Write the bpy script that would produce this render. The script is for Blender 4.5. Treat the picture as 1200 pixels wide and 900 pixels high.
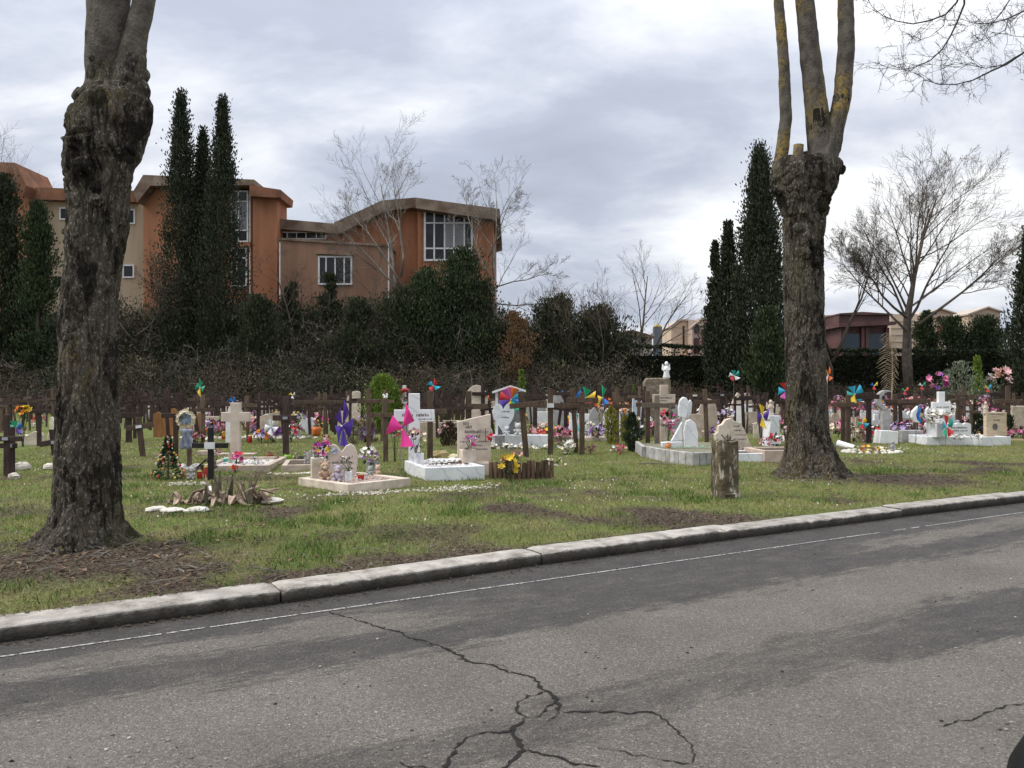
import bpy, bmesh, math, random
import numpy as np
from mathutils import Vector, Matrix, noise as mnoise

for _o in list(bpy.data.objects): bpy.data.objects.remove(_o)
SC = bpy.context.scene
C = SC.collection
R = math.radians
PI = math.pi
random.seed(7)
RNG = np.random.default_rng(11)

# ------------------------------------------------------------ camera
F = 933.3; HZ = 455.0; H = 1.5           # focal length and horizon in photo pixels (1200x900), eye height
cd = bpy.data.cameras.new('camera'); cam = bpy.data.objects.new('camera', cd); C.objects.link(cam)
cam.location = (0, 0, H); cam.rotation_euler = (R(90), 0, 0)
cd.sensor_width = 36; cd.lens = 28; cd.shift_y = 5/1200; cd.clip_start = 0.05; cd.clip_end = 3000
SC.camera = cam

# ------------------------------------------------------------ sky, sun, exposure
SUN_EL, SUN_AZ = R(48), R(-100)           # azimuth from +Y towards +X
W = bpy.data.worlds.new('World'); SC.world = W; W.use_nodes = True
nt = W.node_tree; nt.nodes.clear()
def wn(t, **k):
    n = nt.nodes.new(t)
    for a, b in k.items(): setattr(n, a, b)
    return n
def math_node(tree, op, a, b=None, clamp=False):
    n = tree.nodes.new('ShaderNodeMath'); n.operation = op; n.use_clamp = clamp
    for i, q in enumerate((a, b)):
        if q is None: continue
        if isinstance(q, (int, float)): n.inputs[i].default_value = q
        else: tree.links.new(q, n.inputs[i])
    return n.outputs[0]
def ramp(tree, fac, stops, interp='LINEAR'):
    n = tree.nodes.new('ShaderNodeValToRGB'); cr = n.color_ramp; cr.interpolation = interp
    while len(cr.elements) < len(stops): cr.elements.new(0.5)
    for e, (p, c) in zip(cr.elements, stops):
        e.position = p; e.color = (*c, 1) if len(c) == 3 else c
    tree.links.new(fac, n.inputs[0]); return n.outputs[0]
sky = wn('ShaderNodeTexSky', sky_type='NISHITA', sun_disc=False)
sky.sun_elevation = SUN_EL; sky.sun_rotation = SUN_AZ; sky.air_density = 1.2; sky.dust_density = 2.0
tc = wn('ShaderNodeTexCoord'); sp = wn('ShaderNodeSeparateXYZ'); nt.links.new(tc.outputs['Generated'], sp.inputs[0])
zc = math_node(nt, 'MAXIMUM', sp.outputs[2], 0.0)
zz = math_node(nt, 'ADD', zc, 0.30)
cx = math_node(nt, 'DIVIDE', sp.outputs[0], zz); cy = math_node(nt, 'DIVIDE', sp.outputs[1], zz)
cb = wn('ShaderNodeCombineXYZ'); nt.links.new(cx, cb.inputs[0]); nt.links.new(cy, cb.inputs[1])
def cloud_noise(scale, off, detail, dist, sx=1.0):
    m = wn('ShaderNodeMapping'); m.inputs['Location'].default_value = off; m.inputs['Scale'].default_value = (sx, 1, 1)
    m.inputs['Rotation'].default_value = (0, 0, 0.15)
    nt.links.new(cb.outputs[0], m.inputs[0])
    n = wn('ShaderNodeTexNoise'); n.inputs['Scale'].default_value = scale; n.inputs['Detail'].default_value = detail
    n.inputs['Roughness'].default_value = 0.55; n.inputs['Distortion'].default_value = dist
    nt.links.new(m.outputs[0], n.inputs['Vector']); return n.outputs['Fac']
n1 = cloud_noise(1.5, (1.3, 0.4, 0), 7, 0.3, 0.7)
n2 = cloud_noise(4.2, (4.2, 1.7, 3), 7, 0.4, 0.6)
mixn = math_node(nt, 'ADD', math_node(nt, 'MULTIPLY', n1, 0.7), math_node(nt, 'MULTIPLY', n2, 0.3))
shade = ramp(nt, mixn, [(0.39, (6.6, 6.6, 6.6)), (0.445, (5.3, 5.42, 5.75)), (0.50, (4.05, 4.28, 4.85)), (0.56, (3.15, 3.42, 4.08)), (0.64, (2.75, 2.98, 3.55))])
# overcast zenith brightening, steepened out of view to add light on the ground
over = math_node(nt, 'ADD', math_node(nt, 'MULTIPLY', math_node(nt, 'POWER', zc, 3.0), 2.3), 1.06)
vs_ = nt.nodes.new('ShaderNodeVectorMath'); vs_.operation = 'SCALE'; nt.links.new(shade, vs_.inputs[0]); nt.links.new(over, vs_.inputs['Scale']); shade = vs_.outputs[0]
cov = ramp(nt, n2, [(0.25, (0.86,)*3), (0.5, (0.95,)*3)])
mx = wn('ShaderNodeMix', data_type='RGBA'); nt.links.new(cov, mx.inputs['Factor'])
nt.links.new(sky.outputs[0], mx.inputs['A']); nt.links.new(shade, mx.inputs['B'])
bg = wn('ShaderNodeBackground'); bg.inputs['Strength'].default_value = 0.1
nt.links.new(mx.outputs['Result'], bg.inputs['Color'])
wo = wn('ShaderNodeOutputWorld'); nt.links.new(bg.outputs[0], wo.inputs[0])
sl = bpy.data.lights.new('sun', 'SUN'); sl.energy = 1.5; sl.angle = R(22); sl.color = (1, 0.95, 0.88)
so = bpy.data.objects.new('sun', sl); C.objects.link(so); so.location = (-20, -5, 30)
_sd = Vector((math.sin(SUN_AZ)*math.cos(SUN_EL), math.cos(SUN_AZ)*math.cos(SUN_EL), math.sin(SUN_EL)))
so.rotation_euler = _sd.to_track_quat('Z', 'Y').to_euler()
SC.view_settings.view_transform = 'Standard'; SC.view_settings.look = 'None'
SC.view_settings.exposure = 0.68; SC.view_settings.gamma = 1.0; SC.view_settings.use_curve_mapping = False

# ------------------------------------------------------------ numpy noise and the lie of the land
def vnoise(x, y, seed=0):
    x = np.asarray(x, float); y = np.asarray(y, float)
    xi = np.floor(x).astype(np.int64); yi = np.floor(y).astype(np.int64); xf = x-xi; yf = y-yi
    def h(a, b):
        n = (a*374761393 + b*668265263 + seed*1442695041) & 0x7fffffff
        n = ((n ^ (n >> 13))*1274126177) & 0x7fffffff
        return ((n ^ (n >> 16)) & 0xffff)/65535.0
    u = xf*xf*(3-2*xf); v = yf*yf*(3-2*yf)
    return (h(xi, yi)*(1-u)+h(xi+1, yi)*u)*(1-v)+(h(xi, yi+1)*(1-u)+h(xi+1, yi+1)*u)*v
def fbm(x, y, seed=0, oct=4):
    s = 0; a = 0.5
    for i in range(oct):
        s = s+a*vnoise(np.asarray(x)*2**i, np.asarray(y)*2**i, seed+i); a *= 0.5
    return s/(1-0.5**oct)
def vnoise3(P, seed=0):
    """smooth value noise on (n,3) points, -1..1"""
    I = np.floor(P).astype(np.int64); f = P-I; u = f*f*(3-2*f)
    def h(a, b, c):
        n = (a*374761393+b*668265263+c*2147483647+seed*1442695041) & 0x7fffffff
        n = ((n ^ (n >> 13))*1274126177) & 0x7fffffff
        n = ((n ^ (n >> 15))*668265263) & 0x7fffffff
        return ((n ^ (n >> 16)) & 0xffff)/32767.5-1
    x, y, z = I[:, 0], I[:, 1], I[:, 2]; out = 0
    for i in (0, 1):
        for j in (0, 1):
            for k in (0, 1):
                w = (u[:, 0] if i else 1-u[:, 0])*(u[:, 1] if j else 1-u[:, 1])*(u[:, 2] if k else 1-u[:, 2])
                out = out+w*h(x+i, y+j, z+k)
    return out
def sstep(a, b, x):
    t = np.clip((np.asarray(x, float)-a)/(b-a), 0, 1); return t*t*(3-2*t)
RZ = -0.11                                  # road level
KX = np.array([-3.22, -1.731, 0.272, 2.424, 4.873, 7.21]); KY = np.array([5.007, 5.937, 7.257, 8.535, 9.948, 11.21])
KX = np.concatenate([[-160, -3.22-2.0*1.0], KX, [9.5, 11.8, 300]])
KY = np.concatenate([[5.007-1.2-155*0.58, 5.007-1.2], KY, [11.21+2.29*0.53, 11.21+4.59*0.525, 11.21+4.59*.525+288*0.50]])
def kerb_y(x): return np.interp(x, KX, KY)
KD = 0.345                                  # kerb depth measured along +Y
TL = (-4.10, 7.56); TR = (5.0, 13.3)        # the two pollarded trees
def gz(x, y):
    x = np.asarray(x, float); y = np.asarray(y, float)
    v = y-kerb_y(x)-KD
    z = (fbm(x*0.5, y*0.5, 3, 3)-0.5)*0.09*sstep(0.2, 2.5, v)+(fbm(x*2.2, y*2.2, 9, 3)-0.5)*0.035*sstep(0.05, 0.6, v)*(1-sstep(18, 26, y))
    for (tx, ty), a, w in ((TL, 0.05, 1.0), (TR, 0.05, 1.1)):
        z = z+a*np.exp(-((x-tx)**2+(y-ty)**2)/w**2)*sstep(0.0, 0.8, v)
    z = z+0.07*np.exp(-((x-6.6)**2+(y-12.7)**2)/0.7**2)
    bank = sstep(46.0, 57.5, y)*(1-sstep(0.0, 13.0, x))
    z = z+4.3*bank+0.9*sstep(43, 48, y)*sstep(4, 9, x)
    return z-0.012
def gp(px, py):
    """photo pixel on the lawn -> ground point"""
    Y = F*H/(py-HZ); return (px-600)/F*Y, Y
def rp(px, py):
    Y = F*(H-RZ)/(py-HZ); return (px-600)/F*Y, Y
def at(px, py, Y): return Vector(((px-600)/F*Y, Y, H+(HZ-py)/F*Y))
def g3(px, py, dz=0.0):
    x, y = gp(px, py); return Vector((x, y, float(gz(x, y))+dz))

# ------------------------------------------------------------ materials
MATS = {}
def mat(name, col, col2=None, scale=6.0, rough=0.85, bump=0.0, bscale=None, spec=0.3, rnd=0.0, island=0.0, detail=5, contrast=(0.35, 0.65), stretch=None, metal=0, transl=0):
    if name in MATS: return MATS[name]
    m = bpy.data.materials.new(name); m.use_nodes = True; t = m.node_tree; b = t.nodes['Principled BSDF']
    b.inputs['Roughness'].default_value = rough; b.inputs['Specular IOR Level'].default_value = spec; b.inputs['Metallic'].default_value = metal
    co = t.nodes.new('ShaderNodeTexCoord').outputs['Object']
    if stretch:
        mp = t.nodes.new('ShaderNodeMapping'); mp.inputs['Scale'].default_value = stretch
        t.links.new(co, mp.inputs[0]); co = mp.outputs[0]
    n = t.nodes.new('ShaderNodeTexNoise'); n.inputs['Scale'].default_value = scale; n.inputs['Detail'].default_value = detail
    t.links.new(co, n.inputs['Vector'])
    c2 = col2 or tuple(c*0.72 for c in col)
    out = ramp(t, n.outputs['Fac'], [(contrast[0], c2), (contrast[1], col)])
    k = None
    if rnd:
        k = math_node(t, 'ADD', math_node(t, 'MULTIPLY', t.nodes.new('ShaderNodeObjectInfo').outputs['Random'], rnd*2), 1-rnd)
    if island:
        g = t.nodes.new('ShaderNodeNewGeometry').outputs['Random Per Island']
        k2 = math_node(t, 'ADD', math_node(t, 'MULTIPLY', g, island*2), 1-island)
        k = k2 if k is None else math_node(t, 'MULTIPLY', k, k2)
    if k is not None:
        vm = t.nodes.new('ShaderNodeVectorMath'); vm.operation = 'SCALE'
        t.links.new(out, vm.inputs[0]); t.links.new(k, vm.inputs['Scale']); out = vm.outputs[0]
    t.links.new(out, b.inputs['Base Color'])
    if bump:
        nb = t.nodes.new('ShaderNodeTexNoise'); nb.inputs['Scale'].default_value = bscale or scale*4; nb.inputs['Detail'].default_value = 6
        t.links.new(co, nb.inputs['Vector'])
        bp = t.nodes.new('ShaderNodeBump'); bp.inputs['Strength'].default_value = min(1, bump); bp.inputs['Distance'].default_value = 0.02
        t.links.new(nb.outputs['Fac'], bp.inputs['Height']); t.links.new(bp.outputs[0], b.inputs['Normal'])
    MATS[name] = m; return m
def plain(col, rough=0.6, v=0.85):
    n = 'c_%d_%d_%d' % tuple(int(c*255) for c in col)
    return mat(n, col, tuple(c*v for c in col), 9, rough)

WOODS = {
 'dark': mat('wood_dark', (0.060, 0.038, 0.033), (0.030, 0.018, 0.015), 9, 0.8, 0.5, 40, rnd=0.3, stretch=(3, 3, 0.5)),
 'brown': mat('wood_brown', (0.125, 0.085, 0.058), (0.065, 0.042, 0.030), 9, 0.85, 0.5, 40, rnd=0.25, stretch=(3, 3, 0.5)),
 'grey': mat('wood_grey', (0.20, 0.165, 0.13), (0.12, 0.095, 0.075), 9, 0.9, 0.5, 40, rnd=0.2, stretch=(3, 3, 0.5)),
 'black': mat('wood_black', (0.022, 0.017, 0.016), (0.010, 0.008, 0.008), 9, 0.6, 0.3, 40),
 'orange': mat('wood_orange', (0.36, 0.17, 0.06), (0.24, 0.105, 0.04), 7, 0.75, 0.4, 30, rnd=0.2, stretch=(3, 3, 0.4)),
}
def marble():
    m = mat('marble', (0.80, 0.80, 0.80), (0.66, 0.67, 0.69), 3, 0.45, spec=0.4)
    t = m.node_tree; b = t.nodes['Principled BSDF']; lk = b.inputs['Base Color'].links[0]; src = lk.from_socket
    w = t.nodes.new('ShaderNodeTexWave'); w.inputs['Scale'].default_value = 1.6; w.inputs['Distortion'].default_value = 9; w.inputs['Detail'].default_value = 4
    w.bands_direction = 'DIAGONAL'; t.links.new(t.nodes.new('ShaderNodeTexCoord').outputs['Object'], w.inputs['Vector'])
    v = ramp(t, w.outputs['Fac'], [(0.0, (0.55, 0.57, 0.60)), (0.07, (1, 1, 1))])
    mm = t.nodes.new('ShaderNodeMix'); mm.data_type = 'RGBA'; mm.blend_type = 'MULTIPLY'; mm.inputs['Factor'].default_value = 0.45
    t.links.new(src, mm.inputs['A']); t.links.new(v, mm.inputs['B']); t.links.new(mm.outputs['Result'], b.inputs['Base Color'])
    return m
MARBLE = marble()
CREAM = mat('stone_cream', (0.64, 0.55, 0.45), (0.42, 0.345, 0.27), 6, 0.8, 0.25, 60, detail=8, contrast=(.3, .6))
BEIGE = mat('stone_beige', (0.52, 0.43, 0.34), (0.32, 0.255, 0.195), 6, 0.85, 0.3, 60, detail=8, contrast=(.3, .62))
TRAV = mat('stone_travertine', (0.58, 0.48, 0.34), (0.42, 0.33, 0.22), 5, 0.8, 0.3, 30, stretch=(1, 1, 9))
WHITE = mat('white_paint', (0.80, 0.80, 0.79), (0.70, 0.70, 0.69), 5, 0.6)
GREYST = mat('stone_grey', (0.42, 0.41, 0.40), (0.28, 0.27, 0.26), 7, 0.85, 0.4, 40)
ROCK = mat('rock_pale', (0.62, 0.57, 0.50), (0.42, 0.37, 0.31), 4, 0.9, 0.6, 20, rnd=0.2)
BRICKST = mat('stone_rough', (0.27, 0.22, 0.165), (0.15, 0.12, 0.085), 9, 0.95, 0.9, 25)
INK = mat('inscription_grey', (0.12, 0.11, 0.11), None, 5, 0.7)
GRAVEL = mat('gravel_white', (0.72, 0.69, 0.65), (0.35, 0.32, 0.28), 60, 0.9, 0.8, 60)
STEM = mat('stem_green', (0.05, 0.085, 0.025), (0.03, 0.05, 0.015), 10, 0.7)
METAL = mat('stick_metal', (0.25, 0.24, 0.23), None, 10, 0.5, metal=0.5)
def leafmat(name, c, c2=None, isl=0.4, rough=0.65, scale=0.8): return mat(name, c, c2 or tuple(k*0.6 for k in c), scale, rough, island=isl, spec=0.25)
LEAF = leafmat('leaf_green', (0.055, 0.085, 0.028))
LEAFD = leafmat('leaf_dark', (0.030, 0.045, 0.020))
CYP = leafmat('leaf_cypress', (0.042, 0.051, 0.026), (0.021, 0.027, 0.014), 0.55)
IVY = leafmat('leaf_ivy', (0.050, 0.060, 0.028), (0.026, 0.032, 0.016), 0.5)
SCRUB = leafmat('leaf_scrub', (0.125, 0.105, 0.065), (0.065, 0.056, 0.034), 0.5)
EVER = leafmat('leaf_evergreen', (0.050, 0.070, 0.028), (0.026, 0.038, 0.016), 0.55)
THUJA = leafmat('leaf_thuja', (0.17, 0.24, 0.035), (0.085, 0.14, 0.022), 0.35, scale=3)
GOLD = leafmat('leaf_golden', (0.30, 0.27, 0.04), (0.14, 0.15, 0.03), 0.35, scale=3)
OLIVE = leafmat('leaf_olive', (0.19, 0.21, 0.15), (0.09, 0.11, 0.065), 0.4, scale=3)
BROWNL = leafmat('leaf_brown', (0.22, 0.125, 0.06), (0.12, 0.07, 0.035), 0.4, scale=2)
DRYPL = leafmat('leaf_dry', (0.10, 0.065, 0.042), (0.05, 0.032, 0.022), 0.4, scale=2)
BARKG = mat('bark_grey', (0.16, 0.145, 0.12), (0.085, 0.075, 0.062), 5, 0.95)
BARKB = mat('bark_brown', (0.11, 0.090, 0.072), (0.06, 0.048, 0.038), 5, 0.95)
TWIGB = mat('twig_brown', (0.15, 0.117, 0.085), (0.068, 0.053, 0.039), 1.2, 0.95, island=0.5)
TWIGG = mat('twig_grey', (0.22, 0.20, 0.165), (0.10, 0.09, 0.075), 1.2, 0.95, island=0.5)

# ------------------------------------------------------------ mesh helpers
def link(name, me, parent=None, loc=(0, 0, 0), rz=0):
    o = bpy.data.objects.new(name, me); C.objects.link(o)
    o.location = loc; o.rotation_euler = (0, 0, rz)
    if parent is not None: o.parent = parent
    return o
def tag(o, label, cat, group=None):
    o['label'] = label; o['category'] = cat
    if group: o['group'] = group
    return o
def thing(name, label, cat, loc, rz=0, group=None):
    return tag(link(name, None, None, loc, rz), label, cat, group)
def structure(o): o['kind'] = 'structure'; return o
def stuff(o): o['kind'] = 'stuff'; return o
def npmesh(name, V, Fc, m, smooth=False):
    """numpy verts (n,3) and faces (m,k) of one size"""
    V = np.ascontiguousarray(V, dtype=np.float32); Fc = np.ascontiguousarray(Fc, dtype=np.int32); k = Fc.shape[1]
    me = bpy.data.meshes.new(name); me.vertices.add(len(V)); me.vertices.foreach_set('co', V.ravel())
    me.loops.add(Fc.size); me.loops.foreach_set('vertex_index', Fc.ravel())
    me.polygons.add(len(Fc)); me.polygons.foreach_set('loop_start', np.arange(0, Fc.size, k, dtype=np.int32))
    me.update(calc_edges=True)
    if smooth: me.polygons.foreach_set('use_smooth', np.ones(len(Fc), dtype=bool))
    me.materials.append(m); return me
class MB:
    def __init__(s): s.v = []; s.f = []
    def add(s, vs, fs):
        o = len(s.v); s.v += [tuple(v) for v in vs]; s.f += [tuple(i+o for i in f) for f in fs]; return s
    def box(s, x0, x1, y0, y1, z0, z1, M=None, top=1.0):
        cx_, cy_ = (x0+x1)/2, (y0+y1)/2
        vs = [Vector((x0, y0, z0)), Vector((x1, y0, z0)), Vector((x1, y1, z0)), Vector((x0, y1, z0))]
        vs += [Vector((cx_+(v.x-cx_)*top, cy_+(v.y-cy_)*top, z1)) for v in vs[:4]]
        if M is not None: vs = [M @ v for v in vs]
        return s.add(vs, [(0, 3, 2, 1), (4, 5, 6, 7), (0, 1, 5, 4), (1, 2, 6, 5), (2, 3, 7, 6), (3, 0, 4, 7)])
    def prism(s, poly, y0, y1):
        n = len(poly); a = sum(poly[i][0]*poly[(i+1) % n][1]-poly[(i+1) % n][0]*poly[i][1] for i in range(n))
        if a < 0: poly = poly[::-1]
        vs = [(x, y0, z) for x, z in poly]+[(x, y1, z) for x, z in poly]
        return s.add(vs, [tuple(range(n)), tuple(range(2*n-1, n-1, -1))]+[(i, i+n, (i+1) % n+n, (i+1) % n) for i in range(n)])
    def tube(s, pts, rad, n=6, cap=True):
        pts = [Vector(p) for p in pts]; k = len(pts)
        if isinstance(rad, (int, float)): rad = [rad]*k
        vs = []; u = None
        for i, p in enumerate(pts):
            d = (pts[min(i+1, k-1)]-pts[max(i-1, 0)])
            if d.length < 1e-9: d = Vector((0, 0, 1))
            d.normalize()
            if u is None: u = d.orthogonal().normalized()
            else:
                u = u-d*u.dot(d); u = u.normalized() if u.length > 1e-6 else d.orthogonal().normalized()
            w = d.cross(u)
            for j in range(n):
                a = 2*PI*j/n; vs.append(p+(u*math.cos(a)+w*math.sin(a))*rad[i])
        fs = [(i*n+j, i*n+(j+1) % n, (i+1)*n+(j+1) % n, (i+1)*n+j) for i in range(k-1) for j in range(n)]
        if cap: fs += [tuple(range(n-1, -1, -1)), tuple(range((k-1)*n, k*n))]
        return s.add(vs, fs)
    def lathe(s, prof, c=(0, 0, 0), n=10):
        vs = [(c[0]+r*math.cos(2*PI*j/n), c[1]+r*math.sin(2*PI*j/n), c[2]+z) for r, z in prof for j in range(n)]
        k = len(prof)
        fs = [(i*n+j, i*n+(j+1) % n, (i+1)*n+(j+1) % n, (i+1)*n+j) for i in range(k-1) for j in range(n)]
        return s.add(vs, fs+[tuple(range(n-1, -1, -1)), tuple(range((k-1)*n, k*n))])
    def ball(s, c, r, n=8, m=6):
        if isinstance(r, (int, float)): r = (r, r, r)
        vs = [(c[0], c[1], c[2]-r[2])]
        for i in range(1, m):
            t = PI*i/m-PI/2
            vs += [(c[0]+r[0]*math.cos(t)*math.cos(2*PI*j/n), c[1]+r[1]*math.cos(t)*math.sin(2*PI*j/n), c[2]+r[2]*math.sin(t)) for j in range(n)]
        vs.append((c[0], c[1], c[2]+r[2])); L = len(vs)-1
        fs = [(0, 1+(j+1) % n, 1+j) for j in range(n)]
        fs += [(1+i*n+j, 1+i*n+(j+1) % n, 1+(i+1)*n+(j+1) % n, 1+(i+1)*n+j) for i in range(m-2) for j in range(n)]
        fs += [(1+(m-2)*n+j, 1+(m-2)*n+(j+1) % n, L) for j in range(n)]
        return s.add(vs, fs)
    def rock(s, c, r, rng=random, n=7, m=5, j=0.18):
        o = len(s.v); s.ball(c, r, n, m)
        cc = Vector(c)
        for i in range(o, len(s.v)): s.v[i] = tuple(cc+(Vector(s.v[i])-cc)*(1+rng.uniform(-j, j)))
        return s
    def flower(s, c, r, nrm, n=6, cup=0.25):
        d = Vector(nrm).normalized(); u = d.orthogonal().normalized(); w = d.cross(u); c = Vector(c); a0 = random.uniform(0, PI)
        vs = [c-d*r*0.25]
        for k in range(n*2):
            a = a0+PI*k/n; rr = r if k % 2 == 0 else r*0.62
            vs.append(c+(u*math.cos(a)+w*math.sin(a))*rr+d*(r*cup*(1 if k % 2 == 0 else 0.4)))
        return s.add(vs, [(0, 1+k, 1+(k+1) % (2*n)) for k in range(2*n)])
    def leaf(s, c, d, L, w, up=(0, 0, 1)):
        d = Vector(d).normalized(); u = d.cross(Vector(up)); u = u.normalized() if u.length > 1e-4 else d.orthogonal().normalized(); c = Vector(c)
        return s.add([c, c+d*L*0.45+u*w*0.5, c+d*L, c+d*L*0.45-u*w*0.5], [(0, 1, 2, 3)])
    def mesh(s, name, m, smooth=False, bevel=0):
        me = bpy.data.meshes.new(name); me.from_pydata([tuple(v) for v in s.v], [], s.f)
        if bevel:
            bm = bmesh.new(); bm.from_mesh(me)
            bmesh.ops.bevel(bm, geom=[e for e in bm.edges if len(e.link_faces) == 2 and e.calc_face_angle(0) > 0.5], offset=bevel, segments=1, affect='EDGES', clamp_overlap=True)
            bm.to_mesh(me); bm.free()
        me.update()
        if smooth:
            for p in me.polygons: p.use_smooth = True
        me.materials.append(m); return me
    def build(s, name, m, parent=None, loc=(0, 0, 0), rz=0, smooth=False, bevel=0):
        return link(name, s.mesh(name, m, smooth, bevel), parent, loc, rz)

# ============================================================ the ground
def soil_mask(x, y):
    """1 where bare earth or litter shows instead of turf"""
    x = np.asarray(x, float); y = np.asarray(y, float); v = y-kerb_y(x)-KD
    n = fbm(x*1.1, y*1.1, 21, 4); n2 = fbm(x*3.5, y*3.5, 31, 3)
    s = 0.95*np.exp(-(((x-TL[0]-0.35)/1.5)**2+((y-TL[1]+0.75)/0.9)**2))*1.25
    s = s+1.0*np.exp(-(((x-TR[0]-0.9)/1.5)**2+((y-TR[1]+0.55)/0.75)**2))
    s = s+0.9*np.exp(-(((x-6.6)/1.0)**2+((y-12.6)/0.6)**2))
    s = s+0.75*np.exp(-((x-gp(255, 600)[0])/0.9)**2-((y-gp(255, 600)[1])/0.4)**2)
    s = s+0.8*np.exp(-((x-gp(610, 597)[0])/0.45)**2-((y-gp(610, 597)[1])/0.25)**2)
    s = s+0.9*np.exp(-((x-gp(790, 602)[0])/0.9)**2-((y-gp(790, 602)[1])/0.4)**2)
    s = s+0.45*np.exp(-v/0.22)
    s = s+0.5*np.exp(-((x-gp(700, 560)[0])/1.6)**2-((y-gp(700, 560)[1])/0.5)**2)
    s = s+0.5*np.exp(-((x-gp(1060, 545)[0])/2.6)**2-((y-gp(1060, 545)[1])/1.2)**2)
    s = s*(0.45+1.1*n)+0.75*sstep(0.56, 0.72, n)+0.4*sstep(0.55, 0.75, n2)-0.08
    s = s+sstep(44, 48, y)
    return np.clip(s, 0, 1)
def axis(lo, hi, step, far0, far1, g=1.18):
    a = list(np.arange(lo, hi+1e-6, step))
    st = step; x = lo
    while x > far0: st *= g; x -= st; a.insert(0, x)
    st = step; x = hi
    while x < far1: st *= g; x += st; a.append(x)
    return np.array(a)
def lawn():
    xs = axis(-9, 15, 0.10, -150, 290, 1.12); vs = axis(0, 12, 0.10, 0, 700, 1.06)
    X, V = np.meshgrid(xs, vs); Y = kerb_y(X)+KD-0.02+V; Z = gz(X, Y)
    nx, nv = len(xs), len(vs)
    i = np.arange((nv-1)*(nx-1)); r = i//(nx-1); c = i % (nx-1); a = r*nx+c
    m = bpy.data.materials.new('lawn'); m.use_nodes = True; t = m.node_tree; b = t.nodes['Principled BSDF']; b.inputs['Roughness'].default_value = 0.95; b.inputs['Specular IOR Level'].default_value = 0.15
    co = t.nodes.new('ShaderNodeTexCoord').outputs['Object']
    def nz(sc, d=6):
        n = t.nodes.new('ShaderNodeTexNoise'); n.inputs['Scale'].default_value = sc; n.inputs['Detail'].default_value = d; t.links.new(co, n.inputs['Vector']); return n.outputs['Fac']
    g = ramp(t, nz(1.3), [(0.30, (0.19, 0.165, 0.085)), (0.42, (0.160, 0.175, 0.058)), (0.6, (0.115, 0.160, 0.040)), (0.75, (0.21, 0.19, 0.090))])
    g2 = ramp(t, nz(26, 4), [(0.30, (0.55, 0.55, 0.5)), (0.7, (1.3, 1.3, 1.25))])
    mg = t.nodes.new('ShaderNodeMix'); mg.data_type = 'RGBA'; mg.blend_type = 'MULTIPLY'; mg.inputs['Factor'].default_value = 1
    t.links.new(g, mg.inputs['A']); t.links.new(g2, mg.inputs['B'])
    s1 = ramp(t, nz(30, 8), [(0.32, (0.030, 0.021, 0.015)), (0.5, (0.072, 0.053, 0.037)), (0.68, (0.15, 0.115, 0.08))])
    at_ = t.nodes.new('ShaderNodeAttribute'); at_.attribute_name = 'soil'
    ms = t.nodes.new('ShaderNodeMix'); ms.data_type = 'RGBA'
    t.links.new(at_.outputs['Fac'], ms.inputs['Factor']); t.links.new(mg.outputs['Result'], ms.inputs['A']); t.links.new(s1, ms.inputs['B'])
    t.links.new(ms.outputs['Result'], b.inputs['Base Color'])
    bp = t.nodes.new('ShaderNodeBump'); bp.inputs['Distance'].default_value = 0.03; bp.inputs['Strength'].default_value = 0.9
    t.links.new(nz(38, 6), bp.inputs['Height']); t.links.new(bp.outputs[0], b.inputs['Normal'])
    me = npmesh('lawn', np.stack([X.ravel(), Y.ravel(), Z.ravel()], 1), np.stack([a, a+1, a+nx+1, a+nx], 1), m, True)
    at2 = me.attributes.new('soil', 'FLOAT', 'POINT'); at2.data.foreach_set('value', soil_mask(X, Y).ravel().astype(np.float32))
    return structure(link('lawn', me))
lawn()

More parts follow.
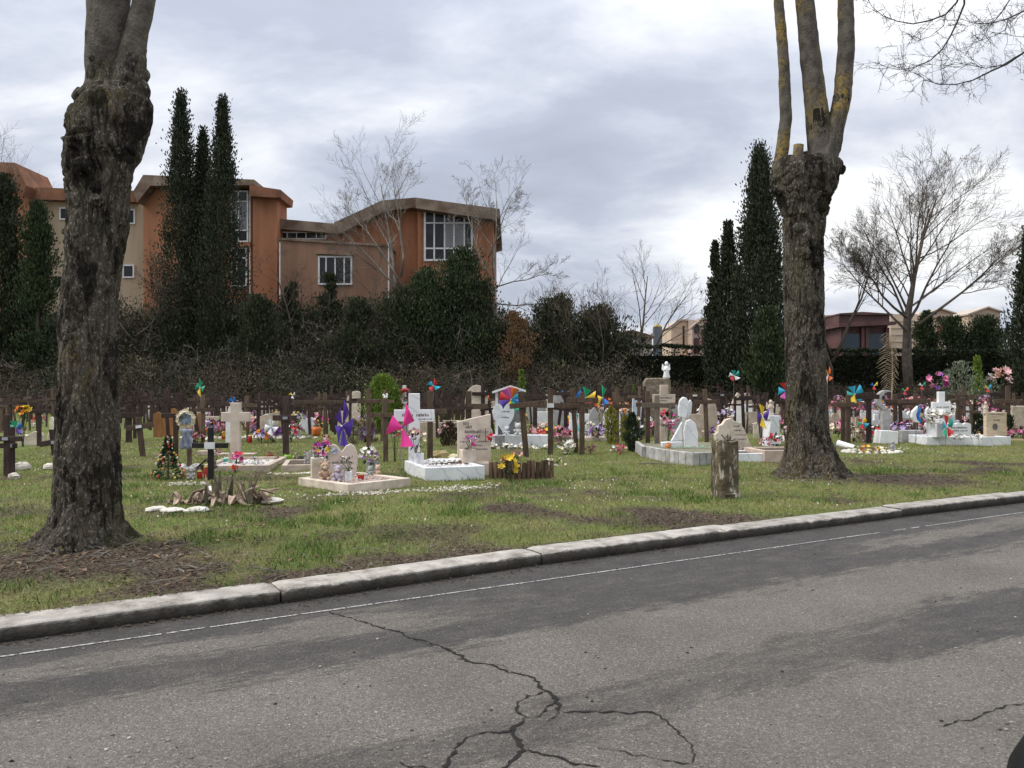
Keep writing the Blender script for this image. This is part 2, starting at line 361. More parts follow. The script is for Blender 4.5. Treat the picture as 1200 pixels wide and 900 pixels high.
ROAD_A = R(29.9)
def road():
    m = bpy.data.materials.new('asphalt'); m.use_nodes = True; t = m.node_tree; b = t.nodes['Principled BSDF']
    b.inputs['Specular IOR Level'].default_value = 0.35
    co = t.nodes.new('ShaderNodeTexCoord').outputs['Object']
    mp = t.nodes.new('ShaderNodeMapping'); mp.vector_type = 'TEXTURE'; mp.inputs['Location'].default_value = (0, 7.08, 0); mp.inputs['Rotation'].default_value = (0, 0, ROAD_A)
    t.links.new(co, mp.inputs[0]); rc = mp.outputs[0]
    s = t.nodes.new('ShaderNodeSeparateXYZ'); t.links.new(rc, s.inputs[0]); U, Dn = s.outputs[0], s.outputs[1]
    def nz(vec, sc, d=5, stretch=None, rough=0.55):
        if stretch:
            q = t.nodes.new('ShaderNodeMapping'); q.inputs['Scale'].default_value = stretch; t.links.new(vec, q.inputs[0]); vec = q.outputs[0]
        n = t.nodes.new('ShaderNodeTexNoise'); n.inputs['Scale'].default_value = sc; n.inputs['Detail'].default_value = d; n.inputs['Roughness'].default_value = rough
        t.links.new(vec, n.inputs['Vector']); return n.outputs['Fac']
    wob = nz(rc, 0.55, 6, (0.35, 1.6, 1))
    wob2 = nz(rc, 6, 6, (0.3, 1.4, 1), 0.7)
    d = math_node(t, 'MULTIPLY', Dn, -1.0)
    d = math_node(t, 'ADD', d, math_node(t, 'MULTIPLY', math_node(t, 'SUBTRACT', wob, 0.5), 0.9))
    d = math_node(t, 'ADD', d, math_node(t, 'MULTIPLY', math_node(t, 'SUBTRACT', wob2, 0.5), 0.6))
    wob3 = nz(rc, 24, 5, (0.28, 1.5, 1), 0.75)
    d = math_node(t, 'ADD', d, math_node(t, 'MULTIPLY', math_node(t, 'SUBTRACT', wob3, 0.5), 0.55))
    # dark tyre-worn and wet bands lengthways along the carriageway
    bands = ramp(t, math_node(t, 'DIVIDE', d, 5.0, True), [(0.0, (0.92,)*3), (0.125, (0.92,)*3), (0.165, (0.22,)*3), (0.20, (0.2,)*3), (0.225, (0.88,)*3), (0.29, (0.86,)*3), (0.325, (0.10,)*3), (0.49, (0.04,)*3), (0.53, (0.55,)*3), (0.60, (0.58,)*3), (0.65, (0.06,)*3), (1.0, (0.08,)*3)])
    # broad damp patch on the right-hand side
    pu = math_node(t, 'DIVIDE', math_node(t, 'SUBTRACT', U, 2.4), 2.2); pd = math_node(t, 'DIVIDE', math_node(t, 'SUBTRACT', d, 2.95), 0.42)
    rr = math_node(t, 'ADD', math_node(t, 'MULTIPLY', pu, pu), math_node(t, 'MULTIPLY', pd, pd))
    patch = ramp(t, rr, [(0.0, (0.9,)*3), (0.6, (0.75,)*3), (1.0, (0.0,)*3)])
    pu = math_node(t, 'DIVIDE', math_node(t, 'SUBTRACT', U, 1.2), 2.9); pd = math_node(t, 'DIVIDE', math_node(t, 'SUBTRACT', d, 0.62), 0.75)
    rr = math_node(t, 'ADD', math_node(t, 'MULTIPLY', pu, pu), math_node(t, 'MULTIPLY', pd, pd))
    patch2 = ramp(t, rr, [(0.0, (0.85,)*3), (0.75, (0.75,)*3), (1.0, (0.0,)*3)])
    dk = math_node(t, 'MAXIMUM', math_node(t, 'MAXIMUM', bands, patch), patch2)
    rag = math_node(t, 'ADD', math_node(t, 'MULTIPLY', math_node(t, 'SUBTRACT', nz(rc, 8, 8, (0.4, 1.1, 1), 0.78), 0.5), 1.7), math_node(t, 'MULTIPLY', math_node(t, 'SUBTRACT', nz(rc, 60, 3, (0.5, 1, 1), 0.7), 0.5), 0.9))
    dk = ramp(t, math_node(t, 'ADD', dk, rag), [(0.28, (0.0,)*3), (0.50, (0.48,)*3), (0.85, (0.86,)*3), (1.2, (0.95,)*3)])
    base = ramp(t, nz(rc, 1.2, 6), [(0.3, (0.118, 0.105, 0.089)), (0.7, (0.165, 0.148, 0.126))])
    dark = ramp(t, nz(rc, 3, 4), [(0.3, (0.034, 0.030, 0.027)), (0.7, (0.060, 0.054, 0.047))])
    mx_ = t.nodes.new('ShaderNodeMix'); mx_.data_type = 'RGBA'; t.links.new(dk, mx_.inputs['Factor']); t.links.new(base, mx_.inputs['A']); t.links.new(dark, mx_.inputs['B'])
    vo = t.nodes.new('ShaderNodeTexVoronoi'); vo.inputs['Scale'].default_value = 135; t.links.new(rc, vo.inputs['Vector'])
    sv = t.nodes.new('ShaderNodeSeparateColor'); t.links.new(vo.outputs['Color'], sv.inputs[0])
    agg = ramp(t, sv.outputs[0], [(0.0, (0.50,)*3), (0.45, (0.86,)*3), (0.84, (1.14,)*3), (0.94, (1.5,)*3), (1.0, (2.9, 2.8, 2.6))])
    mm = t.nodes.new('ShaderNodeMix'); mm.data_type = 'RGBA'; mm.blend_type = 'MULTIPLY'; mm.inputs['Factor'].default_value = 0.62
    t.links.new(mx_.outputs['Result'], mm.inputs['A']); t.links.new(agg, mm.inputs['B'])
    gr = ramp(t, nz(rc, 60, 3, None, 0.8), [(0.35, (0.72,)*3), (0.65, (1.22,)*3)])
    m3 = t.nodes.new('ShaderNodeMix'); m3.data_type = 'RGBA'; m3.blend_type = 'MULTIPLY'; m3.inputs['Factor'].default_value = 1
    t.links.new(mm.outputs['Result'], m3.inputs['A']); t.links.new(gr, m3.inputs['B'])
    t.links.new(m3.outputs['Result'], b.inputs['Base Color'])
    t.links.new(ramp(t, dk, [(0, (0.9,)*3), (1, (0.68,)*3)]), b.inputs['Roughness'])
    hh = math_node(t, 'ADD', math_node(t, 'MULTIPLY', nz(rc, 130, 3, None, 0.7), 1.0), math_node(t, 'MULTIPLY', vo.outputs['Distance'], -0.9))
    bp = t.nodes.new('ShaderNodeBump'); bp.inputs['Distance'].default_value = 0.006; bp.inputs['Strength'].default_value = 0.9
    t.links.new(hh, bp.inputs['Height']); t.links.new(bp.outputs[0], b.inputs['Normal'])
    xs = axis(-9, 14, 0.5, -150, 290, 1.2); dv = np.array([-60, -30, -14, -8, -6, -5, -4, -3, -2, -1, 0, 0.2])
    X, V = np.meshgrid(xs, dv); Y = kerb_y(X)+V; nx, nv = len(xs), len(dv)
    i = np.arange((nv-1)*(nx-1)); a = (i//(nx-1))*nx+i % (nx-1)
    Z = np.full(X.size, RZ)
    return structure(link('road', npmesh('road', np.stack([X.ravel(), Y.ravel(), Z], 1), np.stack([a, a+1, a+nx+1, a+nx], 1), m)))
ROAD = road()

# painted edge line, worn through in places
PAINT = mat('road_paint', (0.40, 0.385, 0.355), (0.10, 0.095, 0.09), 45, 0.7, contrast=(0.38, 0.52), detail=8)
def edge_line():
    a = Vector((*rp(0, 770), RZ+0.004)); b_ = Vector((*rp(1200, 600.5), RZ+0.004)); d = (b_-a).normalized(); n = Vector((-d.y, d.x, 0)); L = (b_-a).length
    mb = MB(); s = -4.0; rng = random.Random(5)
    while s < L+30:
        l = rng.uniform(0.05, 0.5); fx = s/L
        gap = 0.01 if 0.2 < fx < 0.62 or fx > 0.9 else rng.choice([0.006, 0.01, 0.02, 0.03])
        if 0.70 < fx < 0.80: gap = rng.uniform(0.05, 0.25); l *= 0.5
        w = rng.uniform(0.008, 0.014); w2 = rng.uniform(0.008, 0.014); o = rng.uniform(-.003, .003)
        p, q = a+d*s+n*o, a+d*(s+l)+n*o
        mb.add([p-n*w, q-n*w2, q+n*w2, p+n*w], [(0, 1, 2, 3)]); s += l+gap
    return structure(mb.build('road_line', PAINT))
edge_line()
CRK = mat('crack_black', (0.016, 0.014, 0.012), None, 20, 0.95)
def cracks():
    L = [([(387, 717), (420, 727), (453, 738), (483, 747), (510, 755), (527, 763), (547, 775), (567, 778), (597, 788), (623, 793), (640, 808), (655, 820), (655, 833)], (0.5, 1.35)),
         ([(640, 810), (617, 815), (607, 823), (610, 833), (620, 840), (637, 835), (647, 827), (655, 822)], (0.7, 0.7)),
         ([(620, 842), (603, 855), (608, 868), (615, 880), (597, 897), (580, 904), (560, 915)], (1.1, 1.4)),
         ([(600, 856), (567, 860), (547, 868), (533, 883), (522, 902)], (0.7, 1.0)),
         ([(658, 835), (683, 836), (750, 836), (762, 836), (783, 847), (800, 864), (817, 896)], (0.75, 0.5)),
         ([(617, 880), (650, 885), (670, 892), (703, 900)], (0.8, 0.7)),
         ([(1100, 852), (1121, 847), (1150, 839), (1175, 829), (1215, 820)], (0.35, 0.6)),
         ([(700, 877), (742, 887), (808, 895)], (0.3, 0.4)),
         ([(655, 833), (652, 842), (644, 847)], (0.6, 0.2)),
         ([(483, 748), (500, 758), (527, 762)], (0.3, 0.3)), ([(535, 763), (570, 757), (615, 748)], (0.3, 0.15)),
         ([(567, 778), (590, 780), (600, 788)], (0.25, 0.2)), ([(470, 892), (500, 900)], (0.3, 0.5))]
    rng = random.Random(3)
    for k, (pl, (w0, w1)) in enumerate(L):
        pts = [Vector((*rp(*p), RZ+0.004)) for p in pl]; fine = []
        for i in range(len(pts)-1):
            n = max(2, int((pts[i+1]-pts[i]).length/0.022))
            for j in range(n): fine.append(pts[i].lerp(pts[i+1], j/n))
        fine.append(pts[-1]); N = len(fine); vs = []; dev = 0
        for i, p in enumerate(fine):
            d = (fine[min(i+1, N-1)]-fine[max(i-1, 0)]).normalized(); n = Vector((-d.y, d.x, 0)); t = i/(N-1)
            dev = dev*0.75+rng.uniform(-.014, .014); w = 0.0085*(w0+(w1-w0)*t)*rng.choice([0.35, 0.6, 0.9, 1.1, 1.7])
            if i in (0, N-1): w = 0.002
            vs += [p+n*(dev-w), p+n*(dev+w)]
        mb = MB().add(vs, [(2*i, 2*i+2, 2*i+3, 2*i+1) for i in range(N-1)])
        mb.build('crack', CRK, ROAD)
cracks()
def road_grit():
    rng = random.Random(41); mb = MB(); bits = MB()
    for _ in range(1500):                      # dead leaves and soil washed against the kerb
        x = rng.uniform(-6, 11); q = abs(rng.gauss(0, .07))*(0.4+1.6*float(vnoise(x*1.3, 5, 3))); y = float(kerb_y(x))-0.004-q*0.9; a = rng.uniform(0, PI); l = rng.uniform(.006, .022)
        c = Vector((x+q*.4, y, RZ+rng.uniform(.003, .012))); d = Vector((math.cos(a), math.sin(a), rng.uniform(-.1, .3)))*l; s = Vector((-math.sin(a), math.cos(a), rng.uniform(-.2, .2)))*l*.5
        mb.add([c-d, c+s, c+d, c-s], [(0, 1, 2, 3)])
    tag(stuff(mb.build('gutter_litter', mat('gutter_brown', (0.075, .052, .034), (.03, .021, .015), 8, .95, island=.5))), 'brown leaf debris washed along the foot of the kerb', 'leaf litter')
    for _ in range(420):                       # loose grit on the carriageway
        px, py = rng.uniform(-20, 1220), rng.uniform(640, 905); x, y = rp(px, py)
        if y > float(kerb_y(x))-.25: continue
        r = rng.choice([.003, .004, .005, .008]); bits.rock((x, y, RZ+r*.4), (r*1.3, r, r*.7), rng, 5, 4)
    tag(stuff(bits.build('loose_grit', mat('grit', (0.30, .28, .25), (.04, .035, .03), 3, .95, island=.6))), 'small loose grit lying on the carriageway', 'grit')
road_grit()

# kerb: long pale stones, each a piece of its own, a little out of line
def kerb():
    m = mat('kerb_stone', (0.46, 0.425, 0.37), (0.30, 0.275, 0.24), 5, 0.9, 0.6, 45, rnd=0.1, detail=8)
    t = m.node_tree; b = t.nodes['Principled BSDF']; src = b.inputs['Base Color'].links[0].from_socket
    co = t.nodes.new('ShaderNodeTexCoord').outputs['Object']
    s = t.nodes.new('ShaderNodeSeparateXYZ'); t.links.new(co, s.inputs[0])
    n = t.nodes.new('ShaderNodeTexNoise'); n.inputs['Scale'].default_value = 14; n.inputs['Detail'].default_value = 7; t.links.new(co, n.inputs['Vector'])
    # shade of the road-facing face painted in by height, plus grime and top smears
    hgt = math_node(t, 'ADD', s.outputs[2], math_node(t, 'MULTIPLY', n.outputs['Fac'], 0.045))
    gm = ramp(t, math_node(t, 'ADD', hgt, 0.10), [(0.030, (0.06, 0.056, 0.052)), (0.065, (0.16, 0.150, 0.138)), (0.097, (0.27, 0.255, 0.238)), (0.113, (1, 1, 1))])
    n2 = t.nodes.new('ShaderNodeTexNoise'); n2.inputs['Scale'].default_value = 3.0; n2.inputs['Detail'].default_value = 9; n2.inputs['Roughness'].default_value = 0.7; t.links.new(co, n2.inputs['Vector'])
    sm = ramp(t, n2.outputs['Fac'], [(0.38, (0.42, 0.40, 0.37)), (0.52, (1, 1, 1))])
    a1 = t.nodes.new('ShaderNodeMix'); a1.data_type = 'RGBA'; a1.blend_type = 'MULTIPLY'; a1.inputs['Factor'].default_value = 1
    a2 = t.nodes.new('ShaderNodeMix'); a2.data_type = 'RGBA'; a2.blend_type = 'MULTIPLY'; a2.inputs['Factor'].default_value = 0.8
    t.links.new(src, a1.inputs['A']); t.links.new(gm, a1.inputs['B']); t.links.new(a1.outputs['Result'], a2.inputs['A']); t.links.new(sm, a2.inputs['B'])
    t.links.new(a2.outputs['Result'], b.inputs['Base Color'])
    root = structure(link('kerb', None))
    jx = [-9.6, -7.4, -5.3, -3.5, -1.70, 0.272, 2.424, 4.873, 7.21, 9.5, 11.8, 14.1, 16.4, 18.7, 21]
    jx = [-9.6, -7.4, -5.4, -1.72, 0.272, 2.424, 4.873, 7.21, 9.5, 11.8, 14.1, 16.4, 18.7, 21]
    rng = random.Random(8)
    for i in range(len(jx)-1):
        a = Vector((jx[i], float(kerb_y(jx[i])), 0)); c = Vector((jx[i+1], float(kerb_y(jx[i+1])), 0)); d = (c-a); L = d.length; d.normalize()
        ang = math.atan2(d.y, d.x); nseg = max(8, int(L/0.06)); prof = [(0.0, -0.30), (0.002, -0.055), (0.004, -0.008), (0.013, 0.0), (0.16, 0.003), (0.292, 0.0), (0.30, -0.012), (0.30, -0.30)]
        if i == 2: prof = [(x*1.06-0.012, z) for x, z in prof]
        k = len(prof); vs = []; fs = []
        for q in range(nseg+1):
            u = 0.008+(L-0.018)*q/nseg; e = min(u, L-u); rd = max(0, 0.022-e)*0.7
            for (x, z) in prof:
                w = (fbm(u*9+i*13, x*30+z*22, 55, 3)-0.5)
                chip = max(0.0, float(vnoise(u*7+i*31, 7, 77))-0.70)*0.10*(1 if 0.003 < x < 0.03 else 0)
                vs.append((u, x+rd*(0.5 if x < 0.1 else -0.3)+w*0.008*(z > -0.2), z-rd*(z > -0.04)-chip+w*0.006*(z > -0.2)))
        for q in range(nseg):
            for p in range(k-1): fs.append((q*k+p, (q+1)*k+p, (q+1)*k+p+1, q*k+p+1))
        fs += [tuple(range(k)), tuple(range(nseg*k+k-1, nseg*k-1, -1))]
        mb = MB().add(vs, fs)
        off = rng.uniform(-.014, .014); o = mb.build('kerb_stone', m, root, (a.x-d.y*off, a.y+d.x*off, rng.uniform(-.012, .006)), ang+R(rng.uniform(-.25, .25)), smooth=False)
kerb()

# ------------------------------------------------------------ turf, litter, daisies (nobody could count them)
def scatter(n, x0, x1, v1, mask, near=6.0):
    """random points on the lawn in view, thinning with distance"""
    out = []
    tot = 0
    while tot < n:
        k = 200000
        x = RNG.uniform(x0, x1, k); y = np.exp(RNG.uniform(math.log(4.6), math.log(v1), k))
        v = y-kerb_y(x)-KD
        ok = (v > 0.0) & (np.abs(x) < y*0.70+0.4)
        x, y = x[ok], y[ok]
        p = mask(x, y); ok = RNG.random(len(x)) < p
        out.append(np.stack([x[ok], y[ok]], 1)); tot += ok.sum()
    return np.concatenate(out)[:n]
def blades(P, hmin, hmax, wid, lean, dist_w=0.0):
    n = len(P); a = RNG.uniform(0, 2*PI, n); h = RNG.uniform(hmin, hmax, n); w = wid*RNG.uniform(0.6, 1.3, n)*(1+dist_w*P[:, 1])
    z = gz(P[:, 0], P[:, 1])-0.004; B = np.stack([P[:, 0], P[:, 1], z], 1)
    s = np.stack([np.cos(a), np.sin(a), np.zeros(n)], 1)*w[:, None]/2
    b = RNG.uniform(0, 2*PI, n); l = RNG.uniform(0, lean, n)*h
    T = B+np.stack([np.cos(b)*l, np.sin(b)*l, h], 1)
    V = np.stack([B-s, B+s, T], 1).reshape(-1, 3)
    return V, np.arange(3*n).reshape(-1, 3)
def turf_material(name, stops):
    m = bpy.data.materials.new(name); m.use_nodes = True; t = m.node_tree; b = t.nodes['Principled BSDF']; b.inputs['Roughness'].default_value = 0.8; b.inputs['Specular IOR Level'].default_value = 0.2
    g = t.nodes.new('ShaderNodeNewGeometry')
    n = t.nodes.new('ShaderNodeTexNoise'); n.inputs['Scale'].default_value = 0.9; n.inputs['Detail'].default_value = 5; t.links.new(g.outputs['Position'], n.inputs['Vector'])
    f = math_node(t, 'ADD', math_node(t, 'MULTIPLY', g.outputs['Random Per Island'], 0.45), math_node(t, 'MULTIPLY', math_node(t, 'SUBTRACT', n.outputs['Fac'], 0.22), 1.0))
    t.links.new(ramp(t, f, stops), b.inputs['Base Color']); return m
def turf():
    m = turf_material('turf_blades', [(0.15, (0.112, 0.155, 0.034)), (0.34, (0.163, 0.190, 0.048)), (0.48, (0.218, 0.215, 0.070)), (0.60, (0.265, 0.235, 0.105)), (0.8, (0.31, 0.25, 0.145))])
    P = scatter(260000, -12, 17, 24, lambda x, y: np.clip(1.05-1.15*soil_mask(x, y), 0.04, 1)*np.clip(0.35+1.1*fbm(x*2.1, y*2.1, 91, 3), 0, 1))
    V, Fc = blades(P, 0.018, 0.055, 0.006, 1.3, 0.035)
    tag(stuff(link('turf', npmesh('turf', V, Fc, m))), 'short patchy green and straw coloured grass of the lawn', 'grass')
    # longer fringe hanging over the back of the kerb
    m2 = turf_material('litter_straw', [(0.1, (0.032, 0.022, 0.015)), (0.45, (0.062, 0.044, 0.030)), (0.7, (0.115, 0.085, 0.058)), (0.95, (0.30, 0.24, 0.17))])
    P = scatter(36000, -12, 17, 17, lambda x, y: np.clip(soil_mask(x, y)-0.15, 0.012, 1))
    n = len(P); a = RNG.uniform(0, 2*PI, n); L = RNG.uniform(0.005, 0.026, n); w = L*RNG.uniform(0.15, 0.5, n)
    z = gz(P[:, 0], P[:, 1])+RNG.uniform(0.002, 0.02, n); c = np.stack([P[:, 0], P[:, 1], z], 1)
    tl = RNG.uniform(-0.5, 0.5, n)
    d = np.stack([np.cos(a), np.sin(a), tl], 1)*L[:, None]; s = np.stack([-np.sin(a), np.cos(a), RNG.uniform(-.4, .4, n)], 1)*w[:, None]
    V = np.stack([c-d, c+s, c+d, c-s], 1).reshape(-1, 3)
    tag(stuff(link('leaf_litter', npmesh('leaf_litter', V, np.arange(4*n).reshape(-1, 4), m2))), 'brown dead leaves and needles lying round the tree bases', 'leaf litter')
    rl = random.Random(19); lb = MB()
    for _ in range(420):
        if rl.random() < .55: x, y = rl.gauss(TL[0]+.5, 1.3), rl.gauss(TL[1]-.3, .8)
        elif rl.random() < .5: x, y = rl.gauss(TR[0]+.5, 1.8), rl.gauss(TR[1]-.4, .9)
        else: x, y = rl.uniform(-6, 9), rl.uniform(7.5, 15)
        if y-float(kerb_y(x))-KD < 0.03: continue
        a = rl.uniform(0, 2*PI); l = rl.uniform(.025, .05); c = Vector((x, y, float(gz(x, y))+.022)); d = Vector((math.cos(a), math.sin(a), rl.uniform(-.2, .4)))*l; s = Vector((-math.sin(a), math.cos(a), 0))*l*.55; u = Vector((0, 0, l*.25))
        lb.add([c-d, c+s+u, c+d, c-s+u, c], [(0, 4, 1), (4, 2, 1), (0, 3, 4), (3, 2, 4)])
    tag(stuff(lb.build('dead_leaves', leafmat('leaf_fallen', (0.20, .13, .075), (.09, .058, .036), .5))), 'curled whole dead leaves on the lawn', 'leaf litter')
    # sticks round the trunks
    mb = MB(); rng = random.Random(4)
    for _ in range(170):
        if rng.random() < 0.6: x, y = rng.gauss(TL[0]+0.4, 1.0), rng.gauss(TL[1]-0.6, 0.45)
        else: x, y = rng.gauss(TR[0]+1.0, 1.1), rng.gauss(TR[1]-0.6, 0.4)
        if y-float(kerb_y(x))-KD < 0.05: continue
        a = rng.uniform(0, PI); l = rng.uniform(0.05, 0.28); z = float(gz(x, y))
        mb.tube([(x, y, z+0.008), (x+math.cos(a)*l*.5, y+math.sin(a)*l*.5, z+0.012+rng.uniform(0, .02)), (x+math.cos(a+.2)*l, y+math.sin(a+.2)*l, z+0.01+rng.uniform(0, .03))], [0.006, 0.005, 0.003], 4)
    tag(stuff(mb.build('fallen_twigs', TWIGG)), 'short grey twigs scattered among the dead leaves', 'twigs')
    # daisies and white petals
    P = scatter(800, -12, 17, 22, lambda x, y: np.clip((1-soil_mask(x, y))*sstep(0.52, 0.75, fbm(x*0.8+3, y*0.8, 61, 3))*0.9+0.01, 0, 1)*sstep(6.5, 10.5, y))
    n = len(P); z = gz(P[:, 0], P[:, 1])+0.035; r = RNG.uniform(0.005, 0.011, n); V = []
    for k in range(5):
        aa = 2*PI*k/5; V.append(np.stack([P[:, 0]+r*math.cos(aa), P[:, 1]+r*math.sin(aa), z+0.004*math.sin(aa)-RNG.uniform(0, .02, n)], 1))
    V = np.stack(V, 1).reshape(-1, 3)
    tag(stuff(link('daisies', npmesh('daisies', V, np.arange(5*n).reshape(-1, 5), mat('daisy_white', (0.62, 0.60, 0.54), None, 9, 0.8)))), 'tiny white daisies and petals speckling the lawn', 'daisies')
    # green weeds tufts
    P = scatter(9000, -12, 17, 15, lambda x, y: sstep(0.6, 0.72, fbm(x*1.6+9, y*1.6, 15, 3))*(1-soil_mask(x, y))+0.003)
    V, Fc = blades(P, 0.05, 0.10, 0.010, 1.0, 0.02)
    tag(stuff(link('weed_tufts', npmesh('weed_tufts', V, Fc, turf_material('weed_green', [(0.2, (0.07, 0.13, 0.025)), (0.8, (0.12, 0.19, 0.04))])))), 'darker green tufts standing above the short grass', 'weeds')
turf()

# ============================================================ buildings on the bank and chapels behind the hedge
STUCCO = mat('stucco_orange', (0.37, 0.165, 0.086), (0.26, 0.112, 0.060), 1.3, 0.95, 0.2, 8, detail=9, stretch=(1, 1, .13), contrast=(.25, .62))
STUCCO2 = mat('stucco_beige', (0.42, 0.33, 0.23), (0.30, 0.23, 0.155), 1.3, 0.95, detail=9, stretch=(1, 1, .13), contrast=(.25, .62))
STUCCO3 = mat('stucco_rosy', (0.30, 0.175, 0.115), (0.18, 0.10, 0.066), 1.2, 0.95, detail=9, stretch=(1, 1, .15), contrast=(.25, .62))
FASCIA = mat('fascia_concrete', (0.25, 0.19, 0.14), (0.115, 0.075, 0.052), 1.1, 0.95, 0.3, 6, detail=8)
FASCIAR = mat('fascia_rust', (0.27, 0.125, 0.068), (0.15, 0.07, 0.042), 1.0, 0.95, detail=8)
FRAME = mat('frame_white', (0.70, 0.70, 0.68), (0.58, 0.57, 0.55), 3, 0.6)
GLASS = mat('window_glass', (0.040, 0.042, 0.045), (0.02, 0.021, 0.023), 0.8, 0.12, spec=0.22)
GLASSB = mat('window_glass_blind', (0.20, 0.20, 0.20), (0.10, 0.10, 0.105), 0.5, 0.3, spec=0.5)
def wpx(pts, Y): return [((x-600)/F*Y, H+(HZ-y)/F*Y) for x, y in pts]
def window(par, x0, y0, x1, y1, Y, cols, rows, fw=0.11, blind=()):
    """pixel rectangle on the wall plane Y: white frame with bars, one glass pane per light"""
    (X0, Z1), (X1, Z0) = wpx([(x0, y0), (x1, y1)], Y)
    cxs = [X0+(X1-X0)*c for c in cols]; czs = [Z1-(Z1-Z0)*r for r in rows]
    f = MB(); yb = Y-0.10
    for i, x in enumerate(cxs):
        w = fw if i in (0, len(cxs)-1) else fw*0.75
        f.box(x-w/2, x+w/2, yb, Y-0.004, Z0-fw/2, Z1+fw/2)
    for i, z in enumerate(czs):
        w = fw if i in (0, len(czs)-1) else fw*0.75
        for a, b in zip(cxs[:-1], cxs[1:]): f.box(a+fw/2, b-fw/2, yb+0.01, Y-0.006, z-w/2, z+w/2)
    o = f.build('window', FRAME, par)
    k = 0
    for a, b in zip(cxs[:-1], cxs[1:]):
        for t, u in zip(czs[:-1], czs[1:]):
            MB().box(a+0.03, b-0.03, Y-0.05, Y-0.02, u+0.03, t-0.03).build('pane', GLASSB if k in blind else GLASS, o); k += 1
    return o
def building():
    B = thing('school_building', 'long orange stuccoed building with folded concrete roofs behind the thicket', 'building', (0, 0, 0))
    def wall(pts, Y, d, m, name='wall'): return MB().prism(wpx(pts, Y), Y, Y+d).build(name, m, B)
    def roof(pts, Y, d, m, over=1.0): return MB().prism(wpx(pts, Y), Y-over, Y+d).build('roof_slab', m, B)
    # left wing
    wall([(-120, 205), (24, 205), (34, 228), (34, 430), (-120, 430)], 60.0, 3.5, STUCCO)
    roof([(-125, 189), (27, 195), (40, 221), (36, 233), (22, 207), (-125, 204)], 60.0, 3.2, FASCIAR)
    # beige link
    wall([(34, 235), (168, 238), (168, 430), (34, 430)], 61.0, 12, STUCCO2)
    roof([(40.5, 222), (163, 226), (163, 239), (40.5, 236)], 61.0, 11.5, FASCIAR, 0.7)
    window(B, 71, 244, 81, 257, 61.0, (0, 1), (0, 1)); window(B, 148, 246, 158, 262, 61.0, (0, 1), (0, 1)); window(B, 145, 311, 157, 325, 61.0, (0, 1), (0, 1)); window(B, 76, 312, 88, 326, 61.0, (0, 1), (0, 1))
    # tall central block
    wall([(168, 238), (179, 221), (296, 224), (296, 430), (168, 430)], 59.6, 3.0, STUCCO)
    roof([(163.5, 228), (175, 209), (303, 214.5), (303, 221), (183, 221.5), (168, 241)], 59.6, 3.2, FASCIA)
    wall([(296.3, 232), (325, 232), (325, 430), (296.3, 430)], 59.0, 2.5, STUCCO)
    roof([(296, 219.6), (332, 225), (331, 233.6), (326, 234.2), (296, 232.2)], 59.0, 2.7, FASCIAR, 0.7)
    window(B, 272, 224.5, 290.5, 283, 59.5, (0, 0.42, 1), (0, 0.20, 0.78, 1), blind=(1, 4)); window(B, 272, 291, 289, 335, 59.5, (0, 0.35, 1), (0, 0.26, 1))
    MB().box(*[q for q in (at(268, 0, 59.4).x, at(294, 0, 59.4).x)], 59.2, 59.58, at(0, 289.2, 59.4).z, at(0, 285, 59.4).z).build('spandrel', STUCCO, B)
    MB().tube([at(293, 222, 59.4), at(293, 350, 59.4)], 0.06, 6).build('drainpipe', FRAME, B)
    # low link with clerestory and the rosy block in front of it
    wall([(325.3, 270), (399, 276), (399, 430), (325.3, 430)], 60.5, 10, STUCCO)
    roof([(325.3, 258.5), (394, 264.5), (398, 276), (325.3, 270)], 60.5, 10.5, FASCIA, 0.8)
    window(B, 327, 272.5, 382, 280, 60.45, (0, .18, .38, .58, .8, 1), (0, 1), 0.09)
    wall([(327, 281), (456, 289), (456, 430), (327, 430)], 57.0, 3.4, STUCCO3)
    MB().prism(wpx([(326.5, 278.8), (457, 286.8), (457, 289.4), (326.5, 281.4)], 57.0), 56.9, 60.3).build('parapet_coping', FASCIA, B)
    window(B, 374, 301, 412, 333, 56.99, (0, .22, .5, .78, 1), (0, 1), 0.12)
    MB().prism(wpx([(371, 296.5), (415, 298.5), (415, 300), (371, 298)], 57.0), 56.8, 56.99).build('lintel', FASCIA, B)
    for x in (328, 455.5): MB().tube([at(x, 284, 56.9), at(x, 352, 56.9)], 0.055, 6).build('drainpipe', FRAME, B)
    # right block with the big window bay
    wall([(399.3, 277), (450, 250), (489, 247), (489, 430), (399.3, 430)], 60.8, 12, STUCCO)
    roof([(394.5, 264), (450, 238.5), (489, 235), (489, 246.5), (454, 250.5), (399, 277.5)], 60.8, 12.5, FASCIA)
    wall([(489.3, 247.5), (578, 259), (579, 430), (489.3, 430)], 60.0, 12, STUCCO)
    roof([(489.3, 235.5), (586, 248.6), (586, 259), (578, 261), (489.3, 247.6)], 60.0, 13, FASCIA, 1.1)
    window(B, 498, 247.8, 553, 305, 59.98, (0, .2, .42, .62, .84, 1), (0, 0.24, 0.76, 1), 0.15, blind=(7, 10))
    MB().tube([at(494, 250, 59.9), at(494, 350, 59.9)], 0.05, 6).build('drainpipe', FASCIAR, B)
building()

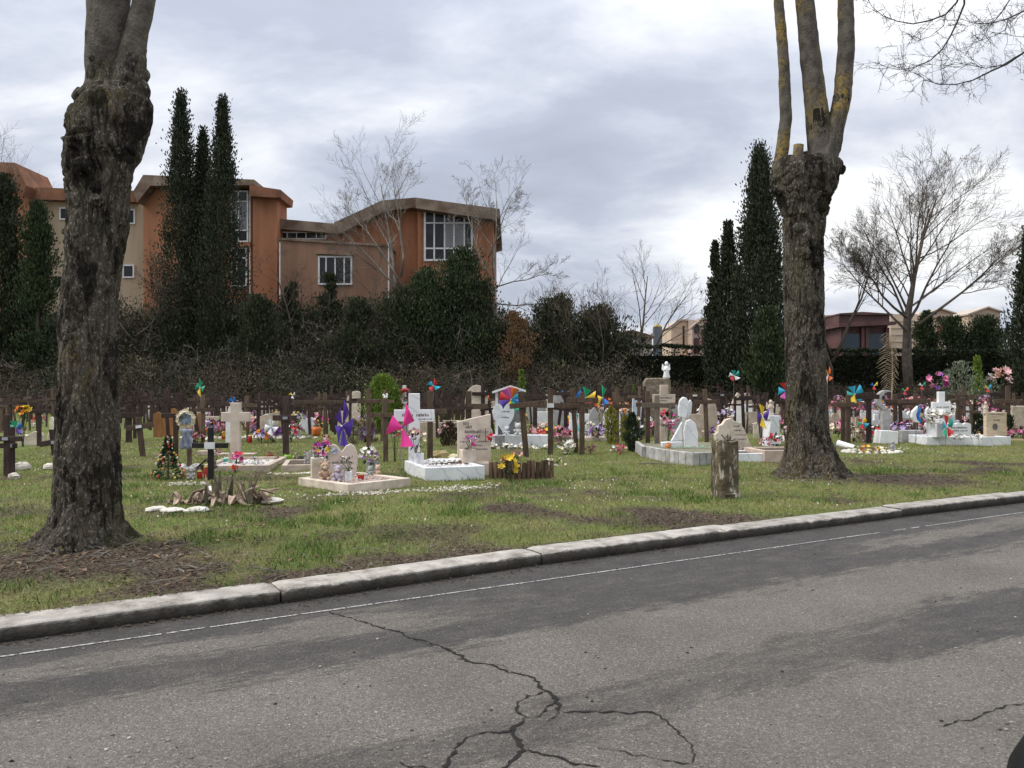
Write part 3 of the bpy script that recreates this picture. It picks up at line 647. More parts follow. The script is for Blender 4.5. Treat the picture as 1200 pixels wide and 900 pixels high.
CHAP = mat('chapel_plaster', (0.62, 0.50, 0.37), (0.52, 0.41, 0.30), 0.4, 0.95, detail=7)
CHAPG = mat('chapel_grey', (0.50, 0.43, 0.36), (0.40, 0.34, 0.28), 0.4, 0.95, detail=7)
REDST = mat('red_granite', (0.125, 0.058, 0.052), (0.07, 0.034, 0.031), 0.9, 0.5, detail=7)
BLUEG = mat('blue_glass', (0.012, 0.040, 0.058), (0.006, 0.018, 0.026), 0.5, 0.1, spec=0.6)
DARKV = mat('dark_doorway', (0.03, 0.022, 0.02), None, 1, 0.8)
def arc(cx_, cz_, r, a0, a1, n=10): return [(cx_+r*math.cos(a0+(a1-a0)*i/n), cz_+r*math.sin(a0+(a1-a0)*i/n)) for i in range(n+1)]
def chapels():
    # red granite mausoleum
    Y = 72.0; t = thing('mausoleum', 'dark red granite mausoleum with blue glass bays behind the clipped hedge', 'mausoleum', (0, 0, 0))
    sx = lambda x: (x-600)/F*Y
    sz = lambda y: H+(HZ-y)/F*Y
    MB().box(sx(986), sx(1042), Y+0.3, Y+6, 0, sz(381)).build('wall', REDST, t)
    MB().prism(wpx([(984, 369), (1010, 367.5), (1043, 369.5), (1043, 377), (984, 379)], Y), Y+0.1, Y+5).build('attic', REDST, t)
    MB().prism(wpx([(979, 380), (1010, 376.5), (1046, 378), (1046, 381), (979, 384)], Y), Y-0.7, Y+6.2).build('cornice', REDST, t)
    MB().prism(wpx([(983, 367.3), (1010, 365.6), (1045, 367.8), (1045, 369), (983, 368.9)], Y), Y-0.2, Y+5.2).build('cornice', REDST, t)
    for a in (985, 1009, 1014, 1038):
        MB().box(sx(a), sx(a+3.6), Y-0.1, Y+0.28, 0, sz(384)).build('pilaster', REDST, t)
    for a, b in ((989.5, 1008), (1018.5, 1037)): MB().box(sx(a), sx(b), Y+0.1, Y+0.26, sz(415), sz(391)).build('pane', BLUEG, t)
    t2 = thing('chapel', 'low cream stone tomb block standing right of the red granite mausoleum', 'chapel', (0, 0, 0)); Y2 = 76.0
    MB().prism(wpx([(1044, 368), (1075, 368), (1075, 460), (1044, 460)], Y2), Y2, Y2+6).build('wall', CHAP, t2)
    for y in (376, 384, 392, 400): MB().prism(wpx([(1043.5, y), (1075.5, y), (1075.5, y+0.9), (1043.5, y+0.9)], Y2), Y2-0.06, Y2-0.002).build('string_course', CHAPG, t2)
    t2 = thing('chapel', 'pale tomb wall seen between the right trunk and the bare tree', 'chapel', (0, 0, 0)); Y2 = 77.0
    MB().prism(wpx([(945, 372), (983, 372), (983, 460), (945, 460)], Y2), Y2, Y2+6).build('wall', CHAPG, t2)
    MB().prism(wpx([(944, 369.5), (984, 369.5), (984, 372), (944, 372)], Y2), Y2-0.3, Y2+6.2).build('cornice', CHAP, t2)
    # two gabled chapels on the right
    Y = 88.0
    t = thing('chapel', 'cream gabled chapel with a round red rimmed window', 'chapel', (0, 0, 0))
    MB().prism(wpx([(1088, 367.5), (1101, 362.8), (1117, 368), (1117, 470), (1088, 470)], Y), Y, Y+6).build('wall', CHAP, t)
    MB().prism(wpx([(1086, 366.8), (1101, 361.2), (1119, 366.8), (1119, 368.3), (1101, 362.7), (1086, 368.3)], Y), Y-0.4, Y+6.2).build('roof', CHAPG, t)
    c = at(1100.3, 374.2, Y); MB().prism(arc(c.x, c.z, 0.29, 0, 2*PI*15/16, 15), Y-0.12, Y-0.003).build('round_window', DARKV, t)
    MB().prism(arc(c.x, c.z, 0.36, 0, 2*PI*15/16, 15), Y-0.06, Y-0.001).build('window_rim', mat('brick_red', (0.33, 0.12, 0.08), None, 2), t)
    MB().prism(wpx([(1099, 381), (1108, 381), (1108, 392), (1099, 392)], Y), Y-0.1, Y-0.003).build('door_surround', MATS['brick_red'], t)
    MB().prism(wpx([(1113, 374), (1117.5, 374), (1117.5, 384), (1113, 384)], Y), Y-0.1, Y-0.003).build('corner_stone', MATS['brick_red'], t)
    t = thing('chapel', 'cream gabled chapel with a blind arch moulding by the right cypress', 'chapel', (0, 0, 0))
    MB().prism(wpx([(1134, 368.5), (1156, 360.6), (1172, 366), (1172, 470), (1134, 470)], Y), Y, Y+6).build('wall', CHAP, t)
    MB().prism(wpx([(1132, 368), (1156, 359.2), (1173.5, 365), (1173.5, 366.5), (1156, 360.9), (1132, 369.6)], Y), Y-0.4, Y+6.2).build('roof', CHAPG, t)
    c = at(1156, 376.5, Y); o_ = arc(c.x, c.z, 0.98, 0, PI, 14)+arc(c.x, c.z, 0.88, PI, 0, 14); MB().prism(o_, Y-0.1, Y-0.003).build('arch_moulding', CHAPG, t)
    c = at(1159, 388, Y); MB().prism(arc(c.x, c.z+0.3, 0.33, 0, PI, 10)+[(c.x-0.33, c.z-1), (c.x+0.33, c.z-1)], Y-0.08, Y-0.004).build('arched_door', DARKV, t)
    # chapels left of the right-hand cypresses
    Y = 80.0
    t = thing('chapel', 'flat topped beige tomb building left of the gabled chapel above the hedge', 'chapel', (0, 0, 0))
    MB().prism(wpx([(786.5, 384), (796, 376), (806, 376), (806, 470), (786.5, 470)], Y), Y, Y+7).build('wall', CHAP, t)
    MB().prism(wpx([(806, 374.5), (813, 375), (813, 470), (806, 470)], Y), Y-0.3, Y+7).build('wall', CHAPG, t)
    MB().prism(wpx([(785.5, 382.5), (796, 374.2), (806, 374.2), (806, 376), (796, 376), (785.5, 384.4)], Y), Y-0.25, Y+7).build('cornice', CHAPG, t)
    MB().prism(wpx([(800, 382), (802, 382), (802, 404), (800, 404)], Y), Y-0.05, Y-0.003).build('slit_window', DARKV, t)
    t = thing('chapel', 'pinkish gabled chapel with a porthole and small arched door left of the cypresses', 'chapel', (0, 0, 0)); Y = 78.0
    MB().prism(wpx([(811, 383), (817, 378), (822, 374), (845, 372), (845, 470), (811, 470)], Y), Y, Y+6).build('wall', mat('chapel_pink', (0.56, 0.42, 0.34), (0.47, 0.35, 0.28), 0.4, 0.95), t)
    MB().prism(wpx([(809, 383.5), (816, 377), (822, 382), (822, 384), (816, 379), (809, 385.5)], Y), Y-0.35, Y-0.003).build('pediment', CHAPG, t)
    MB().prism(wpx([(820, 373), (846, 371), (846, 373), (820, 375.2)], Y), Y-0.3, Y+6).build('cornice', CHAPG, t)
    c = at(816.5, 386.5, Y); MB().prism([(c.x+x*0.62, c.z+z) for x, z in arc(0, 0, 0.42, 0, 2*PI*15/16, 15)], Y-0.1, Y-0.003).build('porthole', mat('porthole_grey', (0.10, 0.085, 0.08), None, 2), t)
    c = at(816, 402, Y); MB().prism(arc(c.x, c.z+0.25, 0.28, 0, PI, 10)+[(c.x-0.28, c.z-1), (c.x+0.28, c.z-1)], Y-0.08, Y-0.004).build('arched_door', mat('door_red', (0.12, 0.05, 0.045), None, 2), t)
    for x in (810.5, 822): MB().prism(wpx([(x, 386), (x+4 if x > 815 else x+1.5, 386), (x+4 if x > 815 else x+1.5, 410), (x, 410)], Y), Y-0.2, Y-0.004).build('pilaster', MATS['door_red'] if x > 815 else CHAPG, t)
    # grey tank with a yellow lid and low house at the end of the thicket
    t = thing('water_tank', 'grey tank with a yellow lid above the hedge end', 'tank', (0, 0, 0)); Y = 75.0
    c = at(770.5, 396, Y); MB().box(c.x-0.36, c.x+0.36, Y-0.4, Y+0.4, 0, at(0, 383, Y).z).build('tank_body', mat('tank_grey', (0.15, 0.17, 0.19), None, 1), t)
    MB().lathe([(0.36, 0), (0.30, 0.14), (0.1, 0.2)], (c.x, Y, at(0, 383, Y).z+0.005), 10).build('lid', mat('lid_yellow', (0.55, 0.40, 0.05), None, 2), t)
    t = thing('small_house', 'low pale house half hidden at the right end of the thicket', 'house', (0, 0, 0)); Y = 70.0
    MB().prism(wpx([(731, 393), (764, 396), (764, 470), (731, 470)], Y), Y, Y+5).build('wall', CHAPG, t)
    MB().prism(wpx([(729, 389), (740, 387), (766, 394), (766, 396.5), (729, 393)], Y), Y-0.5, Y+5.2).build('roof', FASCIA, t)
    for x in (735, 752): MB().prism(wpx([(x, 397), (x+5, 397.5), (x+5, 404), (x, 403.5)], Y), Y-0.06, Y-0.003).build('window', DARKV, t)
chapels()

# ============================================================ trees
def leaf_cloud(centres, dirs, L, Wd, droop=0.0):
    """quads: one leaf per centre, pointing along dirs"""
    n = len(centres); d = dirs/np.linalg.norm(dirs, axis=1, keepdims=True)
    r = RNG.normal(size=(n, 3)); s = np.cross(d, r); s /= np.linalg.norm(s, axis=1, keepdims=True)+1e-9
    L = np.broadcast_to(np.asarray(L, float), (n,))[:, None]; Wd = np.broadcast_to(np.asarray(Wd, float), (n,))[:, None]
    V = np.stack([centres, centres+d*L*.5+s*Wd*.5, centres+d*L, centres+d*L*.5-s*Wd*.5], 1).reshape(-1, 3)
    return V, np.arange(4*n).reshape(-1, 4)
def cypress(px, ptop, pw, Y, label, base=None, n=9000, m=CYP, name='cypress_tree', cat='cypress', sharp=0.95, belly=0.28, trunk_r=0.16, lf=0.32, group=None, seed=0, bx_=None, rag=None, rag_n=60, zst=None):
    tall = name == 'cypress_tree'; rag = (0.25 if tall else 0.75) if rag is None else rag; zst = (2.6 if tall else 1.0) if zst is None else zst
    x = (px-600)/F*Y if bx_ is None else bx_
    zb = float(gz(x, Y)) if base is None else base
    top = H+(HZ-ptop)/F*Y; h = top-zb; r = pw/2/F*Y
    if Y > 40: n = int(n*2.0); lf = lf*0.66; rag_n = 90 if tall else 260
    t = thing(name, label, cat, (x, Y, zb), 0, group)
    MB().tube([(0, 0, -0.05), (0, 0, h*0.5), (0.03, 0, h*0.93)], [trunk_r, trunk_r*0.6, 0.01], 7).build('trunk', BARKB, t)
    K = max(10, n//rag_n); cu = (np.arange(K)+RNG.random(K))/K; cu = cu**0.9; ca = RNG.uniform(0, 2*PI, K)
    pf = lambda q: np.minimum(1, (np.clip(1-q, 0, 1)/(1-belly))**sharp)*np.minimum(1, 0.55+q/belly*0.45)
    cr_ = r*pf(cu)*RNG.uniform(1-rag, 1+rag*0.35, K)*(RNG.random(K)**0.3)*0.88
    idx = RNG.integers(0, K, n); sg = (0.10+0.16*RNG.random(K))[idx]*r*(0.35+0.65*pf(cu)[idx])*(1.0 if tall or Y < 40 else 1.35)
    G3 = RNG.normal(size=(n, 3)); a = ca[idx]
    Cn = np.stack([cr_[idx]*np.cos(a)+G3[:, 0]*sg, cr_[idx]*np.sin(a)+G3[:, 1]*sg, 0.03*h+cu[idx]*h*0.955+np.clip(G3[:, 2], -2.5, 1.6)*sg*zst-lf*0.3], 1)
    Cn[:, 2] = np.clip(Cn[:, 2], 0.01, None); a = np.arctan2(Cn[:, 1], Cn[:, 0])
    out = np.stack([np.cos(a)*0.4, np.sin(a)*0.4, np.full(n, 1.0)], 1)+RNG.normal(0, 0.22, (n, 3))
    V, Fc = leaf_cloud(Cn, out, lf*RNG.uniform(0.6, 1.2, n), lf*0.42)
    link('crown', npmesh('crown', V, Fc, m), t)
    return t
cypress(212, 110, 74, 51.5, 'tall dark cypress, leftmost of the three before the orange building', group='three cypresses by the building', seed=1, n=12000)
cypress(238, 152, 62, 52.6, 'shorter dark cypress between its two taller neighbours before the orange building', group='three cypresses by the building', seed=2, n=9000)
cypress(261, 117, 68, 51.0, 'tall dark cypress beside the stair window of the orange building', group='three cypresses by the building', seed=3, n=12000)
cypress(890, 178, 94, 45.0, 'tallest dark cypress close left of the right pollarded trunk', group='cypresses by the hedge', seed=4, n=20000, sharp=0.80, belly=0.12)
cypress(853, 263, 54, 46.0, 'slim dark cypress left of the tallest cypress', group='cypresses by the hedge', seed=5, n=7000)
cypress(838, 282, 34, 46.4, 'narrow dark cypress, leftmost by the gabled chapel', group='cypresses by the hedge', seed=6, n=5000)
cypress(1208, 258, 58, 44.0, 'dark cypress cut off by the right edge of the picture', group='cypresses by the hedge', seed=7, n=9000)
cypress(899, 362, 56, 42.5, 'round bushy evergreen tree in front of the tallest cypress', m=EVER, name='evergreen_tree', cat='evergreen tree', n=7000, sharp=0.5, belly=0.4, lf=0.3, seed=8)
cypress(1086, 366, 44, 52.0, 'cone shaped dark evergreen below the round window chapel', m=EVER, name='evergreen_tree', cat='evergreen tree', n=6000, sharp=0.7, belly=0.3, lf=0.3, seed=9)
cypress(1118, 372, 46, 50.5, 'rounded evergreen between the two gabled chapels', m=EVER, name='evergreen_tree', cat='evergreen tree', n=6000, sharp=0.45, belly=0.4, lf=0.3, seed=10)
cypress(1152, 374, 60, 50.0, 'broad dark evergreen below the arched chapel', m=EVER, name='evergreen_tree', cat='evergreen tree', n=7000, sharp=0.4, belly=0.4, lf=0.3, seed=11)
cypress(5, 205, 66, 50.0, 'tall dark ivy clad tree at the left edge of the picture', m=IVY, name='evergreen_tree', cat='evergreen tree', n=12000, sharp=0.6, belly=0.35, lf=0.36, seed=12)
cypress(44, 236, 54, 49.5, 'bushy dark evergreen just left of the left trunk', m=EVER, name='evergreen_tree', cat='evergreen tree', n=9000, sharp=0.6, belly=0.4, lf=0.36, seed=13)
cypress(540, 296, 92, 51.0, 'broad dark green laurel in front of the big window bay', m=EVER, name='laurel_tree', cat='evergreen tree', n=11000, sharp=0.5, belly=0.45, lf=0.36, seed=14)
cypress(496, 318, 80, 50.5, 'lower dark green bush left of the big laurel', m=EVER, name='laurel_tree', cat='evergreen tree', n=7000, sharp=0.45, belly=0.45, lf=0.36, seed=15)
cypress(566, 332, 66, 50.4, 'loose dark ivy bush at the right foot of the big laurel', m=IVY, name='ivy_bush', cat='bush', n=5000, sharp=0.4, belly=0.5, lf=0.36, seed=91)
cypress(470, 342, 60, 50.0, 'low dark ivy bush below the pale birch', m=IVY, name='ivy_bush', cat='bush', n=4000, sharp=0.4, belly=0.5, lf=0.36, seed=92)
cypress(415, 352, 56, 49.5, 'dark ivy bush under the rosy wall', m=IVY, name='ivy_bush', cat='bush', n=4000, sharp=0.4, belly=0.5, lf=0.36, seed=93)
cypress(300, 348, 60, 49.5, 'dark ivy bush right of the three cypresses', m=IVY, name='ivy_bush', cat='bush', n=4000, sharp=0.4, belly=0.5, lf=0.36, seed=94)
cypress(603, 366, 46, 48.6, 'brown leaved shrub glowing rusty against the dark thicket', m=BROWNL, name='rusty_shrub', cat='shrub', n=2600, sharp=0.4, belly=0.5, lf=0.26, seed=16)
cypress(655, 352, 74, 51.0, 'dark ivy covered tree standing right of the rusty shrub', m=IVY, name='ivy_tree', cat='tree', n=6000, sharp=0.5, belly=0.5, lf=0.36, seed=17)
cypress(706, 362, 84, 51.0, 'dark ivy covered tree at the thicket end by the bare tree', m=IVY, name='ivy_tree', cat='tree', n=6500, sharp=0.5, belly=0.5, lf=0.36, seed=18)
cypress(386, 318, 34, 53.0, 'slender dark ivy clad stem in front of the four light window', m=IVY, name='ivy_tree', cat='tree', n=2600, sharp=0.4, belly=0.5, lf=0.34, seed=19)
cypress(342, 330, 36, 53.0, 'slender dark ivy clad stem left of the four light window', m=IVY, name='ivy_tree', cat='tree', n=2200, sharp=0.4, belly=0.5, lf=0.34, seed=20)

def branch_tree(rng, h, r, forks, crown_w, levels=4, dens=6, up=0.25, first=0.25, wob=0.10):
    """tubes of a bare tree: list of (points, radii, level)"""
    out = []
    def go(p, d, L, r0, lev):
        k = 5 if lev < 3 else 4
        pts = [p]; rad = [r0]; dd = d.copy()
        for i in range(k):
            dd = (dd+Vector((rng.gauss(0, wob), rng.gauss(0, wob), rng.gauss(0, wob)+up*0.16*(1 if lev else 0.6)))).normalized()
            p = p+dd*(L/k); pts.append(p); rad.append(r0*(1-0.80*(i+1)/k))
        out.append((pts, rad, lev))
        if lev >= levels: return
        nb = (dens+2, dens, dens-1, max(3, dens-3))[min(lev, 3)]
        for i in range(nb):
            t = (first if lev == 0 else 0.22)+(1-(first if lev == 0 else 0.22))*(i+rng.random()*0.8)/nb
            j = min(k-1, int(t*k)); q = pts[j].lerp(pts[j+1], t*k-j); rr = (rad[j]+(rad[j+1]-rad[j])*(t*k-j))
            ax = (pts[j+1]-pts[j]).normalized(); o = ax.orthogonal().normalized(); o = Matrix.Rotation(rng.uniform(0, 2*PI), 3, ax) @ o
            ang = R(rng.uniform(24, 50)); nd = (ax*math.cos(ang)+o*math.sin(ang)*crown_w).normalized()
            ln = L*(1-t*0.5)*rng.uniform(0.42, 0.74)
            go(q, nd, ln, max(0.0035, rr*rng.uniform(0.45, 0.68)), lev+1)
    for (p, d, L, rr) in forks: go(Vector(p), Vector(d).normalized(), L, rr, 0)
    return out
def bare_tree(x, Y, zb, tubes, label, m, group=None, name='bare_tree', minr=0.0):
    t = thing(name, label, 'tree', (x, Y, zb), 0, group); tr = MB(); cr = MB()
    for pts, rad, lev in tubes:
        rad = [max(q, minr) for q in rad]
        if lev == 0: tr.tube(pts, rad, 8)
        else: cr.tube(pts, rad, 5 if lev == 1 else (4 if lev == 2 else 3), cap=False)
    tr.build('trunk', m, t, smooth=True); cr.build('crown', m, t); return t
def plant_bare(px, ptop, Y, label, m, seed, r=0.16, forks=None, levels=4, dens=6, cw=1.0, up=0.25, first=0.25, minr=0.006, name='bare_tree', base=None, lean=0.0):
    x = (px-600)/F*Y; zb = float(gz(x, Y)) if base is None else base; h = H+(HZ-ptop)/F*Y-zb; rng = random.Random(seed)
    f = forks(h) if forks else [((0, 0, -0.05), (lean, 0, 1), h*0.97, r)]
    bare_tree(x, Y, zb, branch_tree(rng, h, r, f, cw, levels, dens, up, first), label, m, name=name, minr=minr)
# the wide bare tree at the right with its double trunk
plant_bare(1065, 205, 46.0, 'wide bare winter tree with a forked trunk in front of the hedge', BARKB, 3,
           forks=lambda h: [((0, 0, -0.05), (-0.03, 0, 1), h*0.97, 0.22), ((0.15, 0, 0.6), (0.06, 0.03, 1), h*0.88, 0.18), ((0.55, 0, 4.6), (0.75, 0.1, 0.62), h*0.48, 0.10), ((-0.12, 0, 5.0), (-0.75, -0.1, 0.6), h*0.40, 0.085), ((-0.1, 0, 4.2), (-0.5, 0.4, 0.8), h*0.42, 0.08)], levels=4, dens=8, cw=1.0, up=0.3, first=0.33, minr=0.0055)
plant_bare(975, 268, 47.0, 'smaller bare tree between the right trunk and the red mausoleum', BARKB, 5,
           forks=lambda h: [((0, 0, -0.05), (0.03, 0, 1), h*0.95, 0.17), ((0, 0, 2.2), (0.55, 0, 0.85), h*0.68, 0.11), ((0, 0, 2.6), (-0.4, 0, 0.9), h*0.62, 0.09)], levels=4, dens=6, up=0.3, first=0.35, minr=0.005)
plant_bare(748, 308, 50.0, 'bare tree with a few dark buds standing at the right end of the thicket', BARKB, 8,
           forks=lambda h: [((0, 0, -0.05), (-0.02, 0, 1), h*0.97, 0.13), ((0.1, 0, 1.2), (0.42, 0, 0.9), h*0.72, 0.09), ((-0.1, 0, 1.0), (-0.40, 0, 0.9), h*0.70, 0.08)], levels=3, dens=6, up=0.35, first=0.3, minr=0.0055)
plant_bare(470, 192, 54.5, 'tall pale bare birch in front of the orange end block', TWIGG, 13,
           forks=lambda h: [((0, 0, -0.05), (-0.01, 0, 1), h*0.98, 0.15), ((0, 0, h*0.38), (-0.45, 0, 0.8), h*0.48, 0.08), ((0, 0, h*0.42), (0.30, 0, 0.9), h*0.52, 0.09), ((0, 0, h*0.36), (-0.7, 0, 0.45), h*0.38, 0.05)], levels=4, dens=6, up=0.35, first=0.4, minr=0.0055)
plant_bare(572, 222, 54.0, 'pale bare tree drooping round the right corner of the orange block', TWIGG, 21,
           forks=lambda h: [((0, 0, -0.05), (0.02, 0, 1), h*0.97, 0.12), ((0, 0, h*0.5), (-0.45, -0.1, 0.85), h*0.46, 0.06), ((0, 0, h*0.42), (0.75, 0, 0.25), h*0.40, 0.06), ((0, 0, h*0.34), (0.9, -0.1, -0.02), h*0.40, 0.06), ((0, 0, h*0.6), (0.4, -0.1, 0.85), h*0.36, 0.05)], levels=4, dens=6, up=0.2, first=0.4, minr=0.0055)
plant_bare(640, 344, 50.0, 'thin bare sapling rising from the thicket beside the ivy tree', TWIGB, 25, r=0.07, levels=3, dens=6, up=0.4, minr=0.006,
           forks=lambda h: [((0, 0, 0), (0.05, 0, 1), h*0.95, 0.06), ((-0.6, 0, 0), (-0.15, 0, 1), h*0.85, 0.05), ((0.8, 0, 0), (0.3, 0, 1), h*0.9, 0.05)])
plant_bare(690, 346, 50.0, 'cluster of thin bare stems left of the budded bare tree', TWIGB, 29, r=0.07, levels=3, dens=6, up=0.4, minr=0.006,
           forks=lambda h: [((0, 0, 0), (-0.1, 0, 1), h*0.95, 0.055), ((0.9, 0, 0), (0.1, 0, 1), h*0.9, 0.05), ((-1.0, 0, 0), (0.1, 0, 1), h*0.85, 0.05)])
plant_bare(160, 300, 50.5, 'gnarled leafless shrub tree at the foot of the beige wall', BARKB, 31, r=0.11, levels=3, dens=6, up=0.15, first=0.35, minr=0.012,
           forks=lambda h: [((0, 0, 0), (0.1, 0, 1), h*0.9, 0.12), ((0, 0, h*.4), (0.7, 0, .6), h*0.5, 0.07), ((0, 0, h*.35), (-0.7, 0, .6), h*0.5, 0.07)])
plant_bare(15, 168, 52.0, 'pale bare twigs rising above the left edge roof', TWIGG, 33, r=0.10, levels=3, dens=6, up=0.3, first=0.5, minr=0.0055)
plant_bare(66, 172, 53.0, 'pale bare tree behind the left trunk above the beige wing', TWIGG, 35, r=0.10, levels=3, dens=6, up=0.3, first=0.5, minr=0.0055)
plant_bare(348, 295, 52.0, 'bare rounded shrub tree in front of the rosy wall', TWIGB, 37, r=0.09, levels=4, dens=5, up=0.1, first=0.4, minr=0.006, cw=1.3)
plant_bare(425, 300, 52.0, 'twiggy bare shrub tree below the rosy wall corner', TWIGB, 39, r=0.08, levels=4, dens=5, up=0.1, first=0.3, minr=0.006, cw=1.3)

# ------------------------------------------------------------ thicket on the bank, hedge, rough growth
def twig_clump(rng, n1=9, n2=8, n3=4):
    mb = MB()
    for _ in range(n1):
        a = rng.uniform(0, 2*PI); tl = rng.uniform(0.15, 0.9); d = Vector((math.cos(a)*tl, math.sin(a)*tl, 1)).normalized(); L = rng.uniform(0.6, 1.15)
        p0 = Vector((rng.gauss(0, .12), rng.gauss(0, .12), -0.05)); pts = [p0]
        for i in range(4):
            d = (d+Vector((rng.gauss(0, .15), rng.gauss(0, .15), -0.14+rng.gauss(0, .12)))).normalized(); pts.append(pts[-1]+d*L/4)
        mb.tube(pts, [0.011, 0.009, 0.007, 0.005, 0.003], 3, cap=False)
        for _ in range(n2):
            i = rng.randrange(1, 4); q = pts[i].lerp(pts[i+1], rng.random()); e = Vector((rng.gauss(0, 1), rng.gauss(0, 1), rng.gauss(0.35, .7))).normalized(); l = rng.uniform(.12, .38)
            m1 = q+e*l*.5+Vector((0, 0, rng.gauss(0, .02))); q2 = q+e*l+Vector((0, 0, -0.05))
            mb.tube([q, m1, q2], [0.0045, 0.0035, 0.0025], 3, cap=False)
            for _ in range(n3):
                e2 = (e+Vector((rng.gauss(0, .8), rng.gauss(0, .8), rng.gauss(0, .8)))).normalized(); s = q.lerp(q2, rng.random())
                mb.tube([s, s+e2*rng.uniform(.05, .16)], [0.0028, 0.002], 3, cap=False)
    V = np.array([tuple(v) for v in mb.v]); return V, np.array(mb.f)
def leaf_clump(n, lf):
    u = RNG.normal(size=(n, 3)); u /= np.linalg.norm(u, axis=1, keepdims=True); r = RNG.random(n)**0.4
    c = u*r[:, None]*np.array([0.62, 0.62, 0.5]); c *= (0.75+0.5*vnoise(u[:, 0]*3+5, u[:, 2]*3+u[:, 1]*2, 4))[:, None]; c[:, 2] += 0.42
    return leaf_cloud(c, u+RNG.normal(0, .6, (n, 3))+np.array([0, 0, .2]), lf*RNG.uniform(.6, 1.3, n), lf*0.6)
def mass(name, label, cat, protos, spots, m):
    Vs, Fs = [], []; o = 0
    for i, (x, y, z, s, sz_) in enumerate(spots):
        V, Fc = protos[i % len(protos)]; a = RNG.uniform(0, 2*PI); c_, s_ = math.cos(a), math.sin(a)
        W_ = np.stack([(V[:, 0]*c_-V[:, 1]*s_)*s+x, (V[:, 0]*s_+V[:, 1]*c_)*s+y, V[:, 2]*sz_+z], 1)
        Vs.append(W_); Fs.append(Fc+o); o += len(V)
    return tag(stuff(link(name, npmesh(name, np.concatenate(Vs), np.concatenate(Fs), m))), label, cat)
def thicket():
    rng = random.Random(12)
    top = lambda px: np.interp(px, [-60, 0, 60, 100, 150, 200, 280, 330, 380, 430, 480, 540, 600, 650, 700, 735, 760], [372, 376, 358, 342, 334, 350, 328, 326, 338, 334, 332, 325, 354, 358, 368, 394, 410])
    tw = [twig_clump(rng) for _ in range(5)]; lc = [leaf_clump(700, 0.048) for _ in range(4)]
    A, B_, D, E = [], [], [], []
    for k in range(1150):
        y = rng.uniform(46.6, 57.0); px = rng.uniform(-70, 755); x = (px-600)/F*y; z = float(gz(x, y))
        lim = H+(HZ-top(px)-(fbm(px/38.0, 3.0, 44, 3)-0.45)*62)/F*y-z
        hgt = min(rng.uniform(1.8, 3.7)+1.9*rng.random()*(y > 51), lim*rng.uniform(0.85, 1.04))
        if hgt < 0.5: continue
        s = (x, y, z-0.1, hgt*rng.uniform(0.6, 0.95), hgt)
        q = rng.random()
        (A if q < 0.38 else B_ if q < 0.50 else D if q < 0.78 else E).append(s)
    for k in range(90):   # low skirt along the foot
        px = rng.uniform(-70, 745); y = rng.uniform(45.9, 47.2); x = (px-600)/F*y; h_ = rng.uniform(0.7, 1.6)
        (E if rng.random() < 0.6 else D).append((x, y, float(gz(x, y))-0.1, h_*1.1, h_))
    mass('bramble_thicket', 'brown leafless bramble and scrub covering the bank', 'thicket', tw, A, TWIGB)
    mass('bare_scrub', 'grey bare scrub twigs tangled through the bank thicket', 'thicket', tw, B_, TWIGG)
    mass('ivy_undergrowth', 'dark green ivy and evergreen undergrowth on the bank', 'undergrowth', lc, D, IVY)
    mass('olive_undergrowth', 'dull olive brown undergrowth on the bank', 'undergrowth', lc, E, SCRUB)
    A2, B2 = [], []
    for k in range(170):  # rough growth before the hedge, right half
        px = rng.uniform(690, 1215); y = rng.uniform(43.5, 46.8); x = (px-600)/F*y; z = float(gz(x, y)); h_ = rng.uniform(0.8, 2.0)
        (A2 if rng.random() < 0.62 else B2).append((x, y, z-0.1, h_*0.9, h_))
    mass('dry_undergrowth', 'brown dry weeds and brambles at the foot of the clipped hedge', 'undergrowth', tw, A2, leafmat('twig_rust', (0.13, 0.085, 0.055)))
    mass('low_undergrowth', 'low dark green growth at the foot of the clipped hedge', 'undergrowth', lc, B2, SCRUB)
    # clipped hedge
    n = 26000; x0, x1 = (728-600)/F*48, (1225-600)/F*48
    h = thing('clipped_hedge', 'long dark clipped hedge in front of the chapels', 'hedge', ((x0+x1)/2, 48.6, float(gz(20, 48))))
    f = RNG.random(n); X = RNG.uniform(x0, x1, n)-(x0+x1)/2; tz = np.interp(X, [x0-(x0+x1)/2, x1-(x0+x1)/2], [3.2, 2.75])+(fbm(X*1.5, X*0, 3, 3)-.5)*0.25
    front = f < 0.7
    Yl = np.where(front, -0.6+np.abs(RNG.normal(0, .06, n)), RNG.uniform(-.6, .6, n)); Zl = np.where(front, RNG.random(n)*tz, tz-np.abs(RNG.normal(0, .07, n)))
    Yl += (fbm(X*1.2, Zl*1.2, 17, 3)-.5)*0.35
    dirs = np.stack([RNG.normal(0, .6, n), np.where(front, -0.8, -.2)+RNG.normal(0, .3, n), np.where(front, .2, .9)+RNG.normal(0, .4, n)], 1)
    V, Fc = leaf_cloud(np.stack([X, Yl, Zl], 1), dirs, 0.16*RNG.uniform(.6, 1.3, n), 0.10)
    link('foliage', npmesh('foliage', V, Fc, leafmat('leaf_hedge', (0.038, 0.050, 0.022), (0.022, 0.030, 0.014), 0.5)), h)
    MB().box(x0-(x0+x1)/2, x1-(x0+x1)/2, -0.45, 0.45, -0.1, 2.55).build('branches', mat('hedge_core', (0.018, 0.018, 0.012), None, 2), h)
thicket()

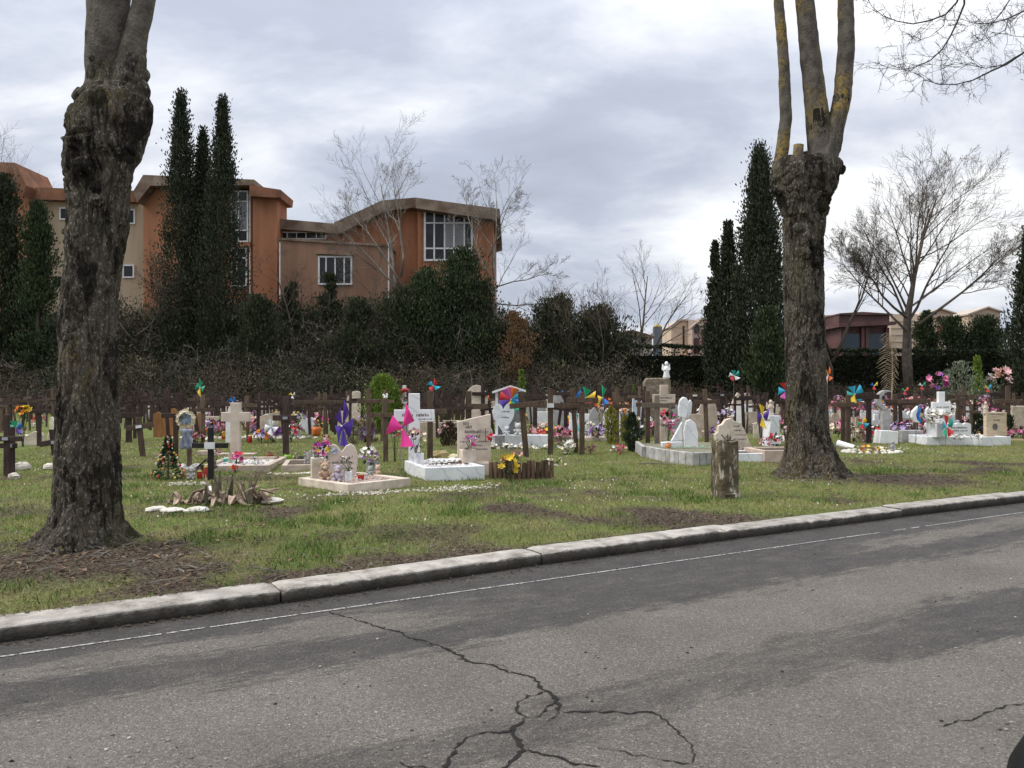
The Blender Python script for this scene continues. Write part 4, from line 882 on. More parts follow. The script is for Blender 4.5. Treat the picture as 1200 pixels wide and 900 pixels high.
# ============================================================ the two pollarded street trees
def bark_material():
    m = bpy.data.materials.new('bark_pollard'); m.use_nodes = True; t = m.node_tree; b = t.nodes['Principled BSDF']; b.inputs['Roughness'].default_value = 0.95; b.inputs['Specular IOR Level'].default_value = 0.15
    co = t.nodes.new('ShaderNodeTexCoord').outputs['Object']
    def nz(sc, d=6, st=(1, 1, 1), rough=0.6, off=(0, 0, 0)):
        q = t.nodes.new('ShaderNodeMapping'); q.inputs['Scale'].default_value = st; q.inputs['Location'].default_value = off; t.links.new(co, q.inputs[0])
        n = t.nodes.new('ShaderNodeTexNoise'); n.inputs['Scale'].default_value = sc; n.inputs['Detail'].default_value = d; n.inputs['Roughness'].default_value = rough
        t.links.new(q.outputs[0], n.inputs['Vector']); return n.outputs['Fac']
    def mix(f, a, b_):
        x = t.nodes.new('ShaderNodeMix'); x.data_type = 'RGBA'; t.links.new(f, x.inputs['Factor'])
        t.links.new(a, x.inputs['A']) if not isinstance(a, tuple) else setattr(x.inputs['A'], 'default_value', (*a, 1))
        t.links.new(b_, x.inputs['B']) if not isinstance(b_, tuple) else setattr(x.inputs['B'], 'default_value', (*b_, 1))
        return x.outputs['Result']
    base = ramp(t, nz(9, 8, (2.2, 2.2, 0.45)), [(0.30, (0.052, 0.042, 0.031)), (0.5, (0.102, 0.086, 0.065)), (0.7, (0.162, 0.142, 0.110))])
    # pale flecks of crustose lichen
    c = mix(ramp(t, nz(42, 3, (1, 1, 0.55), 0.75), [(0.565, (0,)*3), (0.62, (0.85,)*3)]), base, (0.33, 0.315, 0.27))
    # yellow lichen in drifts
    yl = math_node(t, 'MULTIPLY', ramp(t, nz(1.5, 3, (1.4, 1.4, 0.7), 0.6, (3, 1, 2)), [(0.56, (0,)*3), (0.70, (1,)*3)]), ramp(t, nz(38, 4), [(0.50, (0,)*3), (0.58, (0.8,)*3)]))
    c = mix(yl, c, (0.24, 0.17, 0.035))
    # dark wet moss stains running down
    st = math_node(t, 'MULTIPLY', ramp(t, nz(2.2, 10, (1.5, 1.5, 0.75), 0.78, (7, 2, 1)), [(0.515, (0,)*3), (0.545, (1,)*3)]), 0.9)
    c = mix(st, c, (0.018, 0.014, 0.011))
    gm = math_node(t, 'MULTIPLY', ramp(t, nz(1.9, 5, (1, 1, .6), .6, (1, 5, 2)), [(0.52, (0,)*3), (0.66, (1,)*3)]), 0.4)
    c = mix(gm, c, (0.085, 0.085, 0.035))
    t.links.new(c, b.inputs['Base Color'])
    bp = t.nodes.new('ShaderNodeBump'); bp.inputs['Distance'].default_value = 0.022; bp.inputs['Strength'].default_value = 1.0
    rdg = math_node(t, 'MULTIPLY', math_node(t, 'ABSOLUTE', math_node(t, 'SUBTRACT', nz(22, 5, (1.5, 1.5, .22), .6), 0.5)), 5.0, True)
    t.links.new(math_node(t, 'ADD', rdg, math_node(t, 'MULTIPLY', nz(70, 4), 0.5)), bp.inputs['Height']); t.links.new(bp.outputs[0], b.inputs['Normal'])
    return m
BARK = bark_material()
def limb_material():
    m = mat('bark_limb', (0.125, 0.110, 0.088), (0.058, 0.050, 0.040), 9, 0.95, 1.0, 42, detail=8, stretch=(1, 1, 0.7))
    t = m.node_tree; b = t.nodes['Principled BSDF']; src = b.inputs['Base Color'].links[0].from_socket
    n = t.nodes.new('ShaderNodeTexNoise'); n.inputs['Scale'].default_value = 1.4; n.inputs['Detail'].default_value = 4; co = t.nodes.new('ShaderNodeTexCoord').outputs['Object']; t.links.new(co, n.inputs['Vector'])
    n2 = t.nodes.new('ShaderNodeTexNoise'); n2.inputs['Scale'].default_value = 22; t.links.new(co, n2.inputs['Vector'])
    f = math_node(t, 'MULTIPLY', ramp(t, n.outputs['Fac'], [(0.5, (0,)*3), (0.62, (1,)*3)]), ramp(t, n2.outputs['Fac'], [(0.4, (0,)*3), (0.55, (0.85,)*3)]))
    x = t.nodes.new('ShaderNodeMix'); x.data_type = 'RGBA'; t.links.new(f, x.inputs['Factor']); t.links.new(src, x.inputs['A']); x.inputs['B'].default_value = (0.25, 0.17, 0.04, 1)
    t.links.new(x.outputs['Result'], b.inputs['Base Color']); return m
LIMB = limb_material()
def pollard(px0, Y, prof, limbs, knobs, label, seed, head):
    """prof: (py, xl, xr) trunk outline in photo pixels; limbs: [(px, py, width px, dy)...]; knobs: (px, py, r px, dy)"""
    s = Y/F; x0 = (px0-600)*s; zg = float(gz(x0, Y)); root = thing('pollarded_tree', label, 'tree', (x0, Y, zg))
    Z = lambda py: H+(HZ-py)*s-zg
    X = lambda px: (px-600)*s-x0
    mb = MB(); n = 26; rng = random.Random(seed)
    rows = []
    for (py, a, b) in prof: rows.append((Z(py), X((a+b)/2), (b-a)/2*s))
    rows = [(-0.25, rows[0][1], rows[0][2]*1.25)]+rows
    vs = []
    for z, cx_, r in rows:
        for j in range(n):
            a = 2*PI*j/n
            fl = 1.0
            if z < 0.5: fl += (0.5-max(z, -.25))*0.30*math.sin(a*5+seed)+(0.5-max(z, -.25))*0.14*math.sin(a*3+seed*2)
            vs.append((cx_+r*fl*math.cos(a), r*fl*0.95*math.sin(a), z))
    k = len(rows); fs = [(i*n+j, i*n+(j+1) % n, (i+1)*n+(j+1) % n, (i+1)*n+j) for i in range(k-1) for j in range(n)]
    mb.add(vs, fs+[tuple(range(n-1, -1, -1)), tuple(range((k-1)*n, k*n))])
    for (px, py, r, dy) in knobs: r = r*.85; mb.rock((X(px), dy, Z(py)), (r*s, r*s*rng.uniform(.8, 1.1), r*s*rng.uniform(.9, 1.3)), rng, 10, 8, 0.10)
    stubs = []
    for L in limbs: mb.tube([(X(a), d, Z(b)) for a, b, w, d in L[:3]], [w/2*s*1.02 for a, b, w, d in L[:3]], 14)
    me = mb.mesh('tmp', BARK); o = link('tmp', me); md = o.modifiers.new('r', 'REMESH'); md.mode = 'VOXEL'; md.voxel_size = 0.0095
    sm = o.modifiers.new('s', 'SMOOTH'); sm.iterations = 6; sm.factor = 0.6
    bpy.context.view_layer.update(); dg = bpy.context.evaluated_depsgraph_get(); ev = o.evaluated_get(dg); nm = bpy.data.meshes.new_from_object(ev)
    bpy.data.objects.remove(o)
    N = len(nm.vertices); co = np.empty(N*3, np.float32); no = np.empty(N*3, np.float32)
    nm.vertices.foreach_get('co', co); nm.vertices.foreach_get('normal', no); co = co.reshape(-1, 3); no = no.reshape(-1, 3)
    zh = Z(head); co = co.astype(float); z = co[:, 2]
    rough = np.where(z < zh, 1.0, np.clip(1-(z-zh)*1.6, 0.25, 1))
    sc = lambda a, b, c, o=0: co*np.array([a, b, c])+np.array([seed*7.3+o, 3.1, 11.7])
    wz = np.stack([vnoise3(sc(5, 5, 3), 1), vnoise3(sc(5, 5, 3), 2), vnoise3(sc(4, 4, 4), 3)*0.4], 1)
    f1 = np.abs(vnoise3(sc(17, 17, 2.6)+wz*0.9, 4)); f2 = np.abs(vnoise3(sc(34, 34, 7)+wz*1.2, 5)); f3 = vnoise3(sc(70, 70, 30), 6)
    fiss = np.clip(1-f1*3.2, 0, 1)**1.3*0.026+np.clip(1-f2*3.0, 0, 1)*0.011      # furrows between plates
    big = vnoise3(sc(3.1, 3.1, 2.1), 7); mid = vnoise3(sc(7, 7, 5), 8); kn = np.exp(-((z-zh)/0.8)**2)
    swirl = np.clip(1-np.abs(vnoise3(sc(6, 6, 6)+wz*0.8, 9))*3.0, 0, 1)*0.030*kn
    d = rough*(-fiss+0.005*f3)+0.026*big*(0.4+0.8*kn)+0.013*mid*(0.4+kn)-swirl
    co = co+no*d[:, None]; nm.vertices.foreach_set('co', co.ravel().astype(np.float32)); nm.update()
    nm.polygons.foreach_set('use_smooth', np.ones(len(nm.polygons), dtype=bool))
    nm.materials.clear(); nm.materials.append(BARK); nm.name = 'trunk'
    link('trunk', nm, root)
    for L in limbs:
        pts = [Vector((X(a), d_, Z(b))) for a, b, w, d_ in L]; rad = [w/2*s for a, b, w, d_ in L]; lm = MB()
        fine, fr = [], []
        for i in range(len(pts)-1):
            kk = max(2, int((pts[i+1]-pts[i]).length/0.07))
            for q in range(kk):
                t = q/kk; fine.append(pts[i].lerp(pts[i+1], t)+Vector((mnoise.noise((i+t, seed, 1))*.012, 0, 0))); fr.append((rad[i]+(rad[i+1]-rad[i])*t)*(1+0.05*mnoise.noise((fine[-1].z*6, seed, 3))))
        fine.append(pts[-1]); fr.append(rad[-1]); lm.tube(fine, fr, 18)
        for i in range(len(lm.v)):
            v = Vector(lm.v[i]); lm.v[i] = tuple(v+Vector((mnoise.noise(v*9), mnoise.noise(v*9+Vector((5, 0, 0))), 0))*0.010)
        # bud scars and the twiggy top above the picture
        lo = lm.build('limb', LIMB, root, smooth=True)
        if L[-1][1] > 0: continue
        tb = branch_tree(rng, 3, 0.05, [(pts[-1], (pts[-1]-pts[-2]).normalized(), 2.6, rad[-1]*0.95)], 0.9, 2, 6, 0.2, 0.1); tw = MB()
        for p_, r_, lev in tb: tw.tube(p_, r_, 7 if lev == 0 else 4, cap=False)
        tw.build('branches', LIMB, lo)
    return root
pollard(98, TL[1], [(654, 2, 178), (643, 20, 164), (629, 44, 151), (612, 60, 142), (590, 63, 139), (550, 65, 138), (500, 67, 137), (450, 69, 137), (400, 71, 137), (350, 74, 138), (300, 78, 144), (265, 80, 150), (235, 81, 150), (200, 79, 158), (170, 78, 168), (145, 80, 176), (120, 92, 176), (105, 102, 168)],
        [[(128, 160, 56, 0), (127, 90, 50, 0), (127, 40, 48, 0), (127, 0, 47, 0), (130, -80, 42, 0.05), (128, -230, 30, 0.1)],
         [(145, 135, 38, -0.06), (154, 92, 33, -0.06), (162, 45, 26, -0.05), (171, 0, 24, -0.03), (188, -90, 20, 0), (190, -220, 14, 0)]],
        [(88, 148, 13, -0.1), (84, 165, 9, -0.12), (165, 108, 14, -0.05), (168, 90, 8, 0), (170, 130, 11, -0.05), (120, 150, 16, -0.27), (140, 175, 14, -0.27), (115, 205, 12, -0.30), (134, 245, 13, -0.30), (147, 262, 7, -0.1), (108, 122, 12, -0.2), (105, 178, 10, -0.28), (150, 145, 12, -0.25), (78, 272, 4, -0.05), (79, 285, 3, -0.05)],
        'thick pollarded tree trunk at the left with dark stains and yellow lichen', 3, 165)
pollard(950, TR[1], [(570, 886, 1018), (561, 902, 1000), (548, 914, 988), (530, 919, 979), (505, 922, 971), (450, 921.5, 968), (400, 921, 966), (350, 919, 965), (310, 918, 964), (280, 918, 965), (255, 917, 967), (235, 911, 973), (215, 905, 980), (200, 904, 984), (188, 910, 982)],
        [[(913, 205, 19, 0), (916, 180, 15, 0), (921, 140, 14, 0), (919, 80, 13, 0), (913, 10, 11.5, 0), (908, -60, 10, 0), (900, -160, 7, 0)],
         [(962, 200, 40, 0), (962, 178, 30, 0), (957, 130, 26, 0), (949, 60, 23, 0), (943, 0, 21, 0), (938, -80, 18, 0), (930, -190, 12, 0)],
         [(965, 195, 24, -0.1), (974, 165, 19, -0.1), (985, 115, 20, -0.08), (990, 60, 19, -0.05), (991, 0, 18, 0), (994, -80, 15, 0), (998, -190, 10, 0)],
         [(929, 205, 13, -0.2), (930, 190, 12, -0.2), (931, 174, 11, -0.2)]],
        [(908, 215, 9, -0.1), (906, 225, 8, -0.15), (982, 192, 6, 0), (984, 200, 6, -0.05), (938, 184, 7, -0.05), (945, 180, 5, 0.05), (930, 230, 12, -0.28), (955, 225, 13, -0.28), (935, 250, 9, -0.32), (940, 285, 11, -0.30), (935, 300, 8, -0.33), (950, 310, 7, -0.31), (928, 270, 6, -0.3), (956, 245, 8, -0.27), (915, 200, 8, -0.2), (945, 208, 10, -0.3)],
        'pollarded tree with three upright limbs standing behind the kerb on the right', 8, 225)

# tree outside the frame whose drooping twigs hang in at the top right corner
def overhang():
    Y = 16.0; s = Y/F; x0, y0 = 14.1, 19.0; root = thing('street_tree', 'bare drooping twigs hanging in at the top right corner', 'tree', (x0, y0, float(gz(x0, y0))))
    zg = float(gz(x0, y0)); rng = random.Random(77)
    MB().tube([(0, 0, -0.1), (0.1, 0, 4), (-0.1, 0.1, 8), (-0.3, 0, 13)], [0.30, 0.24, 0.18, 0.06], 12).build('trunk', BARKG, root, smooth=True)
    cr = MB()
    def P(px, py, d=0): q = at(px, py, Y+d); return Vector((q.x-x0, q.y-y0, q.z-zg))
    mains = [([(1330, -150), (1250, -120), (1180, -60), (1130, -18), (1121, 3), (1108, 17), (1090, 24), (1070, 28), (1052, 25), (1035, 19), (1022, 8), (1015, -5)], 0.055),
             ([(1130, -18), (1130, 5), (1122, 25), (1114, 42), (1104, 58), (1090, 71), (1072, 79), (1055, 82), (1040, 79), (1029, 74)], 0.040),
             ([(1340, -60), (1260, -20), (1220, 5), (1200, 13), (1180, 22), (1160, 28), (1140, 27), (1126, 22)], 0.048),
             ([(1220, -60), (1195, -20), (1183, 0), (1172, 17), (1158, 33), (1150, 48)], 0.032),
             ([(1320, 10), (1250, 38), (1205, 58), (1180, 75), (1160, 84), (1140, 94), (1120, 99), (1100, 99), (1085, 94), (1075, 86)], 0.052),
             ([(1195, 64), (1175, 76), (1155, 80), (1135, 76), (1115, 72), (1110, 66)], 0.02), ([(1108, 17), (1106, 30), (1090, 43), (1070, 50), (1045, 55)], 0.018),
             ([(1182, 21), (1178, 35), (1165, 42), (1150, 47), (1135, 55)], 0.02), ([(1300, 30), (1240, 45), (1205, 44), (1185, 42), (1175, 35)], 0.02),
             ([(1300, 70), (1240, 84), (1200, 84), (1186, 90)], 0.016), ([(900, -60), (870, -40), (850, -10), (838, 3), (825, 4)], 0.02)]
    for k, (pl, r) in enumerate(mains[:-1]):
        dd = rng.uniform(-0.8, 0.8) if k > 1 else 0
        pts = [P(a, b, dd) for a, b in pl]; N = len(pts)
        if k in (0, 2, 4): pts = [Vector((-0.25, 0.05, 11.5 if k == 0 else 10.2 if k == 2 else 9.0))]+pts; N += 1
        rad = [0.55*r*(1-0.86*i/(N-1)) for i in range(N)]; cr.tube(pts, rad, 6)
        def twig(q, d, L, lev):
            e = [q]; dv = d.copy()
            for _ in range(3):
                dv = (dv+Vector((rng.gauss(0, .25), rng.gauss(0, .25), rng.gauss(-.03, .25)))).normalized(); e.append(e[-1]+dv*L/3)
            cr.tube(e, [0.0055*(.7**lev), 0.0045*(.7**lev), 0.0035*(.7**lev), 0.0025*(.7**lev)], 3, cap=False)
            if lev < 2:
                for _ in range(5 if lev == 0 else 3):
                    i = rng.randrange(0, 3); twig(e[i].lerp(e[i+1], rng.random()), (dv+Vector((rng.gauss(0, .8), rng.gauss(0, .6), rng.gauss(0, .8)))).normalized(), L*rng.uniform(.3, .6), lev+1)
        for i in range(2, N-1):
            for _ in range(3):
                ax = (pts[i+1]-pts[i]).normalized(); q = pts[i].lerp(pts[i+1], rng.random())
                twig(q, (ax*0.6+Vector((rng.gauss(0, .6), rng.gauss(0, .5), rng.gauss(0, .6)))).normalized(), rng.uniform(.25, .7), 0)
    cr.build('branches', mat('bark_twig', (0.055, 0.047, 0.045), None, 4, 0.9), root)
overhang()

# ============================================================ graves
PLQ = mat('plaque_white', (0.72, 0.72, 0.72), (0.6, 0.6, 0.62), 8, 0.4)
PLQG = mat('plaque_grey', (0.34, 0.36, 0.40), None, 8, 0.4)
def cross(px, pb, pt, bar, label, wood='brown', w=6.5, tilt=0.0, plaque=None, rz=0.0, top_x=None, group=None):
    """post base (px,pb), post top row pt, bar=(row, left px, right px) in photo pixels"""
    p = g3(px, pb); s = p.y/F; t = thing('wooden_cross', label, 'cross', p, rz, group)
    h = (pb-pt)*s; wd = w*s; th = 0.045; lean = ((top_x-px)*s if top_x is not None else math.tan(R(tilt))*h)
    pm = MB(); pm.add([(-wd/2, -th/2, -.25), (wd/2, -th/2, -.25), (wd/2, th/2, -.25), (-wd/2, th/2, -.25), (lean-wd/2, -th/2, h), (lean+wd/2, -th/2, h), (lean+wd/2, th/2, h), (lean-wd/2, th/2, h)],
           [(0, 3, 2, 1), (4, 5, 6, 7), (0, 1, 5, 4), (1, 2, 6, 5), (2, 3, 7, 6), (3, 0, 4, 7)]); pm.build('post', WOODS[wood], t, bevel=0.006)
    by, xl, xr = bar; bz = (pb-by)*s; bw = wd*0.92; bt = lean/h
    a = (xl-px)*s; b = (xr-px)*s; mid = lean*bz/h
    M_ = Matrix.Translation((mid, 0, bz)) @ Matrix.Rotation(math.atan(bt), 4, 'Y')
    MB().box(a-mid, b-mid, -th/2-0.022, -th/2-0.001+0.014, -bw/2, bw/2, M_).build('crossbar', WOODS[wood], t, bevel=0.005)
    if plaque:
        pw, ph = plaque; MB().box(-pw/2, pw/2, -th/2-0.034, -th/2-0.023, -ph/2, ph/2, M_).build('name_plate', PLQ if wood in ('black', 'brown') else PLQG, t)
    return t
def flowers(root, spots, rad, m, name='blossoms', nrm=(0, -0.6, 0.8)):
    mb = MB()
    for c in spots:
        mb.flower(c, rad*random.uniform(.75, 1.25), Vector(nrm)+Vector((random.gauss(0, .5), random.gauss(0, .5), random.gauss(0, .4))))
    o = mb.build(name, m, root); return stuff(o)
FC = {'white': (0.78, 0.76, 0.70), 'cream': (0.75, 0.66, 0.48), 'pink': (0.70, 0.22, 0.36), 'palepink': (0.72, 0.42, 0.45), 'magenta': (0.48, 0.04, 0.22), 'red': (0.52, 0.03, 0.04), 'yellow': (0.75, 0.52, 0.04), 'orange': (0.72, 0.22, 0.03), 'purple': (0.26, 0.09, 0.36), 'lilac': (0.50, 0.40, 0.62), 'peach': (0.75, 0.42, 0.26), 'blue': (0.05, 0.17, 0.52), 'dryrose': (0.30, 0.15, 0.13)}
def fm(c): return mat('petal_'+c, FC[c], tuple(k*0.75 for k in FC[c]), 20, 0.7, island=0.18)
def bouquet(pos, r, h, cols, label, n=16, leafm=None, rad=0.045, flat=0.8, low=0.0, group=None, name='flower_bouquet', stems=True):
    """rounded bunch: stems from the base, leaves, blossoms of several colours"""
    p = Vector(pos); t = thing(name, label, 'flowers', p, 0, group); lm = leafm or LEAFD
    if stems:
        sm = MB()
        for _ in range(7):
            a = random.uniform(0, 2*PI); q = random.uniform(.1, .8)*r
            sm.tube([(random.gauss(0, .012), random.gauss(0, .012), 0), (math.cos(a)*q*.5, math.sin(a)*q*.5, h*.5), (math.cos(a)*q, math.sin(a)*q, h*0.98)], [0.006, 0.005, 0.004], 4, cap=False)
        sm.build('stems', STEM, t)
    lf = MB()
    for _ in range(int(26+n)):
        d = Vector((random.gauss(0, 1), random.gauss(0, 1), random.gauss(0, .8))).normalized(); c = Vector((d.x*r*.7, d.y*r*.7, max(0.01, h+d.z*r*flat*.7-r*.2)))
        lf.leaf(c, d+Vector((0, 0, .2)), r*random.uniform(.35, .7), r*.22)
    stuff(lf.build('foliage', lm, t))
    k = len(cols)
    for ci, c in enumerate(cols):
        sp = []
        for i in range(max(2, n//k)):
            d = Vector((random.gauss(0, 1), random.gauss(0, 1)-0.45, random.gauss(0.35, .7))).normalized()
            sp.append((d.x*r*random.uniform(.7, 1), d.y*r*random.uniform(.7, 1), max(0.02, h+d.z*r*flat)))
        flowers(t, sp, rad, fm(c), 'blossoms')
    return t
PV = {'pink': (0.80, 0.04, 0.30), 'violet': (0.075, 0.03, 0.29), 'blue': (0.02, 0.19, 0.60), 'green': (0.02, 0.38, 0.20), 'yellow': (0.85, 0.58, 0.04), 'orange': (0.82, 0.17, 0.04), 'red': (0.66, 0.04, 0.05), 'magenta': (0.62, 0.10, 0.42), 'cyan': (0.04, 0.45, 0.66), 'white': (0.8, 0.8, 0.8), 'teal': (0.03, 0.38, 0.33)}
def pv(c): return mat('vane_'+c, PV[c], tuple(k*.85 for k in PV[c]), 6, 0.45, spec=0.4)
def pinwheel(px, pb, hub, r, vanes, label, stick_top=None, Y=None, turn=0.0, yaw=0.0, z0=None, stretch=(1, 1), n=None):
    """stick from the ground at (px,pb) up to the hub pixel; vanes of radius r px, listed by colour"""
    if Y is None: p = g3(px, pb)
    else: p = at(px, pb, Y); p.z = float(gz(p.x, p.y)) if z0 is None else z0
    s = p.y/F; hp = at(hub[0], hub[1], p.y)-p; t = thing('pinwheel', label, 'pinwheel', p); rr = r*s
    MB().tube([(0, 0, -0.1), (hp.x*.5, 0.012, hp.z*.5), (hp.x, 0.02, hp.z)], 0.008, 6).build('stick', METAL, t)
    nv = len(vanes); tw = Matrix.Rotation(yaw, 3, 'Z')
    for i, c in enumerate(vanes):
        a = turn+2*PI*i/nv; e = Vector((math.cos(a), 0, math.sin(a))); f_ = Vector((-math.sin(a), 0, math.cos(a)))
        mb = MB(); G = 5; vs = []
        for u in range(G+1):
            for v in range(G+1):
                uu, vv = u/G, v/G
                pt = e*(uu*(1-0.25*vv))*rr+f_*(vv*uu*0.95)*rr*(PI/nv*1.75 if nv > 3 else 1.15)
                pt.y = -math.sin(vv*PI*0.9)*0.30*rr*uu-0.02-0.10*rr*vv*uu
                pt = Vector((pt.x*stretch[0], pt.y, pt.z*stretch[1]))
                vs.append(tw @ pt+hp)
        mb.add(vs, [(u*(G+1)+v, (u+1)*(G+1)+v, (u+1)*(G+1)+v+1, u*(G+1)+v+1) for u in range(G) for v in range(G)])
        mb.build('vane', pv(c), t, smooth=True)
    MB().ball(hp+Vector((0, -0.05, 0)), 0.018, 8, 6).build('hub', pv('violet' if 'pink' in vanes else 'white'), t)
    return t
def plush(pos, h, label, body=(0.55, 0.40, 0.27), muzzle=None, rz=0, group=None, name='teddy_bear'):
    """seated soft toy h metres tall"""
    t = thing(name, label, 'soft toy', Vector(pos), rz, group); m = mat('plush_%d' % int(body[0]*999+body[2]*77), body, tuple(c*.7 for c in body), 30, 0.95, 0.6, 90); k = h
    b = MB(); b.ball((0, 0, .27*k), (.24*k, .20*k, .27*k), 12, 9)
    for s in (-1, 1):
        b.ball((s*.24*k, -.12*k, .36*k), (.09*k, .15*k, .10*k), 8, 6); b.ball((s*.17*k, -.24*k, .10*k), (.105*k, .19*k, .10*k), 8, 6)
    b.build('body', m, t, smooth=True)
    hd = MB(); hd.ball((0, -.04*k, .70*k), (.23*k, .20*k, .21*k), 12, 9).build('head', m, t, smooth=True)
    for s in (-1, 1): MB().ball((s*.18*k, -.01*k, .88*k), (.085*k, .05*k, .085*k), 8, 6).build('ear', m, t, smooth=True)
    mm = mat('plush_muzzle', muzzle or (0.72, 0.64, 0.54), None, 20, 0.95)
    MB().ball((0, -.21*k, .65*k), (.10*k, .07*k, .08*k), 8, 6).build('muzzle', mm, t, smooth=True)
    f = MB(); f.ball((0, -.275*k, .68*k), .022*k, 6, 4)
    for s in (-1, 1): f.ball((s*.09*k, -.225*k, .76*k), .02*k, 6, 4)
    f.build('eyes', mat('plush_eye', (0.01, 0.01, 0.01), None, 5, 0.3), t)
    return t
def headstone(px0, px1, pb, Y, outline, m, label, th=0.07, rz=0.0, z=None, lines=(), cat='headstone', name='headstone', bev=0.008):
    """outline in unit coords (0..1 across px0..px1, z in px above pb)"""
    s = Y/F; c = at((px0+px1)/2, pb, Y); zg = float(gz(c.x, Y)) if z is None else z
    t = thing(name, label, cat, (c.x, Y, zg), rz); W_ = (px1-px0)*s; off = c.z-zg
    poly = [((u-.5)*W_, off+v*s) for u, v in outline]
    lo = min(q[1] for q in poly)
    if z is None and lo > -0.1: poly = [(x, (zz if zz > lo+1e-6 else -0.08)) for x, zz in poly]
    MB().prism(poly, -th/2, th/2).build('slab', m, t, bevel=bev)
    ins = MB(); rng = random.Random(int(px0*7))
    for (u0, u1, v, hh) in lines:      # rows of small cut letters, too fine to read
        x = u0
        while x < u1:
            w = rng.uniform(.012, .03); xx = (x-.5)*W_; k = rng.uniform(.6, 1.0)*hh*s
            ins.box(xx, xx+w*W_, -th/2-.002, -th/2+.004, off+v*s, off+v*s+k); x += w+rng.uniform(.008, .022)
    if ins.v: ins.build('inscription', INK, t)
    return t
def arch(n=10, sh=0.75, top=1.0, hpx=30):
    return [(0, 0), (1, 0)]+[(0.5+0.5*math.cos(PI*i/n), hpx*(sh+(1-sh)*math.sin(PI*i/n))) for i in range(n+1)]
def heart(hpx, n=12):
    pts = [(0.5+0.28*0, 0)]
    L = []
    for i in range(2*n+1):
        a = PI*2*i/(2*n); x = 16*math.sin(a)**3; y = 13*math.cos(a)-5*math.cos(2*a)-2*math.cos(3*a)-math.cos(4*a)
        L.append((0.5+x/32, (y+17)/29.5*hpx))
    return L[:-1]
def cross_outline(w0, barh0, barh1, hpx):
    a, b = .5-w0/2, .5+w0/2
    return [(a, 0), (b, 0), (b, barh0), (1, barh0), (1, barh1), (b, barh1), (b, hpx), (a, hpx), (a, barh1), (0, barh1), (0, barh0), (a, barh0)]
def surround(pf, yaw, lx, ly, h, tk, m, label, fill=GRAVEL, fillz=0.6, pebbles=0, pcols=None, name='grave_surround', group=None):
    """four edging slabs round a grave; front corner at pixel pf, x edge along yaw"""
    p = g3(*pf); t = thing(name, label, 'grave', p, yaw, group)
    for nm, b in (('a', (0, lx, 0, tk)), ('b', (0, lx, ly-tk, ly)), ('c', (0, tk, tk+.003, ly-tk-.003)), ('d', (lx-tk, lx, tk+.003, ly-tk-.003))):
        MB().box(b[0], b[1], b[2], b[3], -.1, h-(0.002 if nm in 'cd' else 0)).build('edging_slab', m, t, bevel=.006)
    MB().box(tk+.002, lx-tk-.002, tk+.002, ly-tk-.002, -.09, h*fillz).build('gravel_bed', fill, t)
    if pebbles:
        mb = MB(); rng = random.Random(pebbles)
        for _ in range(pebbles):
            r = rng.uniform(.012, .028); mb.rock((rng.uniform(tk+.03, lx-tk-.03), rng.uniform(tk+.03, ly-tk-.03), h*fillz+r*.4), (r, r, r*.7), rng, 5, 4)
        stuff(mb.build('pebbles', pcols or ROCK, t))
    return t
def vase(pos, w, h, m, label, taper=1.15, square=True, group=None):
    t = thing('flower_vase', label, 'vase', Vector(pos), R(20), group)
    mb = MB()
    if square: mb.box(-w/2, w/2, -w/2, w/2, 0, h, top=taper)
    else: mb.lathe([(w*.36, 0), (w*.42, h*.3), (w*.5, h*.7), (w*.42, h), (w*.36, h*.98)], n=10)
    mb.build('vase_body', m, t, bevel=.004 if square else 0, smooth=not square)
    MB().lathe([(w*.3, 0), (w*.3, .006)], (0, 0, h+.001), 8).build('vase_mouth', DARKV, t)
    return t
def candle(pos, label, col=(0.45, 0.02, 0.02), h=0.16, r=0.035, group='red grave candles'):
    t = thing('grave_candle', label, 'candle', Vector(pos), 0, group)
    MB().lathe([(r*.8, 0), (r, .02), (r, h*.75), (r*.85, h*.8)], n=10).build('glass', mat('candle_%d' % int(col[0]*99+col[1]*999), col, None, 10, 0.25), t, smooth=True)
    MB().lathe([(r*1.05, h*.8), (r*1.05, h*.84), (r*.6, h*.98), (r*.15, h)], n=10).build('cap', mat('candle_cap', (0.42, 0.30, 0.10), None, 10, 0.4, metal=.6), t)
    return t
def shrub(px, pb, pt, pw, label, m, n=1500, lf=0.07, sharp=.6, belly=.35, name='conifer_shrub', cat='shrub', group=None, seed=0):
    x, Y = gp(px, pb); return cypress(px, pt, pw, Y, label, n=n, m=m, name=name, cat=cat, sharp=sharp, belly=belly, trunk_r=.03, lf=lf, group=group, seed=seed, rag=.25, rag_n=16)
def stones(px, pb, r, label, m=ROCK, n=1, name='stone', flat=.6, group=None):
    p = g3(px, pb); t = MB().rock((0, 0, r*flat*.6), (r, r*.8, r*flat), random, 9, 7, .12).build(name, m, None, p, random.uniform(0, 3), smooth=False)
    return tag(t, label, 'stone', group)

